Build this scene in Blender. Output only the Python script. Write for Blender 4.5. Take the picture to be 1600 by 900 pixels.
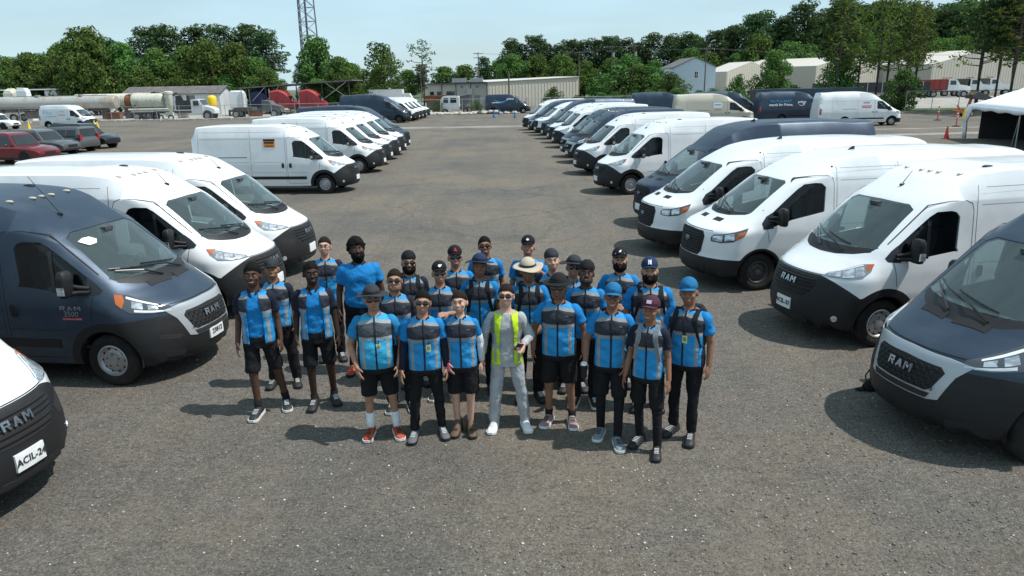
import bpy, bmesh, math, random
import numpy as np
from mathutils import Vector, Matrix

SC = bpy.context.scene
for _o in list(bpy.data.objects):
    bpy.data.objects.remove(_o)
COL = SC.collection
R = math.radians
rnd = random.Random(7)

# ------------------------------------------------------------------ camera
cam_d = bpy.data.cameras.new('camera')
cam = bpy.data.objects.new('camera', cam_d)
COL.objects.link(cam)
cam_d.sensor_width = 36.0
cam_d.lens = 36.0 * 1134.33 / 1600.0
cam_d.clip_start = 0.1
cam_d.clip_end = 3000.0
PITCH, ROLL, CAMH = 0.273785, -0.018608, 3.8117
_fw = Vector((0, math.cos(PITCH), -math.sin(PITCH)))
_rt = Vector((1, 0, 0))
_up = _rt.cross(_fw)
_r2 = _rt * math.cos(ROLL) + _up * math.sin(ROLL)
_u2 = -_rt * math.sin(ROLL) + _up * math.cos(ROLL)
_m = Matrix.Identity(4)
for _i in range(3):
    _m[_i][0] = _r2[_i]; _m[_i][1] = _u2[_i]; _m[_i][2] = -_fw[_i]
_m[2][3] = CAMH
cam.matrix_world = _m
SC.camera = cam

# ------------------------------------------------------------------ sky and sun
SUN_EL = R(60.0)
SUN_DIR = Vector((math.cos(SUN_EL) * 0.995, -math.cos(SUN_EL) * 0.08, math.sin(SUN_EL))).normalized()   # towards the sun
world = bpy.data.worlds.new('World')
SC.world = world
world.use_nodes = True
_nt = world.node_tree
_nt.nodes.clear()
_out = _nt.nodes.new('ShaderNodeOutputWorld')
_bg = _nt.nodes.new('ShaderNodeBackground')
_sky = _nt.nodes.new('ShaderNodeTexSky')
_sky.sky_type = 'NISHITA'
_sky.sun_disc = False
_sky.sun_elevation = SUN_EL
_sky.sun_rotation = math.atan2(SUN_DIR.x, SUN_DIR.y)
_sky.air_density = 1.0
_sky.dust_density = 0.6
_sky.ozone_density = 1.5
_bg.inputs['Strength'].default_value = 0.085
# thin high cloud veil over the whole sky
_tc = _nt.nodes.new('ShaderNodeTexCoord')
_mp = _nt.nodes.new('ShaderNodeMapping')
_mp.inputs['Scale'].default_value = (1.2, 1.2, 7.0)
_nz = _nt.nodes.new('ShaderNodeTexNoise')
_nz.inputs['Scale'].default_value = 2.2
_nz.inputs['Detail'].default_value = 5.0
_nz.inputs['Roughness'].default_value = 0.55
_rp = _nt.nodes.new('ShaderNodeMapRange')
_rp.inputs['From Min'].default_value = 0.35
_rp.inputs['From Max'].default_value = 0.75
_rp.inputs['To Min'].default_value = 0.50
_rp.inputs['To Max'].default_value = 0.88
_mx = _nt.nodes.new('ShaderNodeMixRGB')
_mx.inputs['Color2'].default_value = (6.5, 9.3, 10.7, 1)
_nt.links.new(_tc.outputs['Generated'], _mp.inputs['Vector'])
_nt.links.new(_mp.outputs['Vector'], _nz.inputs['Vector'])
_nt.links.new(_nz.outputs['Fac'], _rp.inputs['Value'])
_nt.links.new(_rp.outputs['Result'], _mx.inputs['Fac'])
_nt.links.new(_sky.outputs['Color'], _mx.inputs['Color1'])
_nt.links.new(_mx.outputs['Color'], _bg.inputs['Color'])
_nt.links.new(_bg.outputs['Background'], _out.inputs['Surface'])

sun_d = bpy.data.lights.new('sun', 'SUN')
sun = bpy.data.objects.new('sun', sun_d)
COL.objects.link(sun)
sun_d.energy = 4.2
sun_d.angle = R(0.6)
sun_d.color = (1.0, 0.965, 0.91)
sun.rotation_euler = SUN_DIR.to_track_quat('Z', 'Y').to_euler()
sun.location = (20, -5, 40)

vs = SC.view_settings
vs.view_transform = 'Standard'
vs.look = 'None'
vs.exposure = 0.24
vs.gamma = 1.0
vs.use_curve_mapping = False

# ------------------------------------------------------------------ helpers
def tag(o, label=None, cat=None, group=None, kind=None):
    if label: o['label'] = label
    if cat: o['category'] = cat
    if group: o['group'] = group
    if kind: o['kind'] = kind
    return o

def empty(name, loc=(0, 0, 0), rz=0.0, sc=1.0):
    o = bpy.data.objects.new(name, None)
    o.empty_display_size = 0.2
    COL.objects.link(o)
    o.location = loc
    o.rotation_euler = (0, 0, rz)
    o.scale = (sc, sc, sc)
    return o

def copy_tree(o, parent=None):
    c = o.copy()
    COL.objects.link(c)
    if parent is not None:
        c.parent = parent
    for ch in list(o.children):
        copy_tree(ch, c)
    return c

class MB:
    """collects shapes and links them as one mesh object"""
    def __init__(s):
        s.v = []; s.f = []; s.m = []; s.cur = 0
    def add(s, vs, fs):
        b = len(s.v)
        s.v.extend([tuple(map(float, p)) for p in vs])
        s.f.extend([tuple(int(i) + b for i in f) for f in fs])
        s.m.extend([s.cur] * len(fs))
        return s
    def box(s, c, d, rz=0.0, M=None):
        x, y, z = d[0] / 2, d[1] / 2, d[2] / 2
        ps = [Vector(p) for p in ((-x, -y, -z), (x, -y, -z), (x, y, -z), (-x, y, -z), (-x, -y, z), (x, -y, z), (x, y, z), (-x, y, z))]
        if M is not None: ps = [M @ p for p in ps]
        if rz:
            rm = Matrix.Rotation(rz, 3, 'Z'); ps = [rm @ p for p in ps]
        ps = [p + Vector(c) for p in ps]
        return s.add(ps, [(0, 3, 2, 1), (4, 5, 6, 7), (0, 1, 5, 4), (1, 2, 6, 5), (2, 3, 7, 6), (3, 0, 4, 7)])
    def cone(s, p0, p1, r0, r1, n=10, caps=True):
        p0 = Vector(p0); p1 = Vector(p1); d = (p1 - p0)
        if d.length < 1e-9: return s
        q = d.to_track_quat('Z', 'Y')
        vs = []
        for p, r in ((p0, r0), (p1, r1)):
            for i in range(n):
                a = 2 * math.pi * i / n
                vs.append(p + q @ Vector((math.cos(a) * r, math.sin(a) * r, 0)))
        fs = [(i, (i + 1) % n, n + (i + 1) % n, n + i) for i in range(n)]
        if caps:
            fs.append(tuple(reversed(range(n)))); fs.append(tuple(range(n, 2 * n)))
        return s.add(vs, fs)
    def bar(s, p0, p1, w, h=None):
        h = w if h is None else h
        p0 = Vector(p0); p1 = Vector(p1); d = p1 - p0
        q = d.to_track_quat('Z', 'Y')
        vs = [p + q @ Vector((a * w / 2, b * h / 2, 0)) for p in (p0, p1) for a, b in ((-1, -1), (1, -1), (1, 1), (-1, 1))]
        return s.add(vs, [(0, 1, 5, 4), (1, 2, 6, 5), (2, 3, 7, 6), (3, 0, 4, 7), (3, 2, 1, 0), (4, 5, 6, 7)])
    def tube(s, pts, r, n=6):
        pts = [Vector(p) for p in pts]
        rs = r if isinstance(r, (list, tuple)) else [r] * len(pts)
        vs = []; fs = []
        for k, p in enumerate(pts):
            t = (pts[min(k + 1, len(pts) - 1)] - pts[max(k - 1, 0)])
            q = t.to_track_quat('Z', 'Y')
            for i in range(n):
                a = 2 * math.pi * i / n
                vs.append(p + q @ Vector((math.cos(a) * rs[k], math.sin(a) * rs[k], 0)))
        for k in range(len(pts) - 1):
            for i in range(n):
                fs.append((k * n + i, k * n + (i + 1) % n, (k + 1) * n + (i + 1) % n, (k + 1) * n + i))
        fs.append(tuple(reversed(range(n)))); fs.append(tuple(range((len(pts) - 1) * n, len(pts) * n)))
        return s.add(vs, fs)
    def ell(s, c, r, nu=14, nv=9, M=None):
        vs = []; fs = []
        c = Vector(c)
        for j in range(nv + 1):
            t = math.pi * j / nv
            for i in range(nu):
                a = 2 * math.pi * i / nu
                p = Vector((r[0] * math.sin(t) * math.cos(a), r[1] * math.sin(t) * math.sin(a), r[2] * math.cos(t)))
                if M is not None: p = M @ p
                vs.append(c + p)
        for j in range(nv):
            for i in range(nu):
                a, b = j * nu + i, j * nu + (i + 1) % nu
                if j == 0: fs.append((a, a + nu, b + nu))
                elif j == nv - 1: fs.append((a, a + nu, b))
                else: fs.append((a, a + nu, b + nu, b))
        return s.add(vs, fs)
    def lathe(s, prof, c=(0, 0, 0), n=20, axis='Z', M=None, sx=1.0, sy=1.0):
        """prof: (radius, height) list, open ended"""
        vs = []; fs = []; c = Vector(c)
        for r, h in prof:
            for i in range(n):
                a = 2 * math.pi * i / n
                x, y = r * math.cos(a) * sx, r * math.sin(a) * sy
                p = Vector((x, y, h)) if axis == 'Z' else (Vector((x, h, y)) if axis == 'Y' else Vector((h, x, y)))
                if M is not None: p = M @ p
                vs.append(c + p)
        for k in range(len(prof) - 1):
            for i in range(n):
                a, b = k * n + i, k * n + (i + 1) % n
                f = (a, b, b + n, a + n)
                fs.append(f if axis != 'Y' else tuple(reversed(f)))
        return s.add(vs, fs)
    def loft(s, rings, caps=True):
        n = len(rings[0]); vs = [p for r in rings for p in r]; fs = []
        for k in range(len(rings) - 1):
            for i in range(n):
                a, b = k * n + i, k * n + (i + 1) % n
                fs.append((a, b, b + n, a + n))
        if caps:
            fs.append(tuple(reversed(range(n)))); fs.append(tuple(range((len(rings) - 1) * n, len(rings) * n)))
        return s.add(vs, fs)
    def prism(s, poly, h0, h1, axis='Z'):
        """extrude a 2-D polygon; axis Z: (x,y), Y: (x,z), X: (y,z)"""
        def P(a, b, h): return (a, b, h) if axis == 'Z' else ((a, h, b) if axis == 'Y' else (h, a, b))
        n = len(poly)
        vs = [P(a, b, h0) for a, b in poly] + [P(a, b, h1) for a, b in poly]
        fs = [(i, (i + 1) % n, n + (i + 1) % n, n + i) for i in range(n)]
        fs += [tuple(reversed(range(n))), tuple(range(n, 2 * n))]
        return s.add(vs, fs)
    def mesh(s, name, mats, smooth=False, angle=None, recalc=True):
        me = bpy.data.meshes.new(name)
        me.from_pydata(s.v, [], s.f)
        if not isinstance(mats, (list, tuple)): mats = [mats]
        for m in mats: me.materials.append(m)
        if any(s.m): me.polygons.foreach_set('material_index', s.m)
        if recalc:
            bm = bmesh.new(); bm.from_mesh(me)
            bmesh.ops.recalc_face_normals(bm, faces=bm.faces)
            bm.to_mesh(me); bm.free()
        if smooth:
            me.polygons.foreach_set('use_smooth', [True] * len(me.polygons))
            if angle: me.set_sharp_from_angle(angle=R(angle))
        me.update()
        return me
    def build(s, name, mats, parent=None, smooth=False, angle=None, recalc=True):
        o = bpy.data.objects.new(name, s.mesh(name, mats, smooth, angle, recalc))
        COL.objects.link(o)
        if parent is not None: o.parent = parent
        return o

def obj(name, me, parent=None):
    o = bpy.data.objects.new(name, me)
    COL.objects.link(o)
    if parent is not None: o.parent = parent
    return o

# ------------------------------------------------------------------ materials
MATS = {}
def mat(name, col, rough=0.6, metal=0.0, spec=0.5, coat=0.0, var=0.0, vscale=3.0, bump=0.0, bscale=40.0, dirt=None, dscale=1.5, damt=0.5, coord='Object', alpha=None):
    if name in MATS: return MATS[name]
    m = bpy.data.materials.new(name)
    m.use_nodes = True
    nt = m.node_tree
    b = nt.nodes['Principled BSDF']
    b.inputs['Base Color'].default_value = (*col, 1)
    b.inputs['Roughness'].default_value = rough
    b.inputs['Metallic'].default_value = metal
    b.inputs['Specular IOR Level'].default_value = spec
    b.inputs['Coat Weight'].default_value = coat
    tc = None
    def coords():
        nonlocal tc
        if tc is None: tc = nt.nodes.new('ShaderNodeTexCoord')
        return tc.outputs[coord]
    cur = None
    if var:
        n = nt.nodes.new('ShaderNodeTexNoise'); n.inputs['Scale'].default_value = vscale; n.inputs['Detail'].default_value = 4
        nt.links.new(coords(), n.inputs['Vector'])
        r = nt.nodes.new('ShaderNodeMapRange'); r.inputs['From Min'].default_value = 0.3; r.inputs['From Max'].default_value = 0.7
        r.inputs['To Min'].default_value = 1 - var; r.inputs['To Max'].default_value = 1 + var
        nt.links.new(n.outputs['Fac'], r.inputs['Value'])
        mu = nt.nodes.new('ShaderNodeMixRGB'); mu.blend_type = 'MULTIPLY'; mu.inputs['Fac'].default_value = 1
        mu.inputs['Color1'].default_value = (*col, 1)
        nt.links.new(r.outputs['Result'], mu.inputs['Color2'])
        cur = mu.outputs['Color']
    if dirt:
        n = nt.nodes.new('ShaderNodeTexNoise'); n.inputs['Scale'].default_value = dscale; n.inputs['Detail'].default_value = 6; n.inputs['Roughness'].default_value = 0.65
        nt.links.new(coords(), n.inputs['Vector'])
        r = nt.nodes.new('ShaderNodeMapRange'); r.inputs['From Min'].default_value = 0.48; r.inputs['From Max'].default_value = 0.68
        r.inputs['To Max'].default_value = damt
        nt.links.new(n.outputs['Fac'], r.inputs['Value'])
        mu = nt.nodes.new('ShaderNodeMixRGB')
        if cur is not None: nt.links.new(cur, mu.inputs['Color1'])
        else: mu.inputs['Color1'].default_value = (*col, 1)
        mu.inputs['Color2'].default_value = (*dirt, 1)
        nt.links.new(r.outputs['Result'], mu.inputs['Fac'])
        cur = mu.outputs['Color']
    if cur is not None: nt.links.new(cur, b.inputs['Base Color'])
    if bump:
        n = nt.nodes.new('ShaderNodeTexNoise'); n.inputs['Scale'].default_value = bscale; n.inputs['Detail'].default_value = 3
        nt.links.new(coords(), n.inputs['Vector'])
        bp = nt.nodes.new('ShaderNodeBump'); bp.inputs['Strength'].default_value = bump; bp.inputs['Distance'].default_value = 0.02
        nt.links.new(n.outputs['Fac'], bp.inputs['Height'])
        nt.links.new(bp.outputs['Normal'], b.inputs['Normal'])
    MATS[name] = m
    return m

def node(m, t): return m.node_tree.nodes.new(t)
def link(m, a, b): m.node_tree.links.new(a, b)

# ------------------------------------------------------------------ ground
def ground_material():
    m = bpy.data.materials.new('dark_gravel_lot'); m.use_nodes = True
    b = m.node_tree.nodes['Principled BSDF']
    b.inputs['Roughness'].default_value = 0.9
    b.inputs['Specular IOR Level'].default_value = 0.25
    tc = node(m, 'ShaderNodeTexCoord')
    def noise(scale, det=4, rough=0.6, vec=None):
        n = node(m, 'ShaderNodeTexNoise'); n.inputs['Scale'].default_value = scale; n.inputs['Detail'].default_value = det
        n.inputs['Roughness'].default_value = rough
        link(m, vec if vec is not None else tc.outputs['Object'], n.inputs['Vector']); return n.outputs['Fac']
    def mr(v, a, bb, c=0.0, d=1.0):
        r = node(m, 'ShaderNodeMapRange'); r.inputs['From Min'].default_value = a; r.inputs['From Max'].default_value = bb
        r.inputs['To Min'].default_value = c; r.inputs['To Max'].default_value = d
        link(m, v, r.inputs['Value']); return r.outputs['Result']
    def mix(f, a, bb, bl='MIX'):
        x = node(m, 'ShaderNodeMixRGB'); x.blend_type = bl
        if hasattr(f, 'links'): link(m, f, x.inputs['Fac'])
        else: x.inputs['Fac'].default_value = f
        for k, s in ((a, 'Color1'), (bb, 'Color2')):
            if isinstance(k, tuple): x.inputs[s].default_value = (*k, 1)
            else: link(m, k, x.inputs[s])
        return x.outputs['Color']
    fine = noise(55, 5, 0.75)
    c = mix(mr(fine, 0.30, 0.70), (0.036, 0.035, 0.033), (0.225, 0.212, 0.194))
    dust = noise(0.22, 6, 0.6)
    c = mix(mr(dust, 0.40, 0.64, 0.0, 0.66), c, (0.205, 0.172, 0.130))
    c = mix(mr(noise(1.1, 5, 0.7), 0.50, 0.70, 0.0, 0.40), c, (0.150, 0.120, 0.085))
    c = mix(mr(noise(3.2, 5, 0.7), 0.52, 0.72, 0.0, 0.35), c, (0.042, 0.041, 0.042))
    dark = noise(0.5, 5, 0.6)
    c = mix(mr(dark, 0.50, 0.72, 0.0, 0.25), c, (0.050, 0.050, 0.052))
    # single stones of several sizes, some of them pale
    for sc, lo, amt, col in ((70, 0.13, 1.0, (0.34, 0.33, 0.31)), (38, 0.035, 1.0, (0.38, 0.37, 0.35)), (110, 0.20, 0.8, (0.28, 0.27, 0.26)), (62, 0.22, 0.9, (0.022, 0.022, 0.022))):
        v = node(m, 'ShaderNodeTexVoronoi'); v.inputs['Scale'].default_value = sc
        link(m, tc.outputs['Object'], v.inputs['Vector'])
        sepc = node(m, 'ShaderNodeSeparateColor'); link(m, v.outputs['Color'], sepc.inputs['Color'])
        pick = mr(sepc.outputs['Red'], lo, lo - 0.02)
        near = mr(v.outputs['Distance'], 0.42, 0.30)
        mul = node(m, 'ShaderNodeMath'); mul.operation = 'MULTIPLY'; link(m, pick, mul.inputs[0]); link(m, near, mul.inputs[1])
        mu2 = node(m, 'ShaderNodeMath'); mu2.operation = 'MULTIPLY'; link(m, mul.outputs[0], mu2.inputs[0]); mu2.inputs[1].default_value = amt
        c = mix(mu2.outputs[0], c, col)
    # faint tyre tracks: wavy stretched noise along the aisle
    mp = node(m, 'ShaderNodeMapping'); mp.inputs['Scale'].default_value = (1.1, 0.07, 1); mp.inputs['Rotation'].default_value = (0, 0, R(-4))
    link(m, tc.outputs['Object'], mp.inputs['Vector'])
    tr = noise(1.0, 5, 0.6, mp.outputs['Vector'])
    c = mix(mr(tr, 0.50, 0.68, 0.0, 0.22), c, (0.050, 0.049, 0.048))
    c = mix(mr(tr, 0.48, 0.32, 0.0, 0.25), c, (0.190, 0.165, 0.135))
    for sc_, am_ in ((5.0, .16), (14.0, .24), (31.0, .42)):
        gr = noise(sc_, 2, 0.6)
        c = mix(mr(gr, 0.52, 0.66, 0.0, am_), c, (0.030, 0.0295, 0.029))
        c = mix(mr(gr, 0.46, 0.33, 0.0, am_ * .8), c, (0.260, 0.238, 0.208))
    wn = node(m, 'ShaderNodeTexNoise'); wn.inputs['Scale'].default_value = 0.30; link(m, tc.outputs['Object'], wn.inputs['Vector'])
    wv = node(m, 'ShaderNodeVectorMath'); wv.operation = 'MULTIPLY_ADD'; wv.inputs[1].default_value = (5.0, 5.0, 0.0); link(m, wn.outputs['Color'], wv.inputs[0]); link(m, tc.outputs['Object'], wv.inputs[2])
    wz = node(m, 'ShaderNodeVectorMath'); wz.operation = 'SUBTRACT'; wz.inputs[1].default_value = (2.5, 2.5, 0.0); link(m, wv.outputs[0], wz.inputs[0])
    WARP = wz.outputs[0]
    for cx, cy, rr, ww in ((-0.7, 24.0, 3.1, 0.16), (-1.6, 26.0, 3.6, 0.14), (1.3, 22.0, 4.2, 0.15), (-0.2, 30.5, 3.4, 0.16), (-1.0, 20.5, 2.6, 0.14), (0.6, 27.5, 2.2, 0.13)):
        vm = node(m, 'ShaderNodeVectorMath'); vm.operation = 'DISTANCE'
        link(m, WARP, vm.inputs[0]); vm.inputs[1].default_value = (cx, cy, 0)
        sb = node(m, 'ShaderNodeMath'); sb.operation = 'SUBTRACT'; link(m, vm.outputs['Value'], sb.inputs[0]); sb.inputs[1].default_value = rr
        ab = node(m, 'ShaderNodeMath'); ab.operation = 'ABSOLUTE'; link(m, sb.outputs[0], ab.inputs[0])
        ring = mr(ab.outputs[0], ww, ww * 0.3, 0.0, 0.30)
        brk = mr(noise(0.35, 3), 0.42, 0.58)
        mm = node(m, 'ShaderNodeMath'); mm.operation = 'MULTIPLY'; link(m, ring, mm.inputs[0]); link(m, brk, mm.inputs[1])
        c = mix(mm.outputs[0], c, (0.048, 0.047, 0.047))
    big = noise(0.16, 5, 0.62)
    c = mix(mr(big, 0.44, 0.62, 0.0, 0.85), c, (1.06, 1.01, 0.94), 'MULTIPLY')
    c = mix(mr(big, 0.52, 0.36, 0.0, 0.85), c, (0.78, 0.785, 0.80), 'MULTIPLY')
    c = mix(1.0, c, (0.94, 0.925, 0.905), 'MULTIPLY')
    link(m, c, b.inputs['Base Color'])
    bp = node(m, 'ShaderNodeBump'); bp.inputs['Strength'].default_value = 0.9; bp.inputs['Distance'].default_value = 0.02
    link(m, noise(38, 6, 0.8), bp.inputs['Height']); link(m, bp.outputs['Normal'], b.inputs['Normal'])
    return m
M_GROUND = ground_material()
g = MB()
g.add([(-900, -60, 0), (900, -60, 0), (900, 1500, 0), (-900, 1500, 0)], [(0, 1, 2, 3)])
tag(g.build('ground', M_GROUND), kind='structure')

# loose stones lying on the near part of the lot
def scatter_stones(n, sizes, col, seed, name):
    nr = np.random.default_rng(seed)
    y = 2.6 + 20.0 * nr.random(n) ** 1.7; x = nr.uniform(-1, 1, n) * (2.2 + y * .72)
    keep = np.sin(x * 1.3 + seed) * np.cos(y * .9) + np.sin(x * .41 - y * .63 + seed) + nr.normal(0, .7, n) > -.15
    x, y = x[keep], y[keep]; n = len(x)
    sz = sizes[0] + (sizes[1] - sizes[0]) * nr.random(n) ** 3.0
    base = np.array([(1, 0, 0), (0, 1, 0), (-1, 0, 0), (0, -1, 0), (0, 0, 1), (0, 0, -.4)], float)
    V = base[None] * (sz[:, None, None] * nr.uniform(.6, 1.3, (n, 6, 1))) * np.array([1, 1, .62]); a = nr.uniform(0, 6.28, n); ca, sa = np.cos(a)[:, None], np.sin(a)[:, None]
    P = np.stack([V[..., 0] * ca - V[..., 1] * sa + x[:, None], V[..., 0] * sa + V[..., 1] * ca + y[:, None], V[..., 2] + (sz * .22)[:, None]], -1).reshape(-1, 3)
    F = np.array([(0, 1, 4), (1, 2, 4), (2, 3, 4), (3, 0, 4), (1, 0, 5), (2, 1, 5), (3, 2, 5), (0, 3, 5)])
    F = (F[None] + (np.arange(n) * 6)[:, None, None]).reshape(-1, 3)
    me = bpy.data.meshes.new(name); me.vertices.add(len(P)); me.vertices.foreach_set('co', P.ravel()); me.loops.add(F.size); me.loops.foreach_set('vertex_index', F.ravel().astype(np.int32))
    me.polygons.add(len(F)); me.polygons.foreach_set('loop_start', np.arange(0, F.size, 3, dtype=np.int32)); me.polygons.foreach_set('loop_total', np.full(len(F), 3, dtype=np.int32)); me.update(calc_edges=True)
    me.materials.append(col)
    tag(obj(name, me), 'loose ' + name.replace('_', ' ') + ' scattered over the dark lot', 'gravel', kind='stuff')
scatter_stones(26000, (.006, .020), mat('grey_stone', (.15, .145, .14), rough=.95, var=.5, vscale=30), 3, 'grey_gravel')
scatter_stones(7000, (.005, .018), mat('pale_stone', (.50, .49, .47), rough=.95, var=.4, vscale=30), 5, 'pale_gravel')

# shapes shared by several builders
def noise3(p, s=1.0, seed=0):
    return (math.sin(p[0] * 1.7 * s + seed) * math.cos(p[1] * 2.3 * s + seed * 1.3) + math.sin(p[2] * 2.1 * s + seed * .7) * math.cos(p[0] * 1.1 * s - p[1] * 1.9 * s)) * .5

def text_mesh(txt, size, extrude=0.002, bold=0.0, shear=0.0):
    cu = bpy.data.curves.new('lettering', 'FONT')
    cu.body = txt; cu.size = size; cu.extrude = extrude; cu.offset = bold; cu.shear = shear
    cu.align_x = 'CENTER'; cu.align_y = 'CENTER'; cu.resolution_u = 2
    o = bpy.data.objects.new('tmp', cu); COL.objects.link(o)
    me = bpy.data.meshes.new_from_object(o.evaluated_get(bpy.context.evaluated_depsgraph_get()))
    bpy.data.objects.remove(o); bpy.data.curves.remove(cu)
    return me

def lettering(name, txt, size, m, parent, M, extrude=0.002, bold=0.0, shear=0.0):
    """flat lettering placed by the matrix M in the parent's space"""
    me = text_mesh(txt, size, extrude, bold, shear)
    me.transform(M)
    me.materials.clear(); me.materials.append(m)
    return obj(name, me, parent)
# ------------------------------------------------------------------ vans
WHITE = mat('white_van_paint', (0.74, 0.755, 0.77), rough=0.28, coat=0.4, var=0.03, vscale=1.2, dirt=(0.55, 0.54, 0.52), dscale=1.6, damt=0.35)
NAVY = mat('dark_blue_grey_van_paint', (0.034, 0.053, 0.082), rough=0.42, metal=0.5, coat=0.12, dirt=(0.10, 0.125, 0.16), dscale=1.1, damt=0.35)
TAN = mat('beige_van_paint', (0.50, 0.46, 0.37), rough=0.35, coat=0.3)
BLACKP = mat('black_moulded_plastic', (0.014, 0.0145, 0.016), rough=0.5, spec=0.32, dirt=(0.035, 0.033, 0.031), dscale=2.5, damt=0.3, bump=0.15, bscale=300)
SHADOWM = mat('panel_gap_black', (0.012, 0.012, 0.013), rough=0.8)
CREASE = mat('panel_crease_grey', (0.33, 0.35, 0.37), rough=0.5)  # grey stands in for the shade along pressed panel creases
GLOSSB = mat('gloss_black_plastic', (0.012, 0.012, 0.014), rough=0.25)
SILVER = mat('silver_grille_plastic', (0.42, 0.44, 0.46), rough=0.35, metal=0.35)
CHROME = mat('bright_metal_lettering', (0.40, 0.41, 0.43), rough=0.25, metal=0.9)
RUBBER = mat('tyre_rubber', (0.015, 0.0145, 0.014), rough=0.9, spec=0.25, dirt=(0.055, 0.05, 0.043), dscale=3, damt=0.45)
STEEL = mat('steel_wheel', (0.40, 0.40, 0.41), rough=0.42, metal=0.6, dirt=(0.20, 0.17, 0.14), dscale=6, damt=0.4)
DARKRIM = mat('dark_steel_wheel', (0.05, 0.05, 0.052), rough=0.5, metal=0.3)
AMBER = mat('amber_lens', (0.40, 0.10, 0.018), rough=0.2, coat=0.5)
REDLENS = mat('red_lens', (0.35, 0.015, 0.02), rough=0.2, coat=0.5)
PLATEW = mat('number_plate_white', (0.72, 0.73, 0.72), rough=0.4)
PLATEK = mat('number_plate_ink', (0.03, 0.035, 0.05), rough=0.5)
CABIN = mat('cabin_trim_grey', (0.050, 0.052, 0.056), rough=0.8)
SEATM = mat('seat_cloth', (0.035, 0.035, 0.038), rough=0.9)
BEIGEIN = mat('cabin_lining', (0.22, 0.225, 0.22), rough=0.9)
MARKER = mat('roof_marker_lens', (0.50, 0.44, 0.34), rough=0.25, coat=0.4)
def lamp_material():
    m = mat('clear_lamp_lens', (0.55, 0.57, 0.60), rough=0.15, metal=0.6, coat=1.0)
    b = m.node_tree.nodes['Principled BSDF']
    tc = node(m, 'ShaderNodeTexCoord'); v = node(m, 'ShaderNodeTexNoise'); v.inputs['Scale'].default_value = 9; v.inputs['Detail'].default_value = 2
    mp = node(m, 'ShaderNodeMapping'); mp.inputs['Scale'].default_value = (.7, 1, 1.9)
    link(m, tc.outputs['Object'], mp.inputs['Vector']); link(m, mp.outputs['Vector'], v.inputs['Vector'])
    r = node(m, 'ShaderNodeValToRGB'); link(m, v.outputs['Fac'], r.inputs['Fac'])
    r.color_ramp.elements[0].position = .38; r.color_ramp.elements[0].color = (.34, .36, .38, 1)
    r.color_ramp.elements[1].position = .56; r.color_ramp.elements[1].color = (.66, .69, .72, 1)
    link(m, r.outputs['Color'], b.inputs['Base Color'])
    return m
LENSW = lamp_material()
LAMPD = mat('smoked_lamp_housing', (.045, .05, .056), rough=.12, spec=.6, coat=1.0)
LAMPG = mat('grey_lamp_housing', (.22, .235, .25), rough=.15, metal=.3, coat=1.0)
LAMPW = mat('white_lamp_strip', (.72, .75, .78), rough=.2, coat=.8)
STICKER = mat('white_sticker', (0.78, 0.80, 0.80), rough=0.5)

def two_sided(m, inner):
    """painted skin whose inside face is trim"""
    nt = m.node_tree
    b = nt.nodes['Principled BSDF']
    geo = nt.nodes.new('ShaderNodeNewGeometry')
    d = nt.nodes.new('ShaderNodeBsdfDiffuse'); d.inputs['Color'].default_value = (*inner, 1)
    mx = nt.nodes.new('ShaderNodeMixShader')
    nt.links.new(geo.outputs['Backfacing'], mx.inputs['Fac'])
    nt.links.new(b.outputs['BSDF'], mx.inputs[1]); nt.links.new(d.outputs['BSDF'], mx.inputs[2])
    nt.links.new(mx.outputs['Shader'], nt.nodes['Material Output'].inputs['Surface'])
for _x in (WHITE, NAVY, TAN): two_sided(_x, (0.12, 0.12, 0.125))

def glass_mat(name, tint, refl=1.0, dust=0.0, dustcol=(0.4, 0.45, 0.45)):
    m = bpy.data.materials.new(name); m.use_nodes = True
    nt = m.node_tree; nt.nodes.clear()
    o = nt.nodes.new('ShaderNodeOutputMaterial')
    t = nt.nodes.new('ShaderNodeBsdfTransparent'); t.inputs['Color'].default_value = (*tint, 1)
    gl = nt.nodes.new('ShaderNodeBsdfGlossy'); gl.inputs['Roughness'].default_value = 0.03
    gl.inputs['Color'].default_value = (refl, refl, refl, 1)
    lw = nt.nodes.new('ShaderNodeLayerWeight'); lw.inputs['Blend'].default_value = 0.5
    pw = nt.nodes.new('ShaderNodeMath'); pw.operation = 'POWER'; pw.inputs[1].default_value = 4.5
    nt.links.new(lw.outputs['Facing'], pw.inputs[0])
    fr = nt.nodes.new('ShaderNodeMath'); fr.operation = 'MULTIPLY_ADD'; fr.inputs[1].default_value = 0.92; fr.inputs[2].default_value = 0.06
    nt.links.new(pw.outputs[0], fr.inputs[0])
    mx = nt.nodes.new('ShaderNodeMixShader')
    d = nt.nodes.new('ShaderNodeBsdfDiffuse'); d.inputs['Color'].default_value = (*dustcol, 1)
    md = nt.nodes.new('ShaderNodeMixShader'); md.inputs['Fac'].default_value = dust
    nt.links.new(t.outputs[0], md.inputs[1]); nt.links.new(d.outputs[0], md.inputs[2])
    nt.links.new(fr.outputs[0], mx.inputs[0]); nt.links.new(md.outputs[0], mx.inputs[1]); nt.links.new(gl.outputs[0], mx.inputs[2])
    nt.links.new(mx.outputs[0], o.inputs['Surface'])
    return m
WSGLASS = glass_mat('windscreen_glass', (0.62, 0.76, 0.74), dust=0.11, dustcol=(0.34, 0.46, 0.46))  # teal film: dust plus sky reflection painted into the glass colour
SIDEGLASS = glass_mat('dark_side_glass', (0.42, 0.46, 0.46), refl=0.6, dust=0.0)

def pl(x, xs, ys): return np.interp(x, xs, ys)
def sstep(t): t = np.clip(t, 0, 1); return t * t * (3 - 2 * t)
def smax(a, b, k):
    h = np.maximum(k - np.abs(a - b), 0) / k
    return np.maximum(a, b) + h * h * k * 0.25

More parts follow.
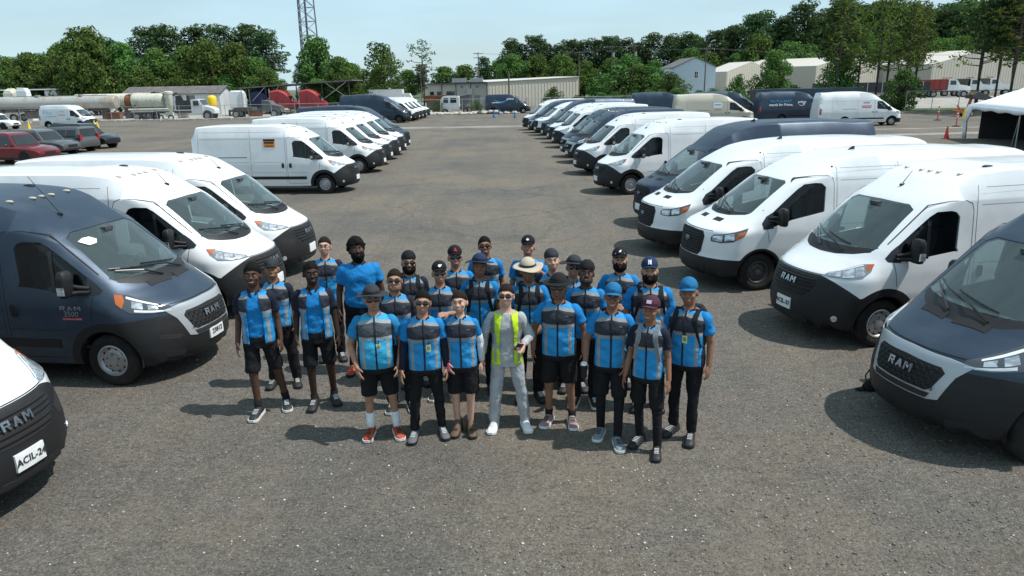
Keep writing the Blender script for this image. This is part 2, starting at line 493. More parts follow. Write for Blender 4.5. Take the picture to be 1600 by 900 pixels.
PROM = dict(
    prof=[(.15, .70), (.22, .86), (.30, .925), (.45, .962), (.60, .958), (.75, .930), (.90, .885), (1.00, .845), (1.06, .80), (1.10, .735), (1.18, .585), (1.28, .42), (1.36, .315), (1.40, .27),
          (1.44, .215), (2.03, -.575), (2.08, -.66), (2.20, -.90), (2.32, -1.16), (2.44, -1.46), (2.52, -1.70), (2.7, -2.3), (3.2, -4.2)],
    bow=([.2, .9, 1.1, 1.41, 2.03, 2.3, 2.5], [.42, .44, .42, .34, .19, .10, .02]),
    wz=([.15, .3, .5, .8, 1.1, 1.35, 1.9, 2.3, 2.52, 2.8], [.92, .965, 1.0, 1.025, 1.02, 1.0, .95, .905, .86, .8]),
    cab=.125, roof=2.52, crown=.035, xr=-5.15, zb=.26, wr=.36, wb=-4.04, wy=.955,
    arch=.43, clad=.54,
    side=[(-1.115, 1.375), (-1.15, 1.86), (-1.10, 1.93), (-1.02, 1.955), (-.80, 1.945), (-.70, 1.885), (-.10, 1.405), (-.015, 1.315), (-.03, 1.275), (-.14, 1.265), (-.5, 1.30)],
    tri=-.20, bar=-.62,
    ws=[(.735, 1.425), (.655, 2.015), (0, 2.03), (-.655, 2.015), (-.735, 1.425), (-.3, 1.415), (.3, 1.415)],
)
TRAN = dict(
    prof=[(.15, .70), (.22, .90), (.30, .965), (.45, .995), (.58, .995), (.66, .975), (.80, .965), (1.00, .94), (1.10, .91), (1.14, .86), (1.18, .76), (1.25, .58), (1.33, .42), (1.40, .30),
          (1.44, .235), (2.00, -.62), (2.05, -.72), (2.16, -.98), (2.28, -1.30), (2.38, -1.65), (2.44, -2.0), (2.5, -2.5), (3.1, -6)],
    bow=([.2, .6, 1.1, 1.41, 2.03, 2.3, 2.5], [.32, .34, .36, .32, .20, .12, .05]),
    wz=([.15, .3, .5, .8, 1.1, 1.35, 1.9, 2.2, 2.45, 2.8], [.92, .96, 1.0, 1.02, 1.03, 1.01, .93, .87, .79, .68]),
    cab=.12, roof=2.50, crown=.07, xr=-5.90, zb=.26, wr=.355, wb=-3.75, wy=.96,
    arch=.415, clad=.455,
    side=[(-1.23, 1.44), (-1.26, 1.88), (-1.19, 1.955), (-1.05, 1.965), (-.86, 1.945), (-.74, 1.87), (-.12, 1.375), (-.02, 1.27), (-.03, 1.17), (-.12, 1.165), (-.34, 1.24), (-.6, 1.32)],
    tri=-.22, bar=None,
    ws=[(.70, 1.43), (.60, 1.985), (0, 2.0), (-.60, 1.985), (-.70, 1.43), (-.3, 1.42), (.3, 1.42)],
)
TRANH = dict(TRAN, roof=2.74, prof=TRAN['prof'][:16] + [(2.08, -.78), (2.24, -1.02), (2.40, -1.30), (2.55, -1.62), (2.66, -1.95), (2.74, -2.3), (2.9, -3.2), (3.3, -6)],
             wz=([.15, .3, .5, .8, 1.1, 1.35, 1.9, 2.3, 2.55, 2.74, 3.0], [.92, .96, 1.0, 1.02, 1.03, 1.01, .95, .90, .84, .76, .66]))
SPRI = dict(TRANH, bar=None, side=[(-1.25, 1.36), (-1.27, 1.92), (-1.2, 1.98), (-.86, 1.97), (-.74, 1.9), (-.14, 1.38), (-.1, 1.30), (-.3, 1.27)])

class Body:
    def __init__(s, P):
        s.P = P
        s.pz = np.array([a for a, b in P['prof']]); s.px = np.array([b for a, b in P['prof']])
    def W(s, x, z):
        P = s.P
        w = pl(z, *P['wz'])
        t = np.clip((x + 1.35) / 1.45, 0, 1)
        w = w - t * P['cab'] * sstep((z - 1.15) / .8) - .035 * t * t
        w = w - .05 * np.clip((-3.6 + 0 * x - x) / 1.4, 0, 1) ** 2 * sstep((z - 1.2) / 1.2)
        return w
    def f(s, x, y, z):
        P = s.P; ay = np.abs(y)
        X = pl(z, s.pz, s.px); sl = (pl(z + .03, s.pz, s.px) - pl(z - .03, s.pz, s.px)) / .06
        b = pl(z, *P['bow']) * (ay / .9) ** 2.5
        fr = (x - (X - b)) / np.sqrt(1 + np.minimum(sl * sl, 9))
        sd = ay - s.W(x, z)
        tp = z - (P['roof'] - P['crown'] * y * y - .06 * np.clip((-3.9 - x) / 1.1, 0, 1) ** 2)
        rr = (P['xr'] + .10 * np.clip((z - 1.1) / 1.4, 0, 1) ** 1.5) - x
        g = smax(fr, sd, .16)
        g = smax(g, tp, .22)
        g = smax(g, rr, .12)
        return smax(g, P['zb'] - z, .08)
    def root(s, O, D, tmax=4.0, it=18):
        """first outside along the rays O + t D (numpy arrays)"""
        O = np.asarray(O, float); D = np.asarray(D, float)
        lo = np.zeros(len(O)); hi = np.full(len(O), tmax)
        for _ in range(it):
            mid = (lo + hi) / 2
            p = O + D * mid[:, None]
            out = s.f(p[:, 0], p[:, 1], p[:, 2]) > 0
            hi = np.where(out, mid, hi); lo = np.where(out, lo, mid)
        return O + D * lo[:, None]
    def f1(s, x, y, z):
        """the same distance for one point, in plain floats"""
        P = s.P; ay = abs(y)
        X = s.i1(z, 'p'); sl = (s.i1(z + .03, 'p') - s.i1(z - .03, 'p')) / .06
        b = s.i1(z, 'b') * (ay / .9) ** 2.5
        fr = (x - (X - b)) / math.sqrt(1 + min(sl * sl, 9))
        c01 = lambda t: 0.0 if t < 0 else (1.0 if t > 1 else t)
        ss = lambda t: c01(t) ** 2 * (3 - 2 * c01(t))
        t = c01((x + 1.35) / 1.45)
        w = s.i1(z, 'w') - t * P['cab'] * ss((z - 1.15) / .8) - .035 * t * t - .05 * c01((-3.6 - x) / 1.4) ** 2 * ss((z - 1.2) / 1.2)
        tp = z - (P['roof'] - P['crown'] * y * y - .06 * c01((-3.9 - x) / 1.1) ** 2)
        rr = (P['xr'] + .10 * c01((z - 1.1) / 1.4) ** 1.5) - x
        def sm(a, b, k):
            h = max(k - abs(a - b), 0) / k
            return max(a, b) + h * h * k * .25
        return sm(sm(sm(sm(fr, ay - w, .16), tp, .22), rr, .12), P['zb'] - z, .08)
    def i1(s, z, k):
        if not hasattr(s, 'tab'):
            zz = np.linspace(0, 3.4, 3401)
            s.tab = {'p': np.interp(zz, s.pz, s.px).tolist(), 'b': np.interp(zz, *s.P['bow']).tolist(), 'w': np.interp(zz, *s.P['wz']).tolist()}
        q = z * 1000
        q = 0.0 if q < 0 else (3399.0 if q > 3399 else q)
        i = int(q); r = q - i; t = s.tab[k]
        return t[i] * (1 - r) + t[i + 1] * r
    def r1(s, O, D, tmax):
        lo, hi = 0.0, tmax
        for _ in range(15):
            mid = (lo + hi) / 2
            if s.f1(O[0] + D[0] * mid, O[1] + D[1] * mid, O[2] + D[2] * mid) > 0: hi = mid
            else: lo = mid
        return (O[0] + D[0] * lo, O[1] + D[1] * lo, O[2] + D[2] * lo)
    def side(s, x, z, sg=1, off=0.0):
        p = s.r1((x, 0, z), (0, sg, 0), 1.5)
        return Vector((p[0], p[1] + sg * off, p[2]))
    def front(s, y, z, off=0.0):
        p = s.r1((-1.6, y, z), (1, 0, 0), 3.2)
        return Vector((p[0] + off, p[1], p[2]))
    def top(s, x, y, off=0.0):
        p = s.r1((x, y, .7), (0, 0, 1), 2.6)
        return Vector((p[0], p[1], p[2] + off))
    def az(s, al, z, off=0.0, sg=1):
        c, d = math.cos(R(al)), math.sin(R(al)) * sg
        p = s.r1((-.1, 0, z), (c, d, 0), 2.0)
        return Vector((p[0] + c * off, p[1] + d * off, p[2]))
    def grid(s):
        P = s.P; zc = .95
        # section angles by arc length on a nominal section
        zs = [(0, P['zb'])] + [(y, P['zb']) for y in np.linspace(.15, .85, 4)] + [(.93, .32)] + [(1.0, z) for z in np.linspace(.40, 2.2, 40)] + [(y, P['roof']) for y in np.linspace(.80, 0, 13)]
        th = np.array([math.atan2(z - zc, y) for y, z in zs]); th = np.maximum.accumulate(th); th[-1] = math.pi / 2; th[0] = -math.pi / 2
        th = np.unique(th)
        xs = np.concatenate([np.linspace(-4.75, -1.6, 34)[:-1], np.linspace(-1.6, .30, 46)])
        nt_ = len(th)
        full = np.concatenate([th, math.pi - th[-2:0:-1]])   # all the way round
        n = len(full)
        rings = []
        x1, x0 = xs[-1], xs[0]
        for ph in np.linspace(-86, -6, 12):
            c, d = math.cos(R(ph)), math.sin(R(ph))
            D = np.stack([np.full(n, d), np.cos(full) * c, np.sin(full) * c], -1)
            rings.append(s.root(np.tile((x0, 0, zc), (n, 1)), D))
        for x in xs:
            D = np.stack([np.zeros(n), np.cos(full), np.sin(full)], -1)
            rings.append(s.root(np.tile((x, 0, zc), (n, 1)), D))
        for ph in list(np.linspace(2.5, 86, 34)):
            c, d = math.cos(R(ph)), math.sin(R(ph))
            D = np.stack([np.full(n, d), np.cos(full) * c, np.sin(full) * c], -1)
            rings.append(s.root(np.tile((x1, 0, zc), (n, 1)), D))
        m = MB()
        vs = [tuple(p) for r in rings for p in r]
        fs = []
        for k in range(len(rings) - 1):
            for i in range(n):
                a, b = k * n + i, k * n + (i + 1) % n
                fs.append((a, a + n, b + n, b))
        L = len(rings) - 1
        fs.append(tuple(range(n))); fs.append(tuple(L * n + i for i in reversed(range(n))))
        m.add(vs, fs)
        return m

def poly_sdf(poly):
    A = np.array(poly, float); B = np.roll(A, -1, axis=0)
    def g(x, y):
        d = 1e9; inside = False
        for (ax, ay), (bx, by) in zip(A, B):
            ex, ey = bx - ax, by - ay
            t = max(0, min(1, ((x - ax) * ex + (y - ay) * ey) / (ex * ex + ey * ey + 1e-12)))
            d = min(d, math.hypot(x - ax - t * ex, y - ay - t * ey))
            if (ay > y) != (by > y) and x < (bx - ax) * (y - ay) / (by - ay) + ax: inside = not inside
        return -d if inside else d
    return g

def icut(bm, g, filt, lay, code):
    """cut the mesh along g = 0 on the faces passing filt and stamp code on the faces inside"""
    faces = [f for f in bm.faces if filt(f)]
    val = {}
    def V(v):
        if v not in val: val[v] = g(v.co)
        return val[v]
    edges = set(e for f in faces for e in f.edges)
    new = set()
    for e in list(edges):
        a, b = e.verts
        va, vb = V(a), V(b)
        if (va < 0) != (vb < 0):
            lo, hi = (0.0, 1.0)
            ca, cb = a.co.copy(), b.co.copy()
            for _ in range(7):
                mid = (lo + hi) / 2
                if (g(ca.lerp(cb, mid)) < 0) == (va < 0): lo = mid
                else: hi = mid
            t = min(max((lo + hi) / 2, .02), .98)
            ne, nv = bmesh.utils.edge_split(e, a, t)
            val[nv] = 0.0; new.add(nv)
    for f in faces:
        if not f.is_valid: continue
        nv = [v for v in f.verts if v in new]
        if len(nv) == 2:
            try: bmesh.utils.face_split(f, nv[0], nv[1])
            except Exception: pass
        elif len(nv) == 4:
            try:
                r = bmesh.utils.face_split(f, nv[0], nv[1])
            except Exception: pass
    vs = set(v for v in val)
    cand = set(f for v in vs if v.is_valid for f in v.link_faces)
    for f in cand:
        if filt(f) and g(f.calc_center_median()) < 0: f[lay] = code

def take(bm, lay, code):
    """faces with this code as a new bmesh"""
    nb = bmesh.new(); mp = {}
    for f in bm.faces:
        if f[lay] == code:
            vs = []
            for v in f.verts:
                if v not in mp: mp[v] = nb.verts.new(v.co)
                vs.append(mp[v])
            try: nb.faces.new(vs)
            except ValueError: pass
    return nb

def rim(nb, depth):
    """turn the open border of a skin patch inwards so that it shows its thickness"""
    nb.normal_update()
    be = [e for e in nb.edges if len(e.link_faces) == 1]
    nrm = {}
    for e in be:
        for v in e.verts: nrm[v] = v.normal.copy()
    mp = {v: nb.verts.new(v.co - n * depth) for v, n in nrm.items()}
    for e in be:
        a, b = e.verts
        f0 = e.link_faces[0]
        vs = list(f0.verts); i = vs.index(a)
        fwd = vs[(i + 1) % len(vs)] == b
        nb.faces.new((b, a, mp[a], mp[b]) if fwd else (a, b, mp[b], mp[a]))

def fin(nb, name, mats, smooth=True, ang=38, off=0.0):
    if off:
        nb.normal_update()
        mv = [(v, v.normal * off) for v in nb.verts]
        for v, d in mv: v.co += d
    me = bpy.data.meshes.new(name)
    nb.to_mesh(me); nb.free()
    for m in (mats if isinstance(mats, (list, tuple)) else [mats]): me.materials.append(m)
    if smooth:
        me.polygons.foreach_set('use_smooth', [True] * len(me.polygons))
        me.set_sharp_from_angle(angle=R(ang))
    return me

def patch(fn, outline, off=.004, rings=4, skirt=.012, rnd_n=None):
    """closed plate lying on the body: outline in (a, b), fn(a, b, off) -> point"""
    o = outline
    if rnd_n:
        o2 = []
        for (a0, b0), (a1, b1) in zip(o, o[1:] + o[:1]):
            for t in np.linspace(0, 1, rnd_n, endpoint=False): o2.append((a0 + (a1 - a0) * t, b0 + (b1 - b0) * t))
        o = o2
    cx = sum(p[0] for p in o) / len(o); cy = sum(p[1] for p in o) / len(o)
    m = MB(); n = len(o); vs = []
    for sc, of in [(1.0, off - skirt)] + [(1 - k / rings, off) for k in range(rings)]:
        for a, b in o: vs.append(fn(cx + (a - cx) * sc, cy + (b - cy) * sc, of))
    vs.append(fn(cx, cy, off))
    fs = []
    for k in range(rings):
        for i in range(n):
            a, b = k * n + i, k * n + (i + 1) % n
            fs.append((a, b, b + n, a + n))
    for i in range(n): fs.append((rings * n + i, rings * n + (i + 1) % n, len(vs) - 1))
    m.add(vs, fs)
    return m

def ribbon(fn, pts, w, off=.0015):
    """thin strip following a line on the body; pts in (a,b)"""
    m = MB(); n = len(pts); vs = []
    for i, (a, b) in enumerate(pts):
        a0, b0 = pts[max(i - 1, 0)]; a1, b1 = pts[min(i + 1, n - 1)]
        d = math.hypot(a1 - a0, b1 - b0) or 1
        nx, ny = -(b1 - b0) / d * w / 2, (a1 - a0) / d * w / 2
        vs += [fn(a + nx, b + ny, off), fn(a - nx, b - ny, off)]
    m.add(vs, [(2 * i, 2 * i + 1, 2 * i + 3, 2 * i + 2) for i in range(n - 1)])
    return m

def lin(p, q, n): return [(p[0] + (q[0] - p[0]) * t, p[1] + (q[1] - p[1]) * t) for t in np.linspace(0, 1, n)]

def make_wheel(r, w, rimmat, dark=False):
    """tyre and rim meshes; axle along y, outer face at +y"""
    t = MB()
    R1 = r; ri = r * .60
    t.lathe([(ri, w * .42), (r * .70, w * .50), (r * .86, w * .52), (r * .955, w * .44), (r, w * .34), (r, w * .1), (r * .988, w * .09), (r * .988, w * .06), (r, w * .05), (r, -w * .05), (r * .988, -w * .06), (r * .988, -w * .09), (r, -w * .1), (r, -w * .34), (r * .955, -w * .44), (r * .8, -w * .5), (ri, -w * .45)], n=36, axis='Y')
    q = MB()
    q.lathe([(ri * 1.01, w * .44), (ri * .97, w * .47), (ri * .90, w * .45), (ri * .84, w * .30), (ri * .78, w * .26), (ri * .70, w * .28), (ri * .60, w * .36), (ri * .50, w * .38), (ri * .40, w * .36), (ri * .32, w * .37), (ri * .30, w * .44), (ri * .20, w * .46), (0.001, w * .465)], n=36, axis='Y')
    q.lathe([(ri * .9, -w * .4), (0.001, -w * .35)], n=20, axis='Y')
    q.cur = 1
    for k in range(10):
        a = 2 * math.pi * k / 10
        q.cone((math.cos(a) * ri * .74, w * .262, math.sin(a) * ri * .74), (math.cos(a) * ri * .74, w * .288, math.sin(a) * ri * .74), ri * .075, ri * .075, 9)
    for k in range(5):
        a = 2 * math.pi * k / 5 + .3
        q.cone((math.cos(a) * ri * .42, w * .355, math.sin(a) * ri * .42), (math.cos(a) * ri * .42, w * .39, math.sin(a) * ri * .42), ri * .055, ri * .05, 7)
    return t.mesh('wheel', RUBBER, True, 40), q.mesh('rim', [rimmat, SHADOWM], True, 40)

# block letters for the grille and door badges: polygons in a unit box
LET = {
 'R': [[(0, 0), (.22, 0), (.22, 1), (0, 1)], [(.22, .78), (.62, .78), (.80, .62), (.80, 1), (.22, 1)], [(.60, .38), (.80, .45), (.80, .85), (.60, .80)], [(.22, .38), (.62, .38), (.62, .56), (.22, .56)], [(.40, .40), (.62, .40), (.85, 0), (.60, 0)]],
 'A': [[(0, 0), (.24, 0), (.52, 1), (.30, 1)], [(.30, 1), (.56, 1), (.86, 0), (.62, 0)], [(.22, .22), (.66, .22), (.62, .40), (.26, .40)]],
 'M': [[(0, 0), (.22, 0), (.22, 1), (0, 1)], [(.80, 0), (1.02, 0), (1.02, 1), (.80, 1)], [(.10, 1), (.30, 1), (.58, .35), (.44, .30)], [(.72, 1), (.92, 1), (.58, .30), (.44, .35)]],
 'N': [[(0, 0), (.2, 0), (.2, 1), (0, 1)], [(.6, 0), (.8, 0), (.8, 1), (.6, 1)], [(0, 1), (.22, 1), (.8, 0), (.58, 0)]],
 'Y': [[(.3, 0), (.5, 0), (.5, .5), (.3, .5)], [(0, 1), (.2, 1), (.5, .45), (.3, .45)], [(.6, 1), (.8, 1), (.5, .45), (.3, .45)]],
}
def ram_letters(m, place, w, h, depth):
    """place(a, b, d): a across, b up, d outwards"""
    x = -w / 2; cw = w / 3.3
    for k, ch in enumerate('RAM'):
        for q in LET[ch]:
            vs = [place(x + a * cw, (b - .5) * h, d) for d in (0, depth) for a, b in q]
            n = len(q)
            m.add(vs, [tuple(range(n)), tuple(range(n, 2 * n))] + [(i, (i + 1) % n, n + (i + 1) % n, n + i) for i in range(n)])
        x += cw * 1.1
    return m

_cache = {}
def van_parts(kind, paint):
    """list of (name, mesh, parent name or None, matrix or None) for one kind of van"""
    key = (kind, paint.name)
    if key in _cache: return _cache[key]
    P = {'pn': PROM, 'po': PROM, 'tr': TRAN, 'th': TRANH, 'sp': SPRI}[kind]
    prom = kind in ('pn', 'po')
    dark = paint is NAVY
    B = Body(P)
    parts = []
    def add(name, me, parent=None): parts.append((name, me, parent))
    bm = bmesh.new()
    bm.from_mesh(B.grid().mesh('tmp', paint))
    bmesh.ops.recalc_face_normals(bm, faces=bm.faces)
    lay = bm.faces.layers.int.new('code')
    # openings
    gw = poly_sdf(P['ws'])
    icut(bm, lambda p: gw(p.y, p.z), lambda f: f.calc_center_median().x > -1.0 and abs(f.calc_center_median().y) < .9 and 1.25 < f.calc_center_median().z < 2.2 and f.normal.x > .25, lay, 1)
    gs = poly_sdf(P['side'])
    for sg, code in ((1, 2), (-1, 3)):
        icut(bm, lambda p: gs(p.x, p.z), lambda f: f.calc_center_median().y * sg > .55 and -1.5 < f.calc_center_median().x < .3 and 1.0 < f.calc_center_median().z < 2.2 and f.normal.y * sg > .3 and f[lay] == 0, lay, code)
    # dark cowl below the windscreen
    if prom:
        cow = [(.735, 1.425), (.70, 1.375), (.55, 1.33), (.30, 1.298), (0, 1.288), (-.30, 1.298), (-.55, 1.33), (-.70, 1.375), (-.735, 1.425), (-.3, 1.415), (.3, 1.415)]
    else:
        cow = [(.70, 1.43), (.66, 1.395), (.35, 1.352), (0, 1.342), (-.35, 1.352), (-.66, 1.395), (-.70, 1.43), (-.3, 1.42), (.3, 1.42)]
    gc = poly_sdf(cow)
    icut(bm, lambda p: gc(p.y, p.z), lambda f: f[lay] == 0 and f.calc_center_median().x > -.3 and abs(f.calc_center_median().y) < .9 and 1.2 < f.calc_center_median().z < 1.5 and f.normal.x > .1, lay, 8)
    # wheel openings
    for wx in (0, P['wb']):
        icut(bm, lambda p: math.hypot(p.x - wx, p.z - P['wr']) - P['arch'], lambda f: abs(f.calc_center_median().y) > .60 and abs(f.calc_center_median().x - wx) < .6 and f.calc_center_median().z < 1.0 and f[lay] == 0, lay, 9)
    # black moulded lower front and arches
    if kind == 'pn':
        front = lambda p: (p.z - (1.035 if p.x > .72 else 1.035 - (.72 - p.x) * .80)) if p.x > .05 else 1
    elif kind == 'po':
        front = lambda p: (p.z - (.93 - max(0, .5 - p.x) * .10)) if p.x > .05 else 1
    else:
        front = lambda p: (p.z - (.615 - max(0, .6 - p.x) * .05)) if p.x > .05 else 1
    def gclad(p):
        v = front(p)
        for wx in (0, P['wb']):
            rr = P['clad'] if (wx == 0 or prom) else P['clad'] - .02
            v = min(v, math.hypot(p.x - wx, p.z - P['wr']) - rr)
        return v
    icut(bm, gclad, lambda f: f.calc_center_median().z < 1.25 and f[lay] == 0 and (f.calc_center_median().x > -.8 or abs(f.calc_center_median().x - P['wb']) < .8), lay, 4)
    for f in bm.faces:
        c = f.calc_center_median()
        if f[lay] == 0 and c.z < P['zb'] + .045 and f.normal.z < -.3: f[lay] = 5
        elif f[lay] == 0 and c.x > .05 and front(c) < -.05: f[lay] = 4
        elif f[lay] == 0 and gclad(c) < -.03 and c.z < 1.1: f[lay] = 4
    nb = take(bm, lay, 0); rim(nb, .035); add('body', fin(nb, 'body', paint))
    for f in bm.faces:
        c = f.calc_center_median()
        if f[lay] == 4 and c.x < -2: f[lay] = 6 if c.y > 0 else 7
    for code in (6, 7):
        nb = take(bm, lay, code)
        if len(nb.faces): rim(nb, .03); add('wheel_arch', fin(nb, 'wheel_arch', BLACKP, off=.004))
    nb = take(bm, lay, 4); rim(nb, .03); add('lower_cladding', fin(nb, 'lower_cladding', BLACKP, off=.004))
    nb = take(bm, lay, 8); add('cowl_panel', fin(nb, 'cowl_panel', BLACKP, off=-.004))
    nb = take(bm, lay, 5); add('underbody', fin(nb, 'underbody', SHADOWM))
    nb = take(bm, lay, 1); rim(nb, .006); add('windscreen', fin(nb, 'windscreen', WSGLASS, off=-.008))
    for code in (2, 3):
        nb = take(bm, lay, code); rim(nb, .006); add('side_window', fin(nb, 'side_window', SIDEGLASS, off=-.008))
    bm.free()
    side = lambda sg: (lambda a, b, o: B.side(a, b, sg, o))
    frontf = lambda a, b, o: B.front(a, b, o)
    azf = lambda sg: (lambda a, b, o: B.az(a, b, o, sg))
    topf = lambda a, b, o: B.top(a, b, o)
    # wheel housings
    for wx in (0, P['wb']):
        for sg in (1, -1):
            m = MB(); vs = []; n = 20
            for yy in (.97, .55):
                for i in range(n + 1):
                    a = math.pi * (i / n) * 1.12 - .19
                    vs.append((wx + math.cos(a) * P['arch'] * 1.02, sg * yy * (1 if yy < .6 else .965), P['wr'] + math.sin(a) * P['arch'] * 1.02))
            m.add(vs + [(wx, sg * .55, P['wr'])], [(i, i + 1, n + 2 + i, n + 1 + i) for i in range(n)] + [(n + 1 + i, n + 2 + i, 2 * n + 2) for i in range(n)])
            add('wheel_housing', m.mesh('wheel_housing', SHADOWM))
    # cabin
    m = MB()
    zc = 1.36
    m.prism([(.02, zc - .05), (-.08, zc - .02), (-.30, zc - .10), (-.34, 1.0), (-.25, .75), (.02, .75)], -.68, .68, 'Y')
    add('dashboard', m.mesh('dashboard', CABIN))
    m = MB(); m.prism([(-.86, .5), (-.86, 2.18), (.86, 2.18), (.86, .5)][::-1] if False else [(-.88, .45), (.88, .45), (.88, 1.5), (.76, 2.25), (-.76, 2.25), (-.88, 1.5)], -1.47, -1.44, 'X')
    m.box((-.7, 0, .52), (1.5, 1.72, .04))
    add('bulkhead', m.mesh('bulkhead', CABIN))
    for sg in (1, -1):
        m = MB()
        m.loft([[Vector((-1.12 + a, sg * .42 + b, z)) for a, b in ((0, -.24), (.5, -.24), (.5, .24), (0, .24))] for z in (.85, 1.0)])
        m.loft([[Vector((-1.12 - (z - 1.0) * .22 + a, sg * .42 + b * w, z)) for a, b in ((0, -.24), (.13, -.22), (.13, .22), (0, .24))] for z, w in ((.98, 1), (1.5, .95), (1.62, .8))])
        m.box((-1.20, sg * .42, 1.75), (.10, .27, .19))
        add('seat', m.mesh('seat', SEATM))
    m = MB()
    M = Matrix.Rotation(R(-62), 3, 'Y')
    ringp = [Vector((-.47, .42, 1.33)) + M @ Vector((math.cos(a) * .19, math.sin(a) * .19, 0)) for a in np.linspace(0, 2 * math.pi, 21)]
    m.tube(ringp, .016, 6); m.bar(ringp[0], ringp[10], .04, .03); m.bar(ringp[5], Vector((-.25, .42, 1.2)), .05)
    add('steering_wheel', m.mesh('steering_wheel', GLOSSB))
    m = MB(); m.box((-.56, 0, 1.90), (.05, .24, .09)); m.box((-.52, 0, 1.97), (.14, .16, .05))
    add('rear_view_mirror', m.mesh('rear_view_mirror', CABIN))
    # wipers
    for y0, y1, z1 in (((.38, -.22, 1.50), (-.10, -.62, 1.52)) if prom else ((.30, -.28, 1.49), (-.12, -.60, 1.55))):
        m = MB()
        zz = 1.36 if prom else 1.40
        a = B.front(y0, zz, .03); b = B.front(y1, z1, .03); c = a.lerp(b, .45) + Vector((.03, 0, .035))
        m.tube([a, c, b], [.014, .012, .008], 5)
        d0 = B.front((y0 + y1) / 2 + .30, z1 - .035, .016); d1 = B.front((y0 + y1) / 2 - .30, z1 + .03, .016)
        pts = [B.front((y0 + y1) / 2 + .30 - .6 * t, z1 - .05 + .08 * t, .022) for t in np.linspace(0, 1, 6)]
        m.tube(pts, .011, 5)
        add('wiper', m.mesh('wiper', GLOSSB))
    # side glass: mirror triangle and dividing bar
    for sg in (1, -1):
        tri = [p for p in P['side'] if p[0] >= P['tri'] - .05]
        hi = [p for p in tri if p[1] > 1.33]
        x0 = P['tri']
        gz_top = 1.44 if prom else 1.45; gz_bot = 1.262 if prom else 1.18
        ol = [(x0, gz_bot), (-.03, P['side'][8][1] if len(P['side']) > 9 else 1.27), (-.005, P['side'][7][1] + .005 if len(P['side']) > 9 else 1.31), (-.10, 1.415 if prom else 1.39), (x0, 1.49 if prom else 1.46)]
        add('mirror_base', patch(side(sg), ol, .004, 3, rnd_n=3).mesh('mirror_base', GLOSSB))
        if P['bar']:
            xb = P['bar']
            zt = np.interp(xb, [-.80, -.70, -.10], [1.945, 1.885, 1.405])
            add('window_bar', ribbon(side(sg), lin((xb, 1.30), (xb - .06, zt + .01), 8), .05, .001).mesh('window_bar', GLOSSB))
    # door mirrors
    for sg in (1, -1):
        m = MB()
        if prom:
            cx, cy, cz, dx, dy, dz = -.36, sg * 1.10, 1.45, .15, .19, .34
        else:
            cx, cy, cz, dx, dy, dz = -.34, sg * 1.12, 1.40, .15, .20, .32
        ring = []
        for t, sx_, sy_, in ((-.5, .72, .80), (-.42, .9, .92), (-.15, 1, 1), (.2, 1, 1), (.40, .92, .92), (.5, .6, .70)):
            rr = []
            for i in range(16):
                a = 2 * math.pi * i / 16
                ca, sa = math.cos(a), math.sin(a)
                e = .45
                px = math.copysign(abs(ca) ** e, ca) * dx / 2 * sx_; py = math.copysign(abs(sa) ** e, sa) * dy / 2 * sy_
                if px < 0: px *= .72
                rr.append((cx + px, cy + py, cz + t * dz))
            ring.append(rr)
        m.loft(ring)
        m.tube([(cx, cy, cz - dz * .38), (-.24, sg * 1.0, 1.32), (-.14, sg * .95, 1.31)], .032, 8)
        m.tube([(cx, cy - sg * .06, cz - dz * .1), (-.24, sg * .99, 1.38), (-.15, sg * .94, 1.36)], .03, 8)
        add('door_mirror', m.mesh('door_mirror', BLACKP, True, 50))
        if prom:
            m = MB(); m.box((cx + .02, cy + sg * .108, cz - .07), (.09, .02, .10))
            add('mirror_lamp', m.mesh('mirror_lamp', LENSW), 'door_mirror')
    # lamps
    if kind == 'pn':
        hl = [(74, 1.245), (71, 1.15), (64, 1.065), (52, 1.035), (40, 1.035), (33, 1.045), (36, 1.09), (46, 1.135), (56, 1.185), (66, 1.232)]
        amb = [(74.5, 1.245), (72, 1.19), (68, 1.15), (67, 1.20), (69, 1.235)]
    elif kind == 'po':
        hl = [(75, 1.26), (73, 1.14), (64, 1.03), (50, .985), (38, .97), (33, .985), (36, 1.05), (46, 1.11), (56, 1.17), (66, 1.235)]
        amb = [(75.5, 1.26), (73.5, 1.15), (69, 1.09), (67.5, 1.17), (69.5, 1.24)]
    else:
        hl = [(70, 1.20), (66, 1.06), (56, .955), (44, .92), (34, .935), (33.5, 1.0), (36, 1.055), (46, 1.085), (58, 1.14)]
        amb = [(67.5, 1.15), (65.5, 1.06), (59, .985), (57, 1.02), (60, 1.11)]
    for sg in (1, -1):
        add('headlight', patch(azf(sg), hl, .006, 6, .02, rnd_n=4).mesh('headlight', LAMPD if kind != 'pn' else LAMPG, True, 40))
        add('turn_signal', patch(azf(sg), amb, .011, 3, .01, rnd_n=3).mesh('turn_signal', AMBER, True, 40), 'headlight')
        k0 = max(range(len(hl)), key=lambda q: hl[q][0]); k1 = min(range(len(hl)), key=lambda q: hl[q][0])
        lo_, up_ = sorted(hl[:k1 + 1]), sorted(hl[k1:] + hl[:1])
        zl = lambda a: np.interp(a, [p[0] for p in lo_], [p[1] for p in lo_]); zu = lambda a: np.interp(a, [p[0] for p in up_], [p[1] for p in up_])
        def cell(a0, a1, f0, f1, nm, mt_, off=.010):
            n_ = 5; aa = np.linspace(a0, a1, n_)
            ol = [(a, zl(a) + (zu(a) - zl(a)) * f0) for a in aa] + [(a, zl(a) + (zu(a) - zl(a)) * f1) for a in aa[::-1]]
            add(nm, patch(azf(sg), ol, off, 3, .006).mesh(nm, mt_, True, 40), 'headlight')
        ain, aout = hl[k1][0], hl[k0][0]; L_ = aout - ain
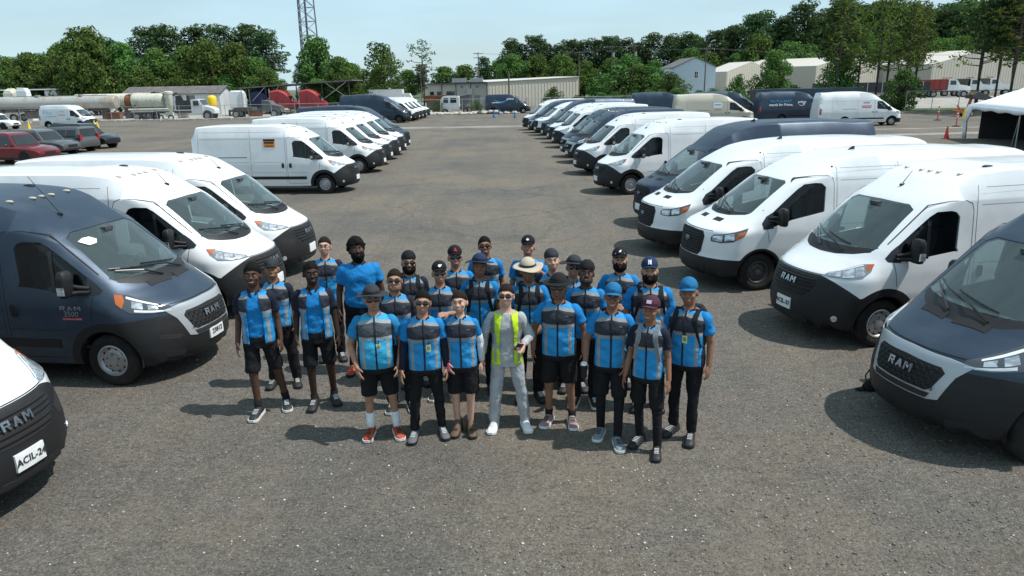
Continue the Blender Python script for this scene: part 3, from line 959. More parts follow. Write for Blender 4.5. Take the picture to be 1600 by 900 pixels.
        if kind == 'po':
            cell(ain + .06 * L_, ain + .66 * L_, .10, .26, 'light_strip', LAMPW); cell(ain + .25 * L_, ain + .80 * L_, .78, .90, 'light_strip', LAMPW)
            cell(ain + .28 * L_, ain + .44 * L_, .36, .70, 'reflector', LENSW); cell(ain + .52 * L_, ain + .70 * L_, .34, .72, 'reflector', LENSW)
        elif prom:
            cell(ain + .10 * L_, ain + .34 * L_, .22, .80, 'reflector', LENSW); cell(ain + .38 * L_, ain + .60 * L_, .14, .84, 'reflector', LENSW); cell(ain + .63 * L_, ain + .80 * L_, .16, .80, 'reflector', LENSW)
            cell(ain + .06 * L_, ain + .80 * L_, .90, .97, 'light_strip', LAMPW)
        else:
            cell(ain + .06 * L_, ain + .34 * L_, .16, .84, 'reflector', LENSW); cell(ain + .40 * L_, ain + .64 * L_, .16, .86, 'reflector', LENSW)
    # rear lamps
    for sg in (1, -1):
        add('tail_light', patch(side(sg), [(P['xr'] + .09, .95), (P['xr'] + .24, .95), (P['xr'] + .24, 1.42), (P['xr'] + .10, 1.42)], .006, 2, rnd_n=3).mesh('tail_light', REDLENS))
    # grille
    if kind == 'pn':
        m = patch(frontf, [(-.50, .95), (-.44, 1.0), (0, 1.015), (.44, 1.0), (.50, .95), (.46, .82), (.34, .70), (0, .69), (-.34, .70), (-.46, .82)], .010, 7, .02, rnd_n=3)
        m.cur = 1
        for z, hw in ((.965, .46), (.915, .47), (.865, .46), (.80, .43), (.745, .37)):
            m.tube([B.front(y, z, .016) for y in np.linspace(-hw, hw, 13)], .011, 5)
        add('grille', m.mesh('grille', [SHADOWM, BLACKP]))
        lm = MB(); ram_letters(lm, lambda a, b, d: B.front(a, .90 + b, .026 + d), .35, .085, .012)
        add('badge_letters', lm.mesh('badge_letters', CHROME), 'grille')
        add('lower_intake', patch(frontf, [(-.42, .40), (.42, .40), (.46, .30), (-.46, .30)], .006, 3, .01, rnd_n=4).mesh('lower_intake', SHADOWM))
        for sg in (1, -1):
            add('bumper_recess', patch(azf(sg), [(30, .80), (47, .86), (50, .80), (46, .70), (32, .68)], .007, 3, .01, rnd_n=3).mesh('bumper_recess', SHADOWM))
            q = B.az(46, .45, .0, sg); m = MB(); d = Vector((math.cos(R(46)), math.sin(R(46)) * sg, 0)); m.cone(q - d * .03, q + d * .012, .05, .045, 12)
            add('fog_lamp', m.mesh('fog_lamp', LENSW))
    elif kind == 'po':
        add('grille_surround', patch(frontf, [(-.66, 1.0), (-.45, 1.03), (0, 1.04), (.45, 1.03), (.66, 1.0), (.56, .86), (.48, .60), (.38, .575), (-.38, .575), (-.48, .60), (-.56, .86)], .012, 9, .025, rnd_n=4).mesh('grille_surround', SILVER, True, 40))
        m = patch(frontf, [(-.42, .93), (0, .945), (.42, .93), (.47, .88), (.40, .70), (.35, .665), (-.35, .665), (-.40, .70), (-.47, .88)], .024, 8, .02, rnd_n=3)
        m.cur = 1
        for k in range(5):
            for j in range(11):
                y = -.40 + .08 * j + (.04 if k % 2 else 0); z = .70 + .047 * k
                if abs(y) < .43 - .2 * max(0, .78 - z):
                    q = B.front(y, z, .026)
                    m.lathe([(.030, 0), (.022, .008)], c=q, n=6, axis='X')
        add('grille', m.mesh('grille', [SHADOWM, BLACKP]))
        lm = MB(); ram_letters(lm, lambda a, b, d: B.front(a, .835 + b, .040 + d), .34, .082, .012)
        add('badge_letters', lm.mesh('badge_letters', CHROME), 'grille')
        add('lower_intake', patch(frontf, [(-.40, .645), (.40, .645), (.37, .59), (-.37, .59)], .022, 6, .01, rnd_n=4).mesh('lower_intake', SHADOWM))
        for sg in (1, -1):
            add('bumper_recess', patch(azf(sg), [(31, .64), (46, .69), (48, .65), (34, .58)], .007, 3, .01, rnd_n=3).mesh('bumper_recess', SHADOWM))
            add('bumper_slot', patch(azf(sg), [(30, .42), (44, .46), (46, .38), (32, .34)], .007, 3, .01, rnd_n=3).mesh('bumper_slot', SHADOWM))
            ol = lambda y0: [(.585, y0 - .15), (.645, y0 - .15), (.645, y0 + .15), (.585, y0 + .15)]
            add('hood_vent', patch(topf, [(.36, sg * .06), (.44, sg * .06), (.38, sg * .44), (.30, sg * .44)], .008, 4, .014, rnd_n=5).mesh('hood_vent', SHADOWM))
    else:
        if kind == 'sp':
            m = patch(frontf, [(-.36, 1.04), (.36, 1.04), (.40, .95), (.34, .74), (-.34, .74), (-.40, .95)], .01, 4, .03, rnd_n=3)
        else:
            m = patch(frontf, [(-.40, 1.09), (0, 1.10), (.40, 1.09), (.47, 1.0), (.44, .72), (.36, .63), (-.36, .63), (-.44, .72), (-.47, 1.0)], .012, 7, .03, rnd_n=3)
        m.cur = 1
        for z in np.arange(.68, 1.08, .05):
            m.tube([B.front(y, z, .016) for y in np.linspace(-.40, .40, 11)], .009, 4)
        for y in np.arange(-.38, .39, .076):
            m.tube([B.front(y, z, .015) for z in np.linspace(.66, 1.07, 6)], .007, 4)
        add('grille', m.mesh('grille', [SHADOWM, BLACKP]))
        q = B.front(0, .90, .03); m = MB()
        if kind == 'sp':
            m.lathe([(.10, 0), (.10, .02), (.085, .02)], c=q, n=24, axis='X'); 
            for a in (90, 210, 330): m.bar(q + Vector((.012, 0, 0)), q + Vector((.012, math.cos(R(a)) * .09, math.sin(R(a)) * .09)), .02)
            add('badge', m.mesh('badge', CHROME, True, 40), 'grille')
        else:
            m.lathe([(.001, .022), (.07, .02), (.082, .012), (.085, 0)], c=q, n=24, axis='X', sy=.48)
            m2 = [Vector(v) for v in m.v]
            add('badge', m.mesh('badge', [mat('oval_badge_blue', (.03, .05, .10), rough=.3)], True, 40), 'grille')
            m = MB(); m.tube([q + Vector((.012, math.cos(a) * .082, math.sin(a) * .040)) for a in np.linspace(0, 2 * math.pi, 25)], .006, 5)
            m.tube([q + Vector((.022, .045 - .09 * t, .012 * math.sin(t * 9))) for t in np.linspace(0, 1, 9)], .006, 4)
            add('badge_ring', m.mesh('badge_ring', CHROME), 'grille')
        add('lower_intake', patch(frontf, [(-.55, .50), (.55, .50), (.52, .38), (-.52, .38)], .006, 3, .01, rnd_n=4).mesh('lower_intake', SHADOWM))
        for sg in (1, -1):
            add('bumper_recess', patch(azf(sg), [(38, .52), (50, .54), (50, .44), (39, .42)], .006, 2, .01, rnd_n=3).mesh('bumper_recess', SHADOWM))
            if kind != 'sp':
                add('hood_vent', patch(topf, [(.48, sg * .16), (.58, sg * .16), (.55, sg * .40), (.45, sg * .40)], .004, 2, .01, rnd_n=3).mesh('hood_vent', SHADOWM))
    # hood seam and body seams, handles, mouldings
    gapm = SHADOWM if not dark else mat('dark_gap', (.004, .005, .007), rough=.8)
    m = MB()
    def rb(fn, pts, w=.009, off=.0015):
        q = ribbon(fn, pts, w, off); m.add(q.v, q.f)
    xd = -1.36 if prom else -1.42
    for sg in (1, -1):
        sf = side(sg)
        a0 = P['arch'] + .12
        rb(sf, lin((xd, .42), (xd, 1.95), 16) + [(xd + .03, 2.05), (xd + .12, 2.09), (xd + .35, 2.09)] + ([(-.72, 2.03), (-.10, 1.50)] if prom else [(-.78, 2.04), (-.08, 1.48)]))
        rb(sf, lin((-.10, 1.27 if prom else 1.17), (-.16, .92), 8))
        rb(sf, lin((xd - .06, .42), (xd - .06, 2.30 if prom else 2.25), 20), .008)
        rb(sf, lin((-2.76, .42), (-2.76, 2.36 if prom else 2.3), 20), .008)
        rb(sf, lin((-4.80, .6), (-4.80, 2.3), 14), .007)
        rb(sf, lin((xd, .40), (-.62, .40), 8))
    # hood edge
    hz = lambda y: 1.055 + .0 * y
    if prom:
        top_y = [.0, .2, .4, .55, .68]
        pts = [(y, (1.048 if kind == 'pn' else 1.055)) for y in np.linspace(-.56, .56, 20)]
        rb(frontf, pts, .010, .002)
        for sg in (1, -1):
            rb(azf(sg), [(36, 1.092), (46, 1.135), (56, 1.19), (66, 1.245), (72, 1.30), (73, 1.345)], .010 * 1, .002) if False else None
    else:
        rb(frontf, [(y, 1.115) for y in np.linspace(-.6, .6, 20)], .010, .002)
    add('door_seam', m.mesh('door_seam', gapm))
    m = MB()  # flat strips painted as crease shade; roof lines share the colour
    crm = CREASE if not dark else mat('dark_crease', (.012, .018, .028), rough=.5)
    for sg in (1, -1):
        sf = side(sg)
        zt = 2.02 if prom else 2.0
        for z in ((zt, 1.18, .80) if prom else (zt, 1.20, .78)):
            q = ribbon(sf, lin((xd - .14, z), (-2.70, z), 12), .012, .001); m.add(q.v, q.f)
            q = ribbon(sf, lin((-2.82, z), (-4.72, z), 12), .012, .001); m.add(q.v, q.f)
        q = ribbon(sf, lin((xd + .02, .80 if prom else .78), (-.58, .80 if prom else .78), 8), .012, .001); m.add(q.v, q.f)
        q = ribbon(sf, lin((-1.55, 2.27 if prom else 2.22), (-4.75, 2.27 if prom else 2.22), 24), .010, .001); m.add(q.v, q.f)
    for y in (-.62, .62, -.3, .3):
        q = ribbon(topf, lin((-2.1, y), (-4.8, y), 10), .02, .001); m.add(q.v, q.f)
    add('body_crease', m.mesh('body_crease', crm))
    # sliding door track
    m = MB()
    for sg in (1, -1):
        q = ribbon(side(sg), lin((-2.9, 1.36), (-4.0, 1.36), 8), .024, .002); m.add(q.v, q.f)
    add('door_track', m.mesh('door_track', gapm))
    hw = ((-1.24, 1.06), (-1.53, 1.06)) if prom else ((-1.30, 1.12), (-1.56, 1.12))
    for sg in (1, -1):
        for hx, hz_ in hw:
            dx, dz = (.045, .085) if prom else (.085, .03)
            ol = [(hx - dx, hz_ - dz * .7), (hx - dx * .6, hz_ - dz), (hx + dx * .6, hz_ - dz), (hx + dx, hz_ - dz * .7), (hx + dx, hz_ + dz * .7), (hx + dx * .6, hz_ + dz), (hx - dx * .6, hz_ + dz), (hx - dx, hz_ + dz * .7)]
            add('door_handle', patch(side(sg), ol, .022, 2, .03).mesh('door_handle', GLOSSB, True, 50))
        ol = [(-.66, .55), (-.66, .66), (-3.42 if prom else -3.2, .66), (-3.42 if prom else -3.2, .55)]
        add('side_moulding', patch(side(sg), ol, .014, 2, .02, rnd_n=10).mesh('side_moulding', BLACKP))
    # roof things
    if prom:
        for y in (-.52, -.17, 0, .17, .52):
            q = B.top(-1.42 + (abs(y) > .3) * -.04, y, .0); m = MB()
            m.ell(q + Vector((0, 0, .005)), (.062, .030, .022), 10, 6)
            add('marker_light', m.mesh('marker_light', MARKER if dark else MARKER, True))
        q = B.top(-.92, -.30 if kind == 'po' else .0, 0); m = MB()
        m.ell(q + Vector((-.01, 0, .01)), (.055, .022, .028), 8, 6)
        ln = .52 if kind == 'po' else .22
        m.tube([q + Vector((0, 0, .02)), q + Vector((-ln * .75, 0, ln))], [.007, .004], 5)
        add('antenna', m.mesh('antenna', GLOSSB, True, 50))
        m = MB(); q = B.top(-2.0, .45, 0); m.ell(q, (.10, .05, .025), 8, 5); add('roof_vent', m.mesh('roof_vent', BLACKP, True))
    else:
        q = B.top(-2.35, 0, 0); m = MB(); m.prism([(q.x + .07, q.z - .01), (q.x - .08, q.z - .01), (q.x - .07, q.z + .07), (q.x - .03, q.z + .06)], -.015, .015, 'Y')
        add('roof_antenna', m.mesh('roof_antenna', GLOSSB))
    # plate holder
    zpl = .53 if kind in ('pn', 'po') else .52
    m = patch(frontf, [(-.165, zpl - .085), (.165, zpl - .085), (.165, zpl + .085), (-.165, zpl + .085)], .022, 2, .03, rnd_n=2)
    add('number_plate', m.mesh('number_plate', PLATEW))
    # wheels
    t, q = wheel_meshes('light' if prom or kind == 'sp' else 'dark', P['wr'])
    for wx in (0, P['wb']):
        for sg in (1, -1):
            parts.append(('wheel', t, None, (wx, sg * (P['wy'] - .115), P['wr'], 0 if sg > 0 else math.pi)))
            parts.append(('rim', q, 'wheel', None))
    _cache[key] = parts
    return parts

_wm = {}
def wheel_meshes(k, r):
    if (k, r) not in _wm: _wm[(k, r)] = make_wheel(r, .225, STEEL if k == 'light' else DARKRIM)
    return _wm[(k, r)]

_vfirst = {}
def van(kind, paint, x, y, rz, label, group, cat='van', plate=None, noplate=False, fold=0):
    key = (kind, paint.name)
    name = 'parked_van'
    root = empty(name, (x, y, 0), rz)
    tag(root, label, cat, group)
    last = {}
    for it in van_parts(kind, paint):
        nm, me, par = it[:3]
        if nm == 'number_plate' and noplate: continue
        o = obj(nm, me, last[par] if par else root)
        if len(it) > 3 and it[3]:
            o.location = it[3][:3]; o.rotation_euler = (0, 0, it[3][3])
        last[nm] = o
        if nm in ('door_seam', 'body_crease', 'door_track'): o['kind'] = 'stuff'
        if nm == 'door_mirror' and fold and (sum(v.co.y for v in me.vertices) > 0) == (fold > 0): o.location = (-.26, -fold * .05, 0)
    if plate:
        B = Body({'pn': PROM, 'po': PROM, 'tr': TRAN, 'th': TRANH, 'sp': SPRI}[kind])
        q = B.front(0, .53, .026)
        M = Matrix.Translation(q) @ Matrix(((0, 0, 1, 0), (1, 0, 0, 0), (0, 1, 0, 0), (0, 0, 0, 1)))
        lettering('plate_lettering', plate, .098, PLATEK, last['number_plate'], M, .002, .001)
    return root, last

G_L, G_R = 'vans parked in the left row', 'vans parked in the right row'
VANS = {}
def V(k, *a, **kw):
    kw.setdefault('fold', {'L': 1, 'R': -1}.get(k[0], 0)); VANS[k] = van(*a, **kw)
V('L0', 'pn', WHITE, -5.50, 6.33, -.180, 'white van cut off by the bottom left edge, its front plate reading ACIL-24', G_L, plate='ACIL-24')
V('L1', 'po', NAVY, -5.185, 9.99, -.156, 'dark blue van with a silver grille surround at the left, antenna on its roof', G_L, plate='23812')
V('L2', 'pn', WHITE, -5.14, 12.76, -.117, 'white van directly behind the near dark blue van in the left row', G_L)
V('L3', 'pn', WHITE, -5.23, 15.39, -.103, 'white van with its nose beside the fair man in glasses, third white from the left', G_L)
V('L4', 'pn', WHITE, -6.75, 27.96, -.116, 'white van seen side-on with an orange and black sign on its side', G_L)
V('L5', 'pn', WHITE, -6.75, 34.25, -.114, 'white van right behind the one with the orange sign on its side', G_L)
V('L6', 'pn', WHITE, -6.90, 37.30, -.114, 'second white van behind the one with the orange side sign', G_L)
V('L7', 'pn', WHITE, -6.90, 40.10, -.114, 'third white van behind the one with the orange side sign', G_L)
V('L8', 'pn', WHITE, -6.95, 42.70, -.114, 'white van standing just before the dark high-roofed van in the left row', G_L)
V('L9', 'th', NAVY, -7.15, 45.80, -.114, 'dark blue high-roofed van behind the white vans in the left row', G_L)
V('R1', 'po', NAVY, 5.115, 7.52, 3.350, 'dark blue van with a silver grille surround cut off by the right edge', G_R, noplate=True)
V('R2', 'pn', WHITE, 5.114, 10.91, 3.376, 'white van with lettered grille beside the cut-off dark van on the right', G_R, plate='ACIL-37')
V('R3', 'tr', WHITE, 4.40, 14.00, 3.333, 'nearer of two white vans with an oval grille badge and hood vents', G_R, noplate=True)
V('R4', 'tr', WHITE, 4.03, 16.86, 3.346, 'farther of two white vans with an oval grille badge and hood vents', G_R, noplate=True)
V('R5', 'th', NAVY, 4.46, 20.00, 3.385, 'dark blue high-roofed van behind the white vans with oval badges', G_R)
V('R6', 'pn', WHITE, 3.995, 26.26, 3.375, 'white van showing its side behind the dark high-roofed van on the right', G_R)
V('R7', 'pn', WHITE, 3.75, 31.90, 3.390, 'white van just before the pair of dark silver-grilled vans on the right', G_R)
V('R8', 'po', NAVY, 3.75, 36.60, 3.390, 'dark blue silver-grilled van, the nearer of a pair midway along the right row', G_R)
V('R9', 'po', NAVY, 3.70, 39.50, 3.390, 'dark blue silver-grilled van, the farther of a pair midway along the right row', G_R)
V('R10', 'pn', WHITE, 3.60, 45.50, 3.390, 'white van beyond the pair of dark silver-grilled vans in the right row', G_R)
V('R11', 'pn', WHITE, 3.50, 49.30, 3.390, 'second white van beyond the pair of dark silver-grilled vans', G_R)
V('R12', 'th', NAVY, 3.30, 53.00, 3.390, 'dark blue high-roofed van near the far end of the right row', G_R)
V('R13', 'tr', WHITE, 2.95, 57.00, 3.390, 'white van with a black grille near the far end of the right row', G_R)
V('R14', 'po', NAVY, 2.50, 60.00, 3.390, 'dark blue van second from the far end of the right row', G_R)
V('R15', 'pn', WHITE, 2.10, 63.80, 3.390, 'white van at the far end of the right row', G_R)
# ------------------------------------------------------------------ people
def skin_mat(name, col):
    m = mat('skin_' + name, col, rough=0.62, spec=0.22, var=0.14, vscale=11)
    b = m.node_tree.nodes['Principled BSDF']
    b.inputs['Subsurface Weight'].default_value = 0.08
    b.inputs['Subsurface Radius'].default_value = (0.02, 0.008, 0.005)
    return m
SKIN = {'light': skin_mat('light', (0.50, 0.30, 0.22)), 'tan': skin_mat('tan', (0.36, 0.195, 0.13)), 'brown': skin_mat('brown', (0.235, 0.118, 0.072)),
        'dark': skin_mat('dark', (0.085, 0.043, 0.030)), 'deep': skin_mat('deep', (0.040, 0.022, 0.017))}
def cloth(name, col, bump=0.5, bs=22, rough=0.85, var=0.12): return mat(name, col, rough=rough, spec=0.2, var=var, vscale=7, bump=bump, bscale=bs)
POLO = cloth('bright_blue_polo_cloth', (0.012, 0.185, 0.47))
DKPOLO = cloth('dark_navy_cloth', (0.014, 0.018, 0.032))
BLACKC = cloth('black_cloth', (0.011, 0.011, 0.013))
GREYC = cloth('light_grey_fleece', (0.36, 0.37, 0.39))
WHITEC = cloth('white_cloth', (0.68, 0.69, 0.71))
TEALC = cloth('teal_polo_cloth', (0.02, 0.20, 0.42))
GREYST = cloth('grey_trim_cloth', (0.20, 0.21, 0.23))
HAIRK = mat('black_hair', (0.006, 0.0055, 0.005), rough=0.75, spec=0.12, var=0.4, vscale=40, bump=0.7, bscale=70)
HAIRB = mat('dark_brown_hair', (0.016, 0.0095, 0.006), rough=0.7, spec=0.15, var=0.4, vscale=40, bump=0.7, bscale=70)
EYEW = mat('eye_white', (0.30, 0.28, 0.265), rough=0.3)
EYED = mat('eye_dark', (0.015, 0.010, 0.008), rough=0.2)
LIPS = mat('lips', (0.26, 0.085, 0.075), rough=0.5)
LIPD = mat('dark_lips', (0.075, 0.032, 0.030), rough=0.5)
TEETH = mat('teeth', (0.68, 0.66, 0.60), rough=0.35)
SHADES = mat('sunglass_lens', (0.008, 0.008, 0.009), rough=0.08, coat=0.6)
STRAW = mat('beige_hat_cloth', (0.42, 0.36, 0.28), rough=0.9, var=0.1, bump=0.3)
KHAT = cloth('charcoal_hat_cloth', (0.030, 0.033, 0.040))
BLUECAP = cloth('blue_cap_cloth', (0.014, 0.125, 0.27))
MAROON = cloth('maroon_cap_cloth', (0.060, 0.022, 0.042))
NAVYHAT = cloth('navy_hat_cloth', (0.012, 0.030, 0.075))
CARD = mat('id_card', (0.62, 0.64, 0.30), rough=0.4)
PINK = mat('pink_plastic', (0.80, 0.06, 0.28), rough=0.4)
PHONE = mat('phone_black', (0.01, 0.01, 0.012), rough=0.2)
PACK = cloth('backpack_black', (0.016, 0.016, 0.019))
SOLEW = mat('white_sole', (0.70, 0.70, 0.68), rough=0.7)
SHOE = {'black': mat('black_shoe', (0.014, 0.014, 0.016), rough=0.6, bump=.3, bscale=60), 'white': mat('white_shoe', (0.72, 0.73, 0.74), rough=0.5, bump=.2, bscale=60), 'grey': mat('grey_shoe', (0.10, 0.105, 0.115), rough=0.7, bump=.3, bscale=60),
        'red': mat('red_orange_shoe', (0.34, 0.035, 0.020), rough=0.6, dirt=(0.45, 0.20, 0.04), dscale=14, damt=.8), 'brown': mat('brown_boot', (0.10, 0.058, 0.034), rough=0.7, bump=.3, bscale=50), 'blgrey': mat('blue_grey_shoe', (0.17, 0.20, 0.23), rough=0.7), 'pink': mat('grey_pink_shoe', (0.25, 0.20, 0.20), rough=0.7, dirt=(0.40, 0.06, 0.07), dscale=16, damt=.8)}

def vest_mat(name, main, yoke, hi, piping=(0.012, 0.013, 0.018), open_front=False, hivis=False):
    """printed panels of a work vest: yoke, reflective tape, side strips, zip; wearer's own coordinates"""
    m = bpy.data.materials.new(name); m.use_nodes = True
    b = m.node_tree.nodes['Principled BSDF']; b.inputs['Roughness'].default_value = 0.7; b.inputs['Specular IOR Level'].default_value = 0.25
    tc = node(m, 'ShaderNodeTexCoord'); sp = node(m, 'ShaderNodeSeparateXYZ'); link(m, tc.outputs['Object'], sp.inputs[0])
    def math_(op, a, bb=None):
        n = node(m, 'ShaderNodeMath'); n.operation = op
        for k, v in enumerate((a, bb)):
            if v is None: continue
            if isinstance(v, (int, float)): n.inputs[k].default_value = v
            else: link(m, v, n.inputs[k])
        return n.outputs[0]
    ax = math_('ABSOLUTE', sp.outputs['X'])
    z = sp.outputs['Z']
    zd = math_('ADD', z, math_('MULTIPLY', ax, 0.22))          # tape lines droop to the sides
    col = None
    def over(mask, c):
        nonlocal col
        x = node(m, 'ShaderNodeMixRGB'); link(m, mask, x.inputs['Fac'])
        if col is None: x.inputs['Color1'].default_value = (*main, 1)
        else: link(m, col, x.inputs['Color1'])
        x.inputs['Color2'].default_value = (*c, 1); col = x.outputs['Color']
    gt = lambda a, v: math_('GREATER_THAN', a, v)
    lt = lambda a, v: math_('LESS_THAN', a, v)
    an = lambda a, bb: math_('MULTIPLY', a, bb)
    if hivis: over(an(gt(z, 1.06), gt(ax, .134)), yoke)
    else: over(an(gt(z, 1.235), lt(zd, 1.405)), yoke)
    if not hivis:
        over(an(gt(zd, 1.405), lt(zd, 1.438)), hi)
        over(an(gt(z, 1.205), lt(z, 1.242)), hi)
    over(an(an(gt(ax, .118), lt(ax, .150)), lt(z, 1.215)), hi)
    if hivis: over(an(gt(z, 1.03), lt(z, 1.075)), hi)
    over(gt(ax, .178), piping if not hivis else yoke)
    if not open_front: over(lt(ax, .010), piping)
    over(lt(z, .872), piping if not hivis else main)
    n = node(m, 'ShaderNodeTexNoise'); n.inputs['Scale'].default_value = 14; n.inputs['Detail'].default_value = 3; link(m, tc.outputs['Object'], n.inputs['Vector'])
    bp = node(m, 'ShaderNodeBump'); bp.inputs['Strength'].default_value = 0.55; bp.inputs['Distance'].default_value = 0.03
    link(m, n.outputs['Fac'], bp.inputs['Height']); link(m, bp.outputs['Normal'], b.inputs['Normal'])
    link(m, col, b.inputs['Base Color'])
    return m
def two_tone():
    m = mat('blue_and_navy_polo', (0.012, 0.185, 0.47), rough=.85, spec=.2, bump=.5, bscale=22)
    b = m.node_tree.nodes['Principled BSDF']
    tc = node(m, 'ShaderNodeTexCoord'); sp = node(m, 'ShaderNodeSeparateXYZ'); link(m, tc.outputs['Object'], sp.inputs[0])
    a = node(m, 'ShaderNodeMath'); a.operation = 'ABSOLUTE'; link(m, sp.outputs['X'], a.inputs[0])
    g_ = node(m, 'ShaderNodeMath'); g_.operation = 'GREATER_THAN'; g_.inputs[1].default_value = .135; link(m, a.outputs[0], g_.inputs[0])
    x = node(m, 'ShaderNodeMixRGB'); x.inputs['Color1'].default_value = (0.012, 0.185, 0.47, 1); x.inputs['Color2'].default_value = (.012, .016, .03, 1)
    link(m, g_.outputs[0], x.inputs['Fac']); link(m, x.outputs[0], b.inputs['Base Color'])
    return m
TWOTONE = two_tone()
VEST = vest_mat('blue_work_vest', (0.020, 0.245, 0.54), (0.026, 0.030, 0.042), (0.23, 0.25, 0.27))
VESTT = vest_mat('teal_work_vest', (0.030, 0.33, 0.56), (0.060, 0.068, 0.082), (0.26, 0.31, 0.34))
VESTO = vest_mat('open_blue_work_vest', (0.020, 0.245, 0.54), (0.026, 0.030, 0.042), (0.23, 0.25, 0.27), open_front=True)
VESTH = vest_mat('yellow_safety_vest', (0.46, 0.66, 0.02), (0.15, 0.165, 0.155), (0.30, 0.315, 0.31), open_front=True, hivis=True)

VOX = []        # (object, voxel, smooth, decimate)
def vox(o, size, it=4, dec=0.5): VOX.append((o, size, it, dec))

def rcone(m, p0, p1, r0, r1, n=12, f0=False, f1=False):
    """tapered limb, round ends unless flat"""
    p0 = Vector(p0); p1 = Vector(p1); d = p1 - p0; L = d.length; q = d.to_track_quat('Z', 'Y')
    prof = []
    if f0: prof += [(.0005, 0), (r0, 0)]
    else: prof += [(max(r0 * math.cos(a), .0005), r0 * math.sin(a)) for a in np.linspace(-math.pi / 2, 0, 5)]
    if f1: prof += [(r1, L), (.0005, L)]
    else: prof += [(max(r1 * math.cos(a), .0005), L + r1 * math.sin(a)) for a in np.linspace(0, math.pi / 2, 5)]
    m.loft([[p0 + q @ Vector((math.cos(2 * math.pi * i / n) * r, math.sin(2 * math.pi * i / n) * r, h)) for i in range(n)] for r, h in prof])

def ering(cx, cy, z, rx, ry, n=24, sq=0.85, fl=0.0):
    out = []
    for i in range(n):
        a = 2 * math.pi * i / n; ca, sa = math.cos(a), math.sin(a)
        w = 1 + fl * math.sin(3 * a + z * 40)
        out.append((cx + math.copysign(abs(ca) ** sq, ca) * rx * w, cy + math.copysign(abs(sa) ** sq, sa) * ry * w, z))
    return out

TORSO = [(.84, .158, .116, .008), (.90, .163, .120, .008), (.98, .156, .114, .004), (1.08, .146, .106, 0), (1.18, .153, .112, -.002), (1.28, .166, .120, .0), (1.34, .170, .118, .006), (1.385, .158, .104, .012), (1.42, .128, .088, .016), (1.45, .092, .074, .016), (1.475, .068, .064, .016)]
def torso(m, off, z0, z1, g=1.0, belly=0.0, lean=0.0, fl=0.0, topoff=None):
    zs = sorted(set([z0, z1] + [t[0] for t in TORSO if z0 < t[0] < z1] + list(np.linspace(z0, z1, 12))))
    rings = []
    T = np.array(TORSO)
    for z in zs:
        rx, ry, cy = (np.interp(z, T[:, 0], T[:, k]) for k in (1, 2, 3))
        bl = belly * math.exp(-((z - 1.03) / .15) ** 2)
        o = off if topoff is None else off + (topoff - off) * max(0, (z - 1.36) / .1)
        rings.append(ering(0, cy - bl * .5, z, rx * g + o + bl * .3, ry * g + o + bl * .6, fl=fl * (1 if z < 1.15 else .5)))
    m.loft(rings)

def head_prims(m, M, jaw=1.0):
    E = lambda c, r: m.ell(M @ Vector(c), r, 16, 10, M.to_3x3())
    E((0, .012, 1.652), (.074, .094, .096))
    E((0, -.030, 1.600), (.060 * jaw, .066, .072))
    E((0, -.052, 1.556), (.034 * jaw, .036, .026))
    E((0, -.078, 1.664), (.050, .018, .014))            # brow
    E((0, -.092, 1.628), (.011, .013, .024)); E((0, -.104, 1.612), (.0165, .014, .012))   # nose
    for s in (1, -1):
        E((s * .040, -.062, 1.612), (.025, .026, .024))     # cheek
        E((s * .078, .014, 1.626), (.010, .020, .033))      # ear
    E((0, -.084, 1.578), (.026, .014, .014))

def hand_prims(m, w, d, side_ax, palm_n, thumb_s, curl=.5, k=1.0):
    """palm, four fingers of different lengths and a thumb; w wrist, d pointing direction, palm_n where the palm faces"""
    w = Vector(w); d = Vector(d).normalized(); n = Vector(palm_n); n = (n - d * n.dot(d)).normalized(); a = Vector(side_ax); a = (a - d * a.dot(d) - n * a.dot(n)).normalized()
    pe = w + d * .085 * k
    ring = []
    for t, hw, th in ((0, .024, .018), (.3, .034, .017), (.8, .041, .014), (1.0, .040, .012)):
        c = w + d * (.09 * k * t)
        ring.append([c + a * math.cos(x) * hw * k + n * math.sin(x) * th * k for x in np.linspace(0, 2 * math.pi, 12, endpoint=False)])
    m.loft(ring)
    for i, L in enumerate((.072, .082, .076, .058)):
        o = (-.033 + .022 * i) * thumb_s * -1
        p = pe + a * o * k; dd = (d + a * o * 1.6).normalized(); ang = 0
        for s_, (l, r0, r1) in enumerate(((.42, .0098, .0090), (.33, .0090, .0082), (.25, .0082, .0070))):
            ang += curl * (.35, .65, .55)[s_] * (1 + .12 * i)
            q = p + (dd * math.cos(ang) + n * math.sin(ang)) * L * l * k
            rcone(m, p, q, r0 * k, r1 * k, 8); p = q
    tb = w + d * .022 * k + a * thumb_s * .026 * k
    t1 = tb + (d * .7 + a * thumb_s * .55 + n * .35).normalized() * .045 * k
    t2 = t1 + (d * .9 + a * thumb_s * .15 + n * .35).normalized() * .034 * k
    rcone(m, tb, t1, .013 * k, .011 * k, 8); rcone(m, t1, t2, .011 * k, .009 * k, 8)

SHOE_SEC = [(.085, .030, .075, 0), (.060, .036, .082, 0), (.02, .038, .085, 0), (-.03, .038, .072, 0), (-.08, .043, .058, 0), (-.13, .047, .047, 0), (-.165, .040, .038, .004), (-.188, .020, .022, .008)]
def shoe_meshes(m_up, m_sole, M, boot=False):
    up = MB(); so = MB()
    rr = []; sr = []
    for y, hw, h, lift in SHOE_SEC:
        if boot and y > -.05: h += .05
        rr.append([M @ Vector((hw * c, y, .018 + lift + (h - .018) * s)) for c, s in ((1, 0), (1.0, .35), (.82, .75), (.40, 1), (-.40, 1), (-.82, .75), (-1, .35), (-1, 0))])
        sr.append([M @ Vector((hw * 1.08 * c, y * 1.04, s)) for c, s in ((1, lift), (1.02, .026 + lift * .4), (-1.02, .026 + lift * .4), (-1, lift))])
    up.loft(rr); so.loft(sr)
    return up, so

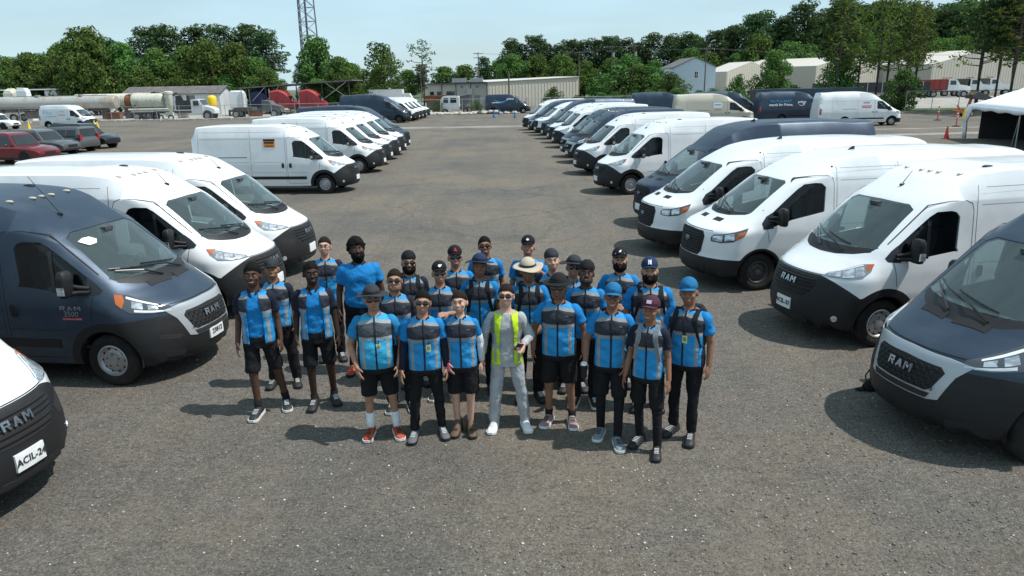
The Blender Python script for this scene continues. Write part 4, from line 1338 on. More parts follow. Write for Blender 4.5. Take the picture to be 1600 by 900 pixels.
def person(x, y, h, face=0.75, turn=0.0, skin='tan', label='', top='vest', vest=None, shirt=None, legs='shorts', legm=None, under=None, shoes='black', sole=None, socks=None, sockh=.12,
           hat=None, hatm=None, hair='short', hairm=None, shades=False, beard=None, smile=True, g=1.0, belly=0.0, tilt=10.0, hturn=0.0, feet=((.11, .0), (-.11, .0)), arms=None, long_sleeve=None, straps=None, pack=False, female=False, vopen=0.0, glasses=False, jaw=1.0, boot=False, lowdetail=False):
    jr = random.Random(int(x * 977 + y * 131)); J = lambda a: jr.uniform(-a, a)
    phi = -math.atan2(x, y) * face + R(turn + J(7)); hturn += J(10)
    root = empty('person', (x, y, 0), phi, h / 1.75)
    tag(root, label, 'person', 'group of people standing in the gravel lot')
    sk = SKIN[skin]; shirt = shirt or POLO; legm = legm or BLACKC
    vsz = .0105 if lowdetail else .0085
    m = MB()
    # legs
    an = {}; kn = {}
    for sg, (fx, fy) in zip((1, -1), feet):
        hip = Vector((sg * .092, .005, .90)); ank = Vector((fx, fy + .03, .085))
        knee = hip.lerp(ank, .52) + Vector((sg * .008, -.028, 0))
        an[sg] = ank; kn[sg] = knee
        rcone(m, hip, knee, .082 * g, .054, 12); rcone(m, knee, ank, .050, .036, 12)
        m.ell(knee.lerp(ank, .30) + Vector((0, .018, 0)), (.045, .046, .10), 12, 8)
        rcone(m, ank, ank + Vector((sg * .01, -.10, -.05)), .036, .032, 10)
        rcone(m, ank, ank + Vector((0, .025, -.05)), .034, .03, 10)
    torso(m, -.006, .84, 1.47, g, belly)
    rcone(m, (0, .020, 1.40), (0, .006, 1.57), .063 if not female else .052, .058 if not female else .047, 12)
    # head
    MH = Matrix.Translation((0, .0, 1.505)) @ Matrix.Rotation(R(hturn), 4, 'Z') @ Matrix.Rotation(R(J(5)), 4, 'Y') @ Matrix.Rotation(R(tilt), 4, 'X').inverted() @ Matrix.Scale(1.13, 4) @ Matrix.Translation((0, 0, -1.530))
    head_prims(m, MH, jaw)
    # arms
    sw = .166 * (1 + (g - 1) * .8) * (.90 if female else 1)
    arms = arms or {}
    el = {}; wr = {}; sh = {}
    for sg in (1, -1):
        S = Vector((sg * sw, .012, 1.370))
        E, W = arms.get(sg, ((sg * (sw + .056 + .05 * (g - 1)), .035 + J(.03), 1.10), (sg * (sw + .070 + J(.02)), -.045 + J(.05), .868)))
        S, E, W = S, Vector(E), Vector(W)
        sh[sg], el[sg], wr[sg] = S, E, W
        ra = .046 * (.5 + .5 * g) * (.85 if female else 1)
        m.ell(S + Vector((-sg * .012, 0, -.012)), (.054, .054, .060), 12, 8)
        rcone(m, S, E, ra * 1.05, ra * .86, 12); rcone(m, E, W, ra * .86, .029, 12)
        d = (W - E).normalized()
        if sg in arms and len(arms[sg]) > 2: pass
        pn = Vector((-sg, .25, 0)) if d.z < -.5 else Vector((-sg * .6, .2, -.6))
        hand_prims(m, W, d + Vector((0, -.05, 0)), Vector((0, 1, 0)), pn, -1, curl=.45)
    body = m.build('body', sk, root, True)
    vox(body, vsz, 3, .45)
    # shirt
    if top != 'none':
        m = MB()
        torso(m, .010, .845 if top != 'tucked' else .93, 1.448, g, belly, fl=.018)
        cut = 1.0 if long_sleeve else .58
        for sg in (1, -1):
            S, E, W = sh[sg], el[sg], wr[sg]
            ra = .046 * (.5 + .5 * g) * (.85 if female else 1)
            m.ell(S + Vector((-sg * .020, 0, -.010)), (.064, .062, .066), 12, 8)
            if not long_sleeve: rcone(m, S, S.lerp(E, .62), ra + .024, ra + .027, 14, f1=True)
            elif long_sleeve == 'shirt': rcone(m, S, E, ra + .02, ra + .016, 14); rcone(m, E, E.lerp(W, .96), ra + .016, .040, 14, f1=True)
            else: rcone(m, S, S.lerp(E, .62), ra + .024, ra + .027, 14, f1=True)
        sho = m.build('shirt', shirt, root, True); vox(sho, .0115, 4, .6)
        if long_sleeve and long_sleeve != 'shirt':
            for sg in (1, -1):
                m = MB(); ra = .046; E, W = el[sg], wr[sg]
                rcone(m, sh[sg].lerp(E, .5), E, ra + .010, ra + .006, 12); rcone(m, E, E.lerp(W, .97), ra + .006, .036, 12, f1=True)
                m.build('undersleeve', long_sleeve, root, True)
        # collar
        m = MB()
        if top != 'crew':
            for sg in (1, -1):
                m.add([(sg * .006, -.094, 1.395), (sg * .052, -.088, 1.392), (sg * .078, -.02, 1.440), (sg * .066, -.028, 1.478), (sg * .038, -.066, 1.462)], [(0, 1, 2, 3, 4)])
                m.add([(sg * .078, -.02, 1.440), (sg * .066, -.028, 1.478), (sg * .052, .080, 1.490), (sg * .062, .088, 1.450)], [(0, 1, 2, 3)])
            m.add([(.052, .080, 1.490), (.062, .088, 1.450), (-.062, .088, 1.450), (-.052, .080, 1.490)], [(0, 1, 2, 3)])
            m.v = [(v[0] * (1 + (g - 1) * .8), v[1] * (1 + (g - 1) * .9), v[2]) for v in m.v]; co = m.build('collar', DKPOLO if shirt in (POLO, TWOTONE) else shirt, sho); so_ = co.modifiers.new('thick', 'SOLIDIFY'); so_.thickness = .006
    # vest
    if vest:
        m = MB(); torso(m, .024, .835, 1.452, g, belly, fl=.02, topoff=.012)
        vo = m.build('vest', vest, root, True); vo['open'] = vopen; vox(vo, .0115, 3, .6)
        if not vopen:
            m = MB()
            for k, zz in enumerate(np.linspace(1.33, 1.40, 2)): pass
            zf = lambda z: -(np.interp(z, [t[0] for t in TORSO], [t[2] - t[3] for t in TORSO]) * g + .026) - belly * .8 * math.exp(-((z - 1.03) / .15) ** 2)
            m.box((.085, zf(1.33) + .012, 1.335), (.055, .006, .010))
            m.build('chest_print', mat('faded_print', (.16, .19, .23)), vo)
            m = MB(); m.tube([(0, zf(z) - .002, z) for z in np.linspace(.86, 1.40, 14)], .006, 5)
            m.build('zip', SHADOWM, vo)
    # lower garments
    m = MB(); 
    rings = [ering(0, .006, z, rx * g + belly * .2, ry * g + belly * .35) for z, rx, ry in ((.80, .168, .125), (.88, .180, .134), (.95, .176, .128), (1.02, .160, .116))]
    m.loft(rings)
    for sg in (1, -1):
        hip = Vector((sg * .090, .006, .90)); K, A = kn[sg], an[sg]
        if legs == 'shorts':
            rcone(m, hip, hip.lerp(K, .90), .098 * g, .086 * (.5 + .5 * g), 14, f1=True)
        elif legs == 'pants':
            rcone(m, hip, K, .096 * g, .074, 14); rcone(m, K, A + Vector((0, 0, -.01)), .074, .066, 14, f1=True)
        elif legs == 'slim':
            rcone(m, hip, K, .093 * g, .062, 14); rcone(m, K, A + Vector((0, 0, .005)), .062, .054, 14, f1=True)
    lo = m.build('trousers' if legs != 'shorts' else 'shorts', legm, root, True); vox(lo, .0115, 4, .6)
    if under:
        for sg in (1, -1):
            m = MB(); K, A = kn[sg], an[sg]
            rcone(m, Vector((sg * .092, .005, .80)), K, .072 * g, .060, 12); rcone(m, K, A + Vector((0, 0, -.02)), .056, .046, 12)
            m.ell(K.lerp(A, .30) + Vector((0, .018, 0)), (.050, .051, .11), 12, 8)
            m.build('legging', under, root, True)
    if socks:
        for sg in (1, -1):
            m = MB(); A = an[sg]; U = A.lerp(kn[sg], sockh / .4)
            rcone(m, A + Vector((0, 0, -.02)), U, .043, .047, 12, f1=True)
            m.build('sock', socks, root, True)
    for sg, (fx, fy) in zip((1, -1), feet):
        M = Matrix.Translation((fx, fy, 0)) @ Matrix.Rotation(R(sg * 12), 4, 'Z') @ Matrix.Diagonal((1.16, 1.14, 1.30, 1))
        up, so = shoe_meshes(None, None, M, boot)
        u = up.build('shoe', SHOE[shoes], root, True, 60); so.build('sole', sole or SHADOWM, u)
        m = MB()
        for k in range(4): m.bar(M @ Vector((-.022, -.045 - k * .02, .070 - k * .005)), M @ Vector((.022, -.045 - k * .02, .070 - k * .005)), .007)
        m.build('laces', SOLEW if shoes in ('black', 'grey', 'white') else SHADOWM, u)
    # face
    Hm = lambda p: MH @ Vector(p)
    M3 = MH.to_3x3()
    for sg in (1, -1):
        if not shades:
            m = MB(); m.ell(Hm((sg * .031, -.0835, 1.643)), (.0130, .007, .0052), 10, 6, M3); e = m.build('eye', EYEW, root, True)
            m = MB(); m.ell(Hm((sg * .031, -.0885, 1.643)), (.0056, .0030, .0050), 8, 6, M3); m.build('iris', EYED, e, True)
        m = MB(); m.tube([Hm((sg * .015, -.0955, 1.665)), Hm((sg * .033, -.0945, 1.670)), Hm((sg * .052, -.081, 1.663))], [.0028, .0036, .002], 6); m.build('eyebrow', hairm or HAIRK, root, True)
    lm = LIPD if skin in ('dark', 'deep') else LIPS
    m = MB()
    if smile:
        for zo, cv in ((.006, .35), (-.007, .75)):
            m.tube([Hm((t * .028, -.1005 + abs(t) ** 2 * .014, 1.576 + zo * (1 - t * t) + .005 * t * t)) for t in np.linspace(-1, 1, 7)], [.0025, .004, .0045, .0048, .0045, .004, .0025], 6)
        lo_ = m.build('mouth', lm, root, True)
        m = MB(); m.ell(Hm((0, -.097, 1.5765)), (.020, .004, .005), 10, 6, M3); m.build('teeth', TEETH, lo_, True)
    else:
        for zo in (.0035, -.0045):
            m.tube([Hm((t * .025, -.0995 + abs(t) ** 2 * .012, 1.577 + zo * (1 - t * t))) for t in np.linspace(-1, 1, 7)], [.002, .004, .0048, .005, .0048, .004, .002], 6)
        m.build('mouth', lm, root, True)
    if shades or glasses:
        m = MB()
        for sg in (1, -1):
            if shades:
                ring = [[Hm((sg * .034 + .029 * math.copysign(abs(math.cos(a)) ** .7, math.cos(a)) * sc, -.104 + d + (abs(.034 + sg * .029 * math.cos(a))) * .13, 1.641 + .0205 * math.copysign(abs(math.sin(a)) ** .8, math.sin(a)) * sc)) for a in np.linspace(0, 2 * math.pi, 14, endpoint=False)] for sc, d in ((1, .004), (1, 0), (.7, -.003))]
                m.loft(ring)
            else:
                m.tube([Hm((sg * .033 + .025 * math.cos(a), -.103 + abs(.033 + sg * .025 * math.cos(a)) * .1, 1.641 + .018 * math.sin(a))) for a in np.linspace(0, 2 * math.pi, 15)], .0025, 5)
            m.tube([Hm((sg * .061, -.090, 1.647)), Hm((sg * .082, .0, 1.645)), Hm((sg * .078, .03, 1.635))], .0035, 5)
        m.bar(Hm((-.01, -.105, 1.648)), Hm((.01, -.105, 1.648)), .005)
        m.build('sunglasses' if shades else 'glasses', SHADES, root, True, 50)
    # hair
    hm = hairm or HAIRK
    def shell(sc, zmin, front_z, name='hair', bump=.0, seed=0, n=26, mt=None, cy=.012):
        m = MB(); rings = []
        nv = 14
        for j in range(nv + 1):
            t = math.pi * .5 * 1.35 * j / nv
            r = []
            for i in range(n):
                a = 2 * math.pi * i / n
                ff = max(0, -math.sin(a))
                zl = (1.628 + (front_z - 1.628) * ff ** .55) if math.sin(a) < .15 else 1.628 + (zmin - 1.628) * min(1, (math.sin(a) - .15) / .4)
                px, py, pz = math.sin(t) * math.cos(a), math.sin(t) * math.sin(a), math.cos(t)
                z = 1.652 + pz * .096 * sc[2]
                k = 1 + bump * noise3((px * 3, py * 3, pz * 3), 2.2, seed)
                q = Vector((px * .074 * sc[0] * k, cy + py * .094 * sc[1] * k, z))
                if z < zl:
                    q = Vector((px * .070, cy + py * .088, zl - .004))
                    tt = math.acos(max(-1, min(1, (zl - 1.652) / (.096 * sc[2]))))
                    q.x, q.y = math.sin(tt) * math.cos(a) * .074 * (sc[0] * .965 - .03), cy + math.sin(tt) * math.sin(a) * .094 * (sc[1] * .965 - .03)
                r.append(Hm(q))
            rings.append(r)
        m.loft(rings, caps=True)
        return m.build(name, mt or hm, root, True)
    if hat in ('cap', 'capback', 'bucket', 'beanie') and hair != 'none':
        shell((1.03, 1.03, 1.02), 1.600, 1.70)
    elif hair == 'short': shell((1.09, 1.09, 1.17), 1.580, 1.702, bump=.07, seed=x)
    elif hair == 'afro': shell((1.15, 1.15, 1.30), 1.590, 1.702, bump=.08, seed=1)
    elif hair == 'bigafro': shell((1.36, 1.26, 1.46), 1.585, 1.700, bump=.20, seed=3)
    elif hair == 'long':
        shell((1.13, 1.13, 1.12), 1.555, 1.700, bump=.03)
        m = MB(); m.ell(Hm((0, .09, 1.60)), (.055, .05, .07), 12, 8, M3); m.build('hair_bun', hm, root, True)
    # beard
    if beard:
        m = MB()
        dz = {'full': .034, 'big': .060, 'stubble': .012}[beard]
        rr = []
        for z, k in ((1.612, .92), (1.590, 1.02), (1.560, 1.03), (1.540, .93), (1.540 - dz * .6, .65), (1.540 - dz, .15)):
            rr.append([Hm((math.sin(a) * .068 * k * jaw, -.022 - math.cos(a) * (.082 if beard != 'big' else .092) * k, z)) for a in np.linspace(-1.65, 1.65, 15)])
        nr = len(rr)
        # leave the mouth free: drop the middle of the upper two rows
        vs = [p for r in rr for p in r]; fs = []
        for k in range(nr - 1):
            for i in range(14):
                if k == 0 and 5 <= i <= 8: continue
                if k == 1 and 6 <= i <= 7: continue
                fs.append((k * 15 + i, k * 15 + i + 1, (k + 1) * 15 + i + 1, (k + 1) * 15 + i))
        m.add(vs, fs)
        bm_ = hm
        if beard == 'stubble':
            c_ = sk.node_tree.nodes['Principled BSDF'].inputs['Base Color'].default_value
            bm_ = mat('stubble_' + skin, (c_[0] * .58, c_[1] * .58, c_[2] * .62), rough=.8, var=.3, vscale=60)
        b_ = m.build('beard', bm_, root, True); s_ = b_.modifiers.new('thick', 'SOLIDIFY'); s_.thickness = .010 if beard != 'stubble' else .004; s_.offset = 0.3 if beard != 'stubble' else -.6
        if beard == 'stubble': bm_ = None
        m = MB(); m.tube([Hm((t * .034, -.1035 + abs(t) ** 2 * .018, 1.593 - .008 * t * t)) for t in np.linspace(-1, 1, 7)], [.003, .005, .006, .006, .006, .005, .003], 6)
        if bm_: m.build('moustache', bm_, root, True)
    # hats
    if hat:
        hmm = hatm or BLACKC
        m = MB()
        def dome(zb, sc=1.0, ht=1.0, n=28):
            prof = [(math.sin(t), math.cos(t)) for t in np.linspace(.02, math.pi / 2, 9)]
            rings = [[Hm((.0830 * sc * s_ * math.cos(a), .010 + .102 * sc * s_ * math.sin(a), zb + .098 * ht * c_)) for a in np.linspace(0, 2 * math.pi, n, endpoint=False)] for s_, c_ in prof]
            rings.append([Hm((.0815 * sc * math.cos(a), .010 + .100 * sc * math.sin(a), zb - .012)) for a in np.linspace(0, 2 * math.pi, n, endpoint=False)])
            m.loft(rings, caps=True)
        if hat in ('cap', 'capback'):
            dome(1.694, 1.0, .90)
            ho = m.build('cap', hmm, root, True, 50)
            m = MB(); s_ = -1 if hat == 'cap' else 1
            rows = []
            for t in np.linspace(0, 1, 5):
                rows.append([Hm((math.sin(a) * (.080 - .002 * t), .010 + s_ * (math.cos(a) * (.099) + t * .068 * math.cos(a) ** .6 if math.cos(a) > 0 else 0), 1.692 - .006 * t - .018 * math.sin(a) ** 2)) for a in np.linspace(-1.25, 1.25, 13)])
            vs = [p for r in rows for p in r]
            m.add(vs, [(k * 13 + i, k * 13 + i + 1, (k + 1) * 13 + i + 1, (k + 1) * 13 + i) for k in range(4) for i in range(12)])
            br = m.build('brim', hmm, ho, True); so_ = br.modifiers.new('thick', 'SOLIDIFY'); so_.thickness = .005
            m = MB(); m.ell(Hm((0, .010, 1.776)), (.008, .008, .005), 8, 5); m.build('button', hmm, ho, True)
        elif hat == 'beanie':
            dome(1.688, 1.02, .95); ho = m.build('beanie', hmm, root, True, 50)
        elif hat == 'bucket':
            dome(1.698, 1.03, .88); ho = m.build('bucket_hat', hmm, root, True, 50)
            m = MB(); rows = []
            for t in np.linspace(0, 1, 5):
                rows.append([Hm((math.cos(a) * (.083 + .078 * t), .010 + math.sin(a) * (.102 + .078 * t), 1.697 - .012 * t + .010 * t * math.sin(2 * a + x * 5) + .008 * t * math.cos(3 * a))) for a in np.linspace(0, 2 * math.pi, 28, endpoint=False)])
            vs = [p for r in rows for p in r]
            m.add(vs, [(k * 28 + i, k * 28 + (i + 1) % 28, (k + 1) * 28 + (i + 1) % 28, (k + 1) * 28 + i) for k in range(4) for i in range(28)])
            br = m.build('brim', hmm, ho, True); so_ = br.modifiers.new('thick', 'SOLIDIFY'); so_.thickness = .005
            m = MB(); m.lathe([(.0865, 1.700), (.0868, 1.722)], n=28, sx=1.0, sy=1.0)
            m.v = [tuple(Hm((v[0] * 1.0, .010 + v[1] * 1.225, v[2]))) for v in m.v]
            m.build('hat_band', SHADOWM, ho, True)
    # backpack straps
    if straps:
        for sg in (1, -1):
            m = MB()
            T = np.array(TORSO)
            pts = []
            for z, xx in ((1.08, .145), (1.18, .125), (1.28, .110), (1.35, .100), (1.40, .098)):
                ry = np.interp(z, T[:, 0], T[:, 2]) * g + .030; rx = np.interp(z, T[:, 0], T[:, 1]) * g + .03
                pts.append(Vector((sg * xx * g, -ry * math.sqrt(max(.05, 1 - (xx * g / rx) ** 2.3)), z)))
            pts += [Vector((sg * .100 * g, -.01, 1.462)), Vector((sg * .098 * g, .09, 1.43)), Vector((sg * .095 * g, .15, 1.35))]
            rings = []
            for k, p in enumerate(pts):
                t = (pts[min(k + 1, len(pts) - 1)] - pts[max(0, k - 1)]).normalized(); wv = Vector((1, 0, 0)); nn = t.cross(wv).normalized()
                rings.append([p + wv * a * .026 + nn * b_ * .007 for a, b_ in ((-1, -1), (1, -1), (1, 1), (-1, 1))])
            m.loft(rings)
            m.build('strap', straps, root, True, 40)
        m = MB()
        m.loft([ering(0, .20, z, rx, ry, sq=.6) for z, rx, ry in ((.98, .11, .05), (1.02, .145, .085), (1.2, .15, .095), (1.38, .14, .08), (1.45, .09, .04))])
        bo = m.build('backpack', straps, root, True, 50)
    return root, MH, zfun(g, belly)

def zfun(g, belly):
    return lambda z, o=.03: -(float(np.interp(z, [t[0] for t in TORSO], [t[2] - t[3] for t in TORSO])) * g + o) - belly * .8 * math.exp(-((z - 1.03) / .15) ** 2)

def id_badge(root, zf, x, z, label):
    """card on a clip: rests on the vest, so it belongs to the wearer's outfit"""
    m = MB(); m.box((x, zf(z) - .004, z), (.052, .004, .082)); c = m.build('id_card', CARD, root)
    m = MB(); m.tube([(x, zf(z) - .004, z + .04), (x + .004, zf(z + .07) - .003, z + .08)], .005, 5); m.build('card_clip', BLACKP, c)
    m = MB(); m.box((x, zf(z) - .008, z + .004), (.030, .002, .036)); m.build('card_photo', mat('card_photo', (.25, .22, .12)), c)

PEOPLE = {}
def Pn(k, *a, **kw):
    r = person(*a, **kw); PEOPLE[k] = r; return r
# front row, left to right
Pn('1', -3.03, 8.20, 1.85, skin='dark', label='young man at the far left in an open blue vest and white-soled sneakers', vest=VESTO, vopen=.085, shirt=TWOTONE, legs='shorts', shoes='black', sole=SOLEW, socks=BLACKC, sockh=.10, hair='afro', feet=((.20, .10), (-.08, -.10)), g=.94, tilt=8)
Pn('2', -2.38, 8.36, 1.82, skin='deep', label='man in an open blue vest and black shorts, second from the left in front', vest=VESTO, vopen=.095, shirt=TWOTONE, legs='shorts', shoes='black', socks=BLACKC, sockh=.05, hair='short', feet=((.13, .08), (-.10, -.02)), smile=False, g=.96, tilt=4)
_p = Pn('3', -1.50, 7.50, 1.73, skin='tan', label='older man in a charcoal bucket hat, teal vest, black shorts and white socks', vest=VESTT, shirt=TEALC, legs='shorts', shoes='red', sole=SOLEW, socks=WHITEC, sockh=.21, hat='bucket', hatm=KHAT, shades=True, smile=False, g=1.12, belly=.05, arms={1: ((.285, .03, 1.11), (.235, -.13, .90)), -1: ((-.285, .03, 1.11), (-.215, -.14, .90))}, feet=((.17, 0), (-.13, .03)), tilt=6)
id_badge(_p[0], _p[2], .03, 1.13, '')
_p = Pn('4', -.97, 7.46, 1.69, skin='tan', label='man in sunglasses with navy sleeves and long black trousers, left of the woman', vest=VEST, long_sleeve=DKPOLO, legs='slim', shoes='grey', sole=SHADOWM, shades=True, hair='short', smile=False, feet=((.16, .03), (-.16, -.02)), g=1.04, tilt=8)
id_badge(_p[0], _p[2], .05, 1.14, '')
_p = Pn('5', -.57, 7.54, 1.66, skin='light', label='smiling woman with dark tied hair in a blue vest, black shorts and brown boots', vest=VEST, top='vest', long_sleeve=WHITEC, legs='shorts', shoes='brown', boot=True, hair='long', hairm=HAIRB, female=True, feet=((.07, 0), (-.08, .02)), g=.96, tilt=8, arms={1: ((.22, .06, 1.13), (.23, .03, .90)), -1: ((-.245, .03, 1.13), (-.16, -.10, .93))})
m = MB(); m.box((-.145, -.155, .885), (.028, .012, .075)); m.box((-.145, -.155, .935), (.014, .008, .03)); m.build('pink_tag', PINK, _p[0])
_p = Pn('6', -.07, 7.65, 1.69, skin='light', label='man in a yellow safety vest over a grey tracksuit, holding a phone', vest=VESTH, vopen=.082, shirt=GREYC, top='crew', long_sleeve='shirt', legs='pants', legm=GREYC, shoes='white', sole=SOLEW, shades=True, hair='short', hairm=HAIRB, g=.98, feet=((.20, 0), (-.17, -.01)), tilt=10, arms={1: ((.27, .02, 1.14), (.185, -.20, 1.11)), -1: ((-.27, .05, 1.13), (-.29, -.01, .90))})
m = MB(); m.prism([(-.035, -.006), (.035, -.006), (.035, .006), (-.035, .006)], -.07, .07, 'Z'); 
M = Matrix.Translation((.135, -.29, 1.12)) @ Matrix.Rotation(R(35), 4, 'X') @ Matrix.Rotation(R(20), 4, 'Y')
m.v = [tuple(_p[0].matrix_basis @ (M @ Vector(v)) if False else (M @ Vector(v))) for v in m.v]
ph = m.build('phone', PHONE); PHONE_OBJ = (ph, _p[0])
Pn('7', .52, 7.74, 1.76, skin='brown', label='man in a black bucket hat and black shorts right of the yellow vest', vest=VEST, legs='shorts', shoes='pink', sole=SOLEW, socks=BLACKC, sockh=.08, hat='bucket', hatm=BLACKC, shades=True, beard='stubble', smile=False, g=1.08, belly=.02, feet=((.15, .0), (-.12, 0)), tilt=4, arms={1: ((.285, .03, 1.13), (.285, -.06, .90)), -1: ((-.285, .03, 1.13), (-.29, -.04, .90))})
Pn('8', 1.06, 7.38, 1.74, skin='brown', label='man in a blue cap and glasses, blue vest over black leggings and shorts', vest=VEST, legs='shorts', under=BLACKC, shoes='blgrey', sole=SOLEW, hat='cap', hatm=BLUECAP, glasses=True, g=1.0, feet=((.09, -.20), (-.10, .02)), turn=-6, tilt=6, arms={1: ((.25, .0, 1.13), (.17, -.13, .93)), -1: ((-.265, .03, 1.13), (-.275, -.05, .90))})
Pn('9', 1.42, 7.13, 1.66, skin='brown', label='shorter man in a maroon cap with grey backpack straps over a blue vest', vest=VEST, shirt=DKPOLO, legs='shorts', under=BLACKC, shoes='black', hat='cap', hatm=MAROON, straps=GREYST, g=.92, feet=((.16, -.14), (-.09, .05)), turn=-14, tilt=8)
_p = Pn('10', 1.87, 7.34, 1.79, skin='brown', label='man in a blue cap at the far right with a black backpack and black trousers', vest=VEST, legs='slim', shoes='black', hat='cap', hatm=BLUECAP, straps=PACK, g=1.06, belly=.02, feet=((.10, -.05), (-.13, .05)), turn=-18, tilt=4, smile=False)
id_badge(_p[0], _p[2], .02, 1.17, '')
# second and third rows
ld = dict(lowdetail=True)
Pn('11', -3.06, 9.02, 1.70, skin='brown', label='man in a dark cap half hidden behind the young man at the far left', vest=VEST, shirt=DKPOLO, legs='pants', shoes='black', hat='cap', hatm=KHAT, feet=((.17, 0), (-.14, 0)), **ld)
Pn('12', -2.05, 9.46, 1.86, skin='dark', label='big bearded man with full hair in a plain blue polo shirt without a vest', legs='shorts', shoes='red', socks=BLACKC, hair='bigafro', beard='big', g=1.22, belly=.03, smile=False, feet=((.17, 0), (-.17, 0)), **ld)
Pn('13', -2.62, 9.96, 1.79, skin='light', label='fair man with glasses and short dark hair at the back left', vest=VEST, shirt=DKPOLO, legs='pants', hair='short', hairm=HAIRB, glasses=True, g=.98, smile=False, **ld)
Pn('14', -1.38, 8.22, 1.74, skin='tan', label='man with swept-back hair and sunglasses behind the man in the charcoal bucket hat', vest=VEST, shirt=DKPOLO, legs='pants', shoes='black', sole=SOLEW, shades=True, hair='short', hairm=HAIRB, beard='stubble', smile=False, **ld)
Pn('15', -1.31, 8.98, 1.77, skin='tan', label='bearded man in sunglasses with a black cap turned backwards, left of centre', vest=VEST, shirt=DKPOLO, legs='pants', hat='capback', hatm=BLACKC, shades=True, beard='full', smile=False, straps=PACK, **ld)
Pn('16', -.88, 8.55, 1.73, skin='tan', label='man in sunglasses and a black cap with a round white emblem', vest=VEST, shirt=DKPOLO, legs='pants', shoes='black', sole=SOLEW, hat='cap', hatm=BLACKC, shades=True, smile=False, arms={1: ((.24, -.04, 1.13), (.10, -.20, 1.17))}, **ld)
Pn('17', -.73, 9.19, 1.78, skin='tan', label='man in sunglasses and a black cap with a red emblem', vest=VEST, legs='pants', hat='cap', hatm=BLACKC, shades=True, **ld)
Pn('18', -.40, 8.69, 1.78, skin='brown', label='man with a wide navy blue hat pushed back and black backpack straps', vest=VEST, legs='pants', hat='bucket', hatm=NAVYHAT, straps=PACK, smile=False, **ld)
Pn('19', -.36, 9.89, 1.77, skin='brown', label='bareheaded man in sunglasses at the very back of the group', vest=VEST, legs='pants', hair='short', shades=True, **ld)
Pn('20', .23, 9.71, 1.79, skin='tan', label='man in a black cap with a white emblem at the back, hand at his chest', vest=VEST, legs='pants', hat='cap', hatm=BLACKC, arms={1: ((.27, -.06, 1.17), (.14, -.18, 1.33))}, **ld)
Pn('21', .20, 8.44, 1.78, skin='brown', label='man under a wide beige sun hat behind the yellow vest', vest=VEST, legs='pants', hat='bucket', hatm=STRAW, straps=PACK, smile=False, tilt=-4, arms={1: ((.24, -.03, 1.12), (.12, -.19, 1.02))}, **ld)
Pn('22', .52, 8.94, 1.77, skin='light', label='smiling man with a backwards dark cap beside the beige sun hat', vest=VEST, shirt=DKPOLO, legs='pants', hat='capback', hatm=KHAT, hturn=8, **ld)
Pn('23', .76, 8.72, 1.73, skin='tan', label='smiling man in a black bucket hat and mirrored sunglasses, back row', vest=VEST, shirt=DKPOLO, legs='pants', hat='bucket', hatm=KHAT, shades=True, **ld)
Pn('24', .87, 8.26, 1.78, skin='dark', label='man in a black beanie between the black bucket hat and the blue cap', vest=VEST, legs='pants', shoes='black', sole=SOLEW, hat='beanie', hatm=BLACKC, beard='stubble', arms={1: ((.25, -.02, 1.12), (.13, -.18, 1.10))}, **ld)
Pn('25', 1.36, 8.84, 1.79, skin='tan', label='bearded man in a black and white cap at the back right', vest=VEST, legs='pants', hat='cap', hatm=BLACKC, beard='full', smile=False, arms={-1: ((-.26, -.02, 1.13), (-.08, -.20, 1.12))}, **ld)
Pn('26', 1.60, 8.12, 1.83, skin='tan', label='stocky bearded man in a navy cap with white NY lettering and backpack straps', vest=VEST, legs='pants', shoes='black', hat='cap', hatm=NAVYHAT, beard='full', smile=False, g=1.16, belly=.02, straps=PACK, **ld)

# marks on the caps
def cap_mark(k, polys, size, m, name='cap_emblem', z0=1.728):
    root, MH, zf = PEOPLE[k]
    def P(a, b, d):
        xx = a * size; zz = z0 + b * size
        yy = .010 - .102 * math.sqrt(max(.05, 1 - (xx / .083) ** 2 - ((zz - 1.694) / .090) ** 2)) - .003 - d
        return MH @ Vector((xx, yy, zz))
    mb = MB()
    for q in polys:
        n = len(q)
        mb.add([P(a, b, d) for d in (0, .004) for a, b in q], [tuple(range(n)), tuple(range(n, 2 * n))] + [(i, (i + 1) % n, n + (i + 1) % n, n + i) for i in range(n)])
    par = [c for c in root.children if c.name.split('.')[0] == 'cap']
    o = mb.build(name, m, par[0] if par else root)
WMARK = mat('white_embroidery', (.75, .75, .75), rough=.8); RMARK = mat('red_embroidery', (.40, .02, .03), rough=.8)
cap_mark('26', [[(a - .42, b - .5) for a, b in q] for q in LET['N']] + [[(a - .38, b - .35) for a, b in q] for q in LET['Y']], .040, WMARK)
cap_mark('20', [[(-.1, -.5), (.1, -.5), (.35, .3), (0, .5), (-.35, .3)], [(-.6, -.1), (-.3, -.4), (-.15, 0), (-.5, .2)], [(.6, -.1), (.5, .2), (.15, 0), (.3, -.4)]], .030, WMARK)
cap_mark('16', [[(math.cos(a) * .5, math.sin(a) * .45) for a in np.linspace(0, 2 * math.pi, 9)[:-1]], [(.3, .2), (.8, .5), (.6, .0)]], .034, WMARK)
cap_mark('17', [[(a - .4, b - .5) for a, b in q] for q in LET['A']], .040, RMARK)
cap_mark('9', [[(-.5, -.33), (.5, -.33), (.5, .33), (-.5, .33)]], .048, mat('flag_patch', (.52, .40, .46), rough=.8))
cap_mark('25', [[(-1.4, -.55), (1.4, -.55), (1.2, -.2), (-1.2, -.2)], [(-.3, 0), (.2, 0), (.5, .6), (0, .5)]], .040, WMARK)
cap_mark('10', [[(-.6, -.1), (-.3, -.28), (0, -.33), (.3, -.28), (.6, -.1), (.3, -.16), (0, -.2), (-.3, -.16)]], .04, mat('navy_embroidery', (.01, .02, .05)))
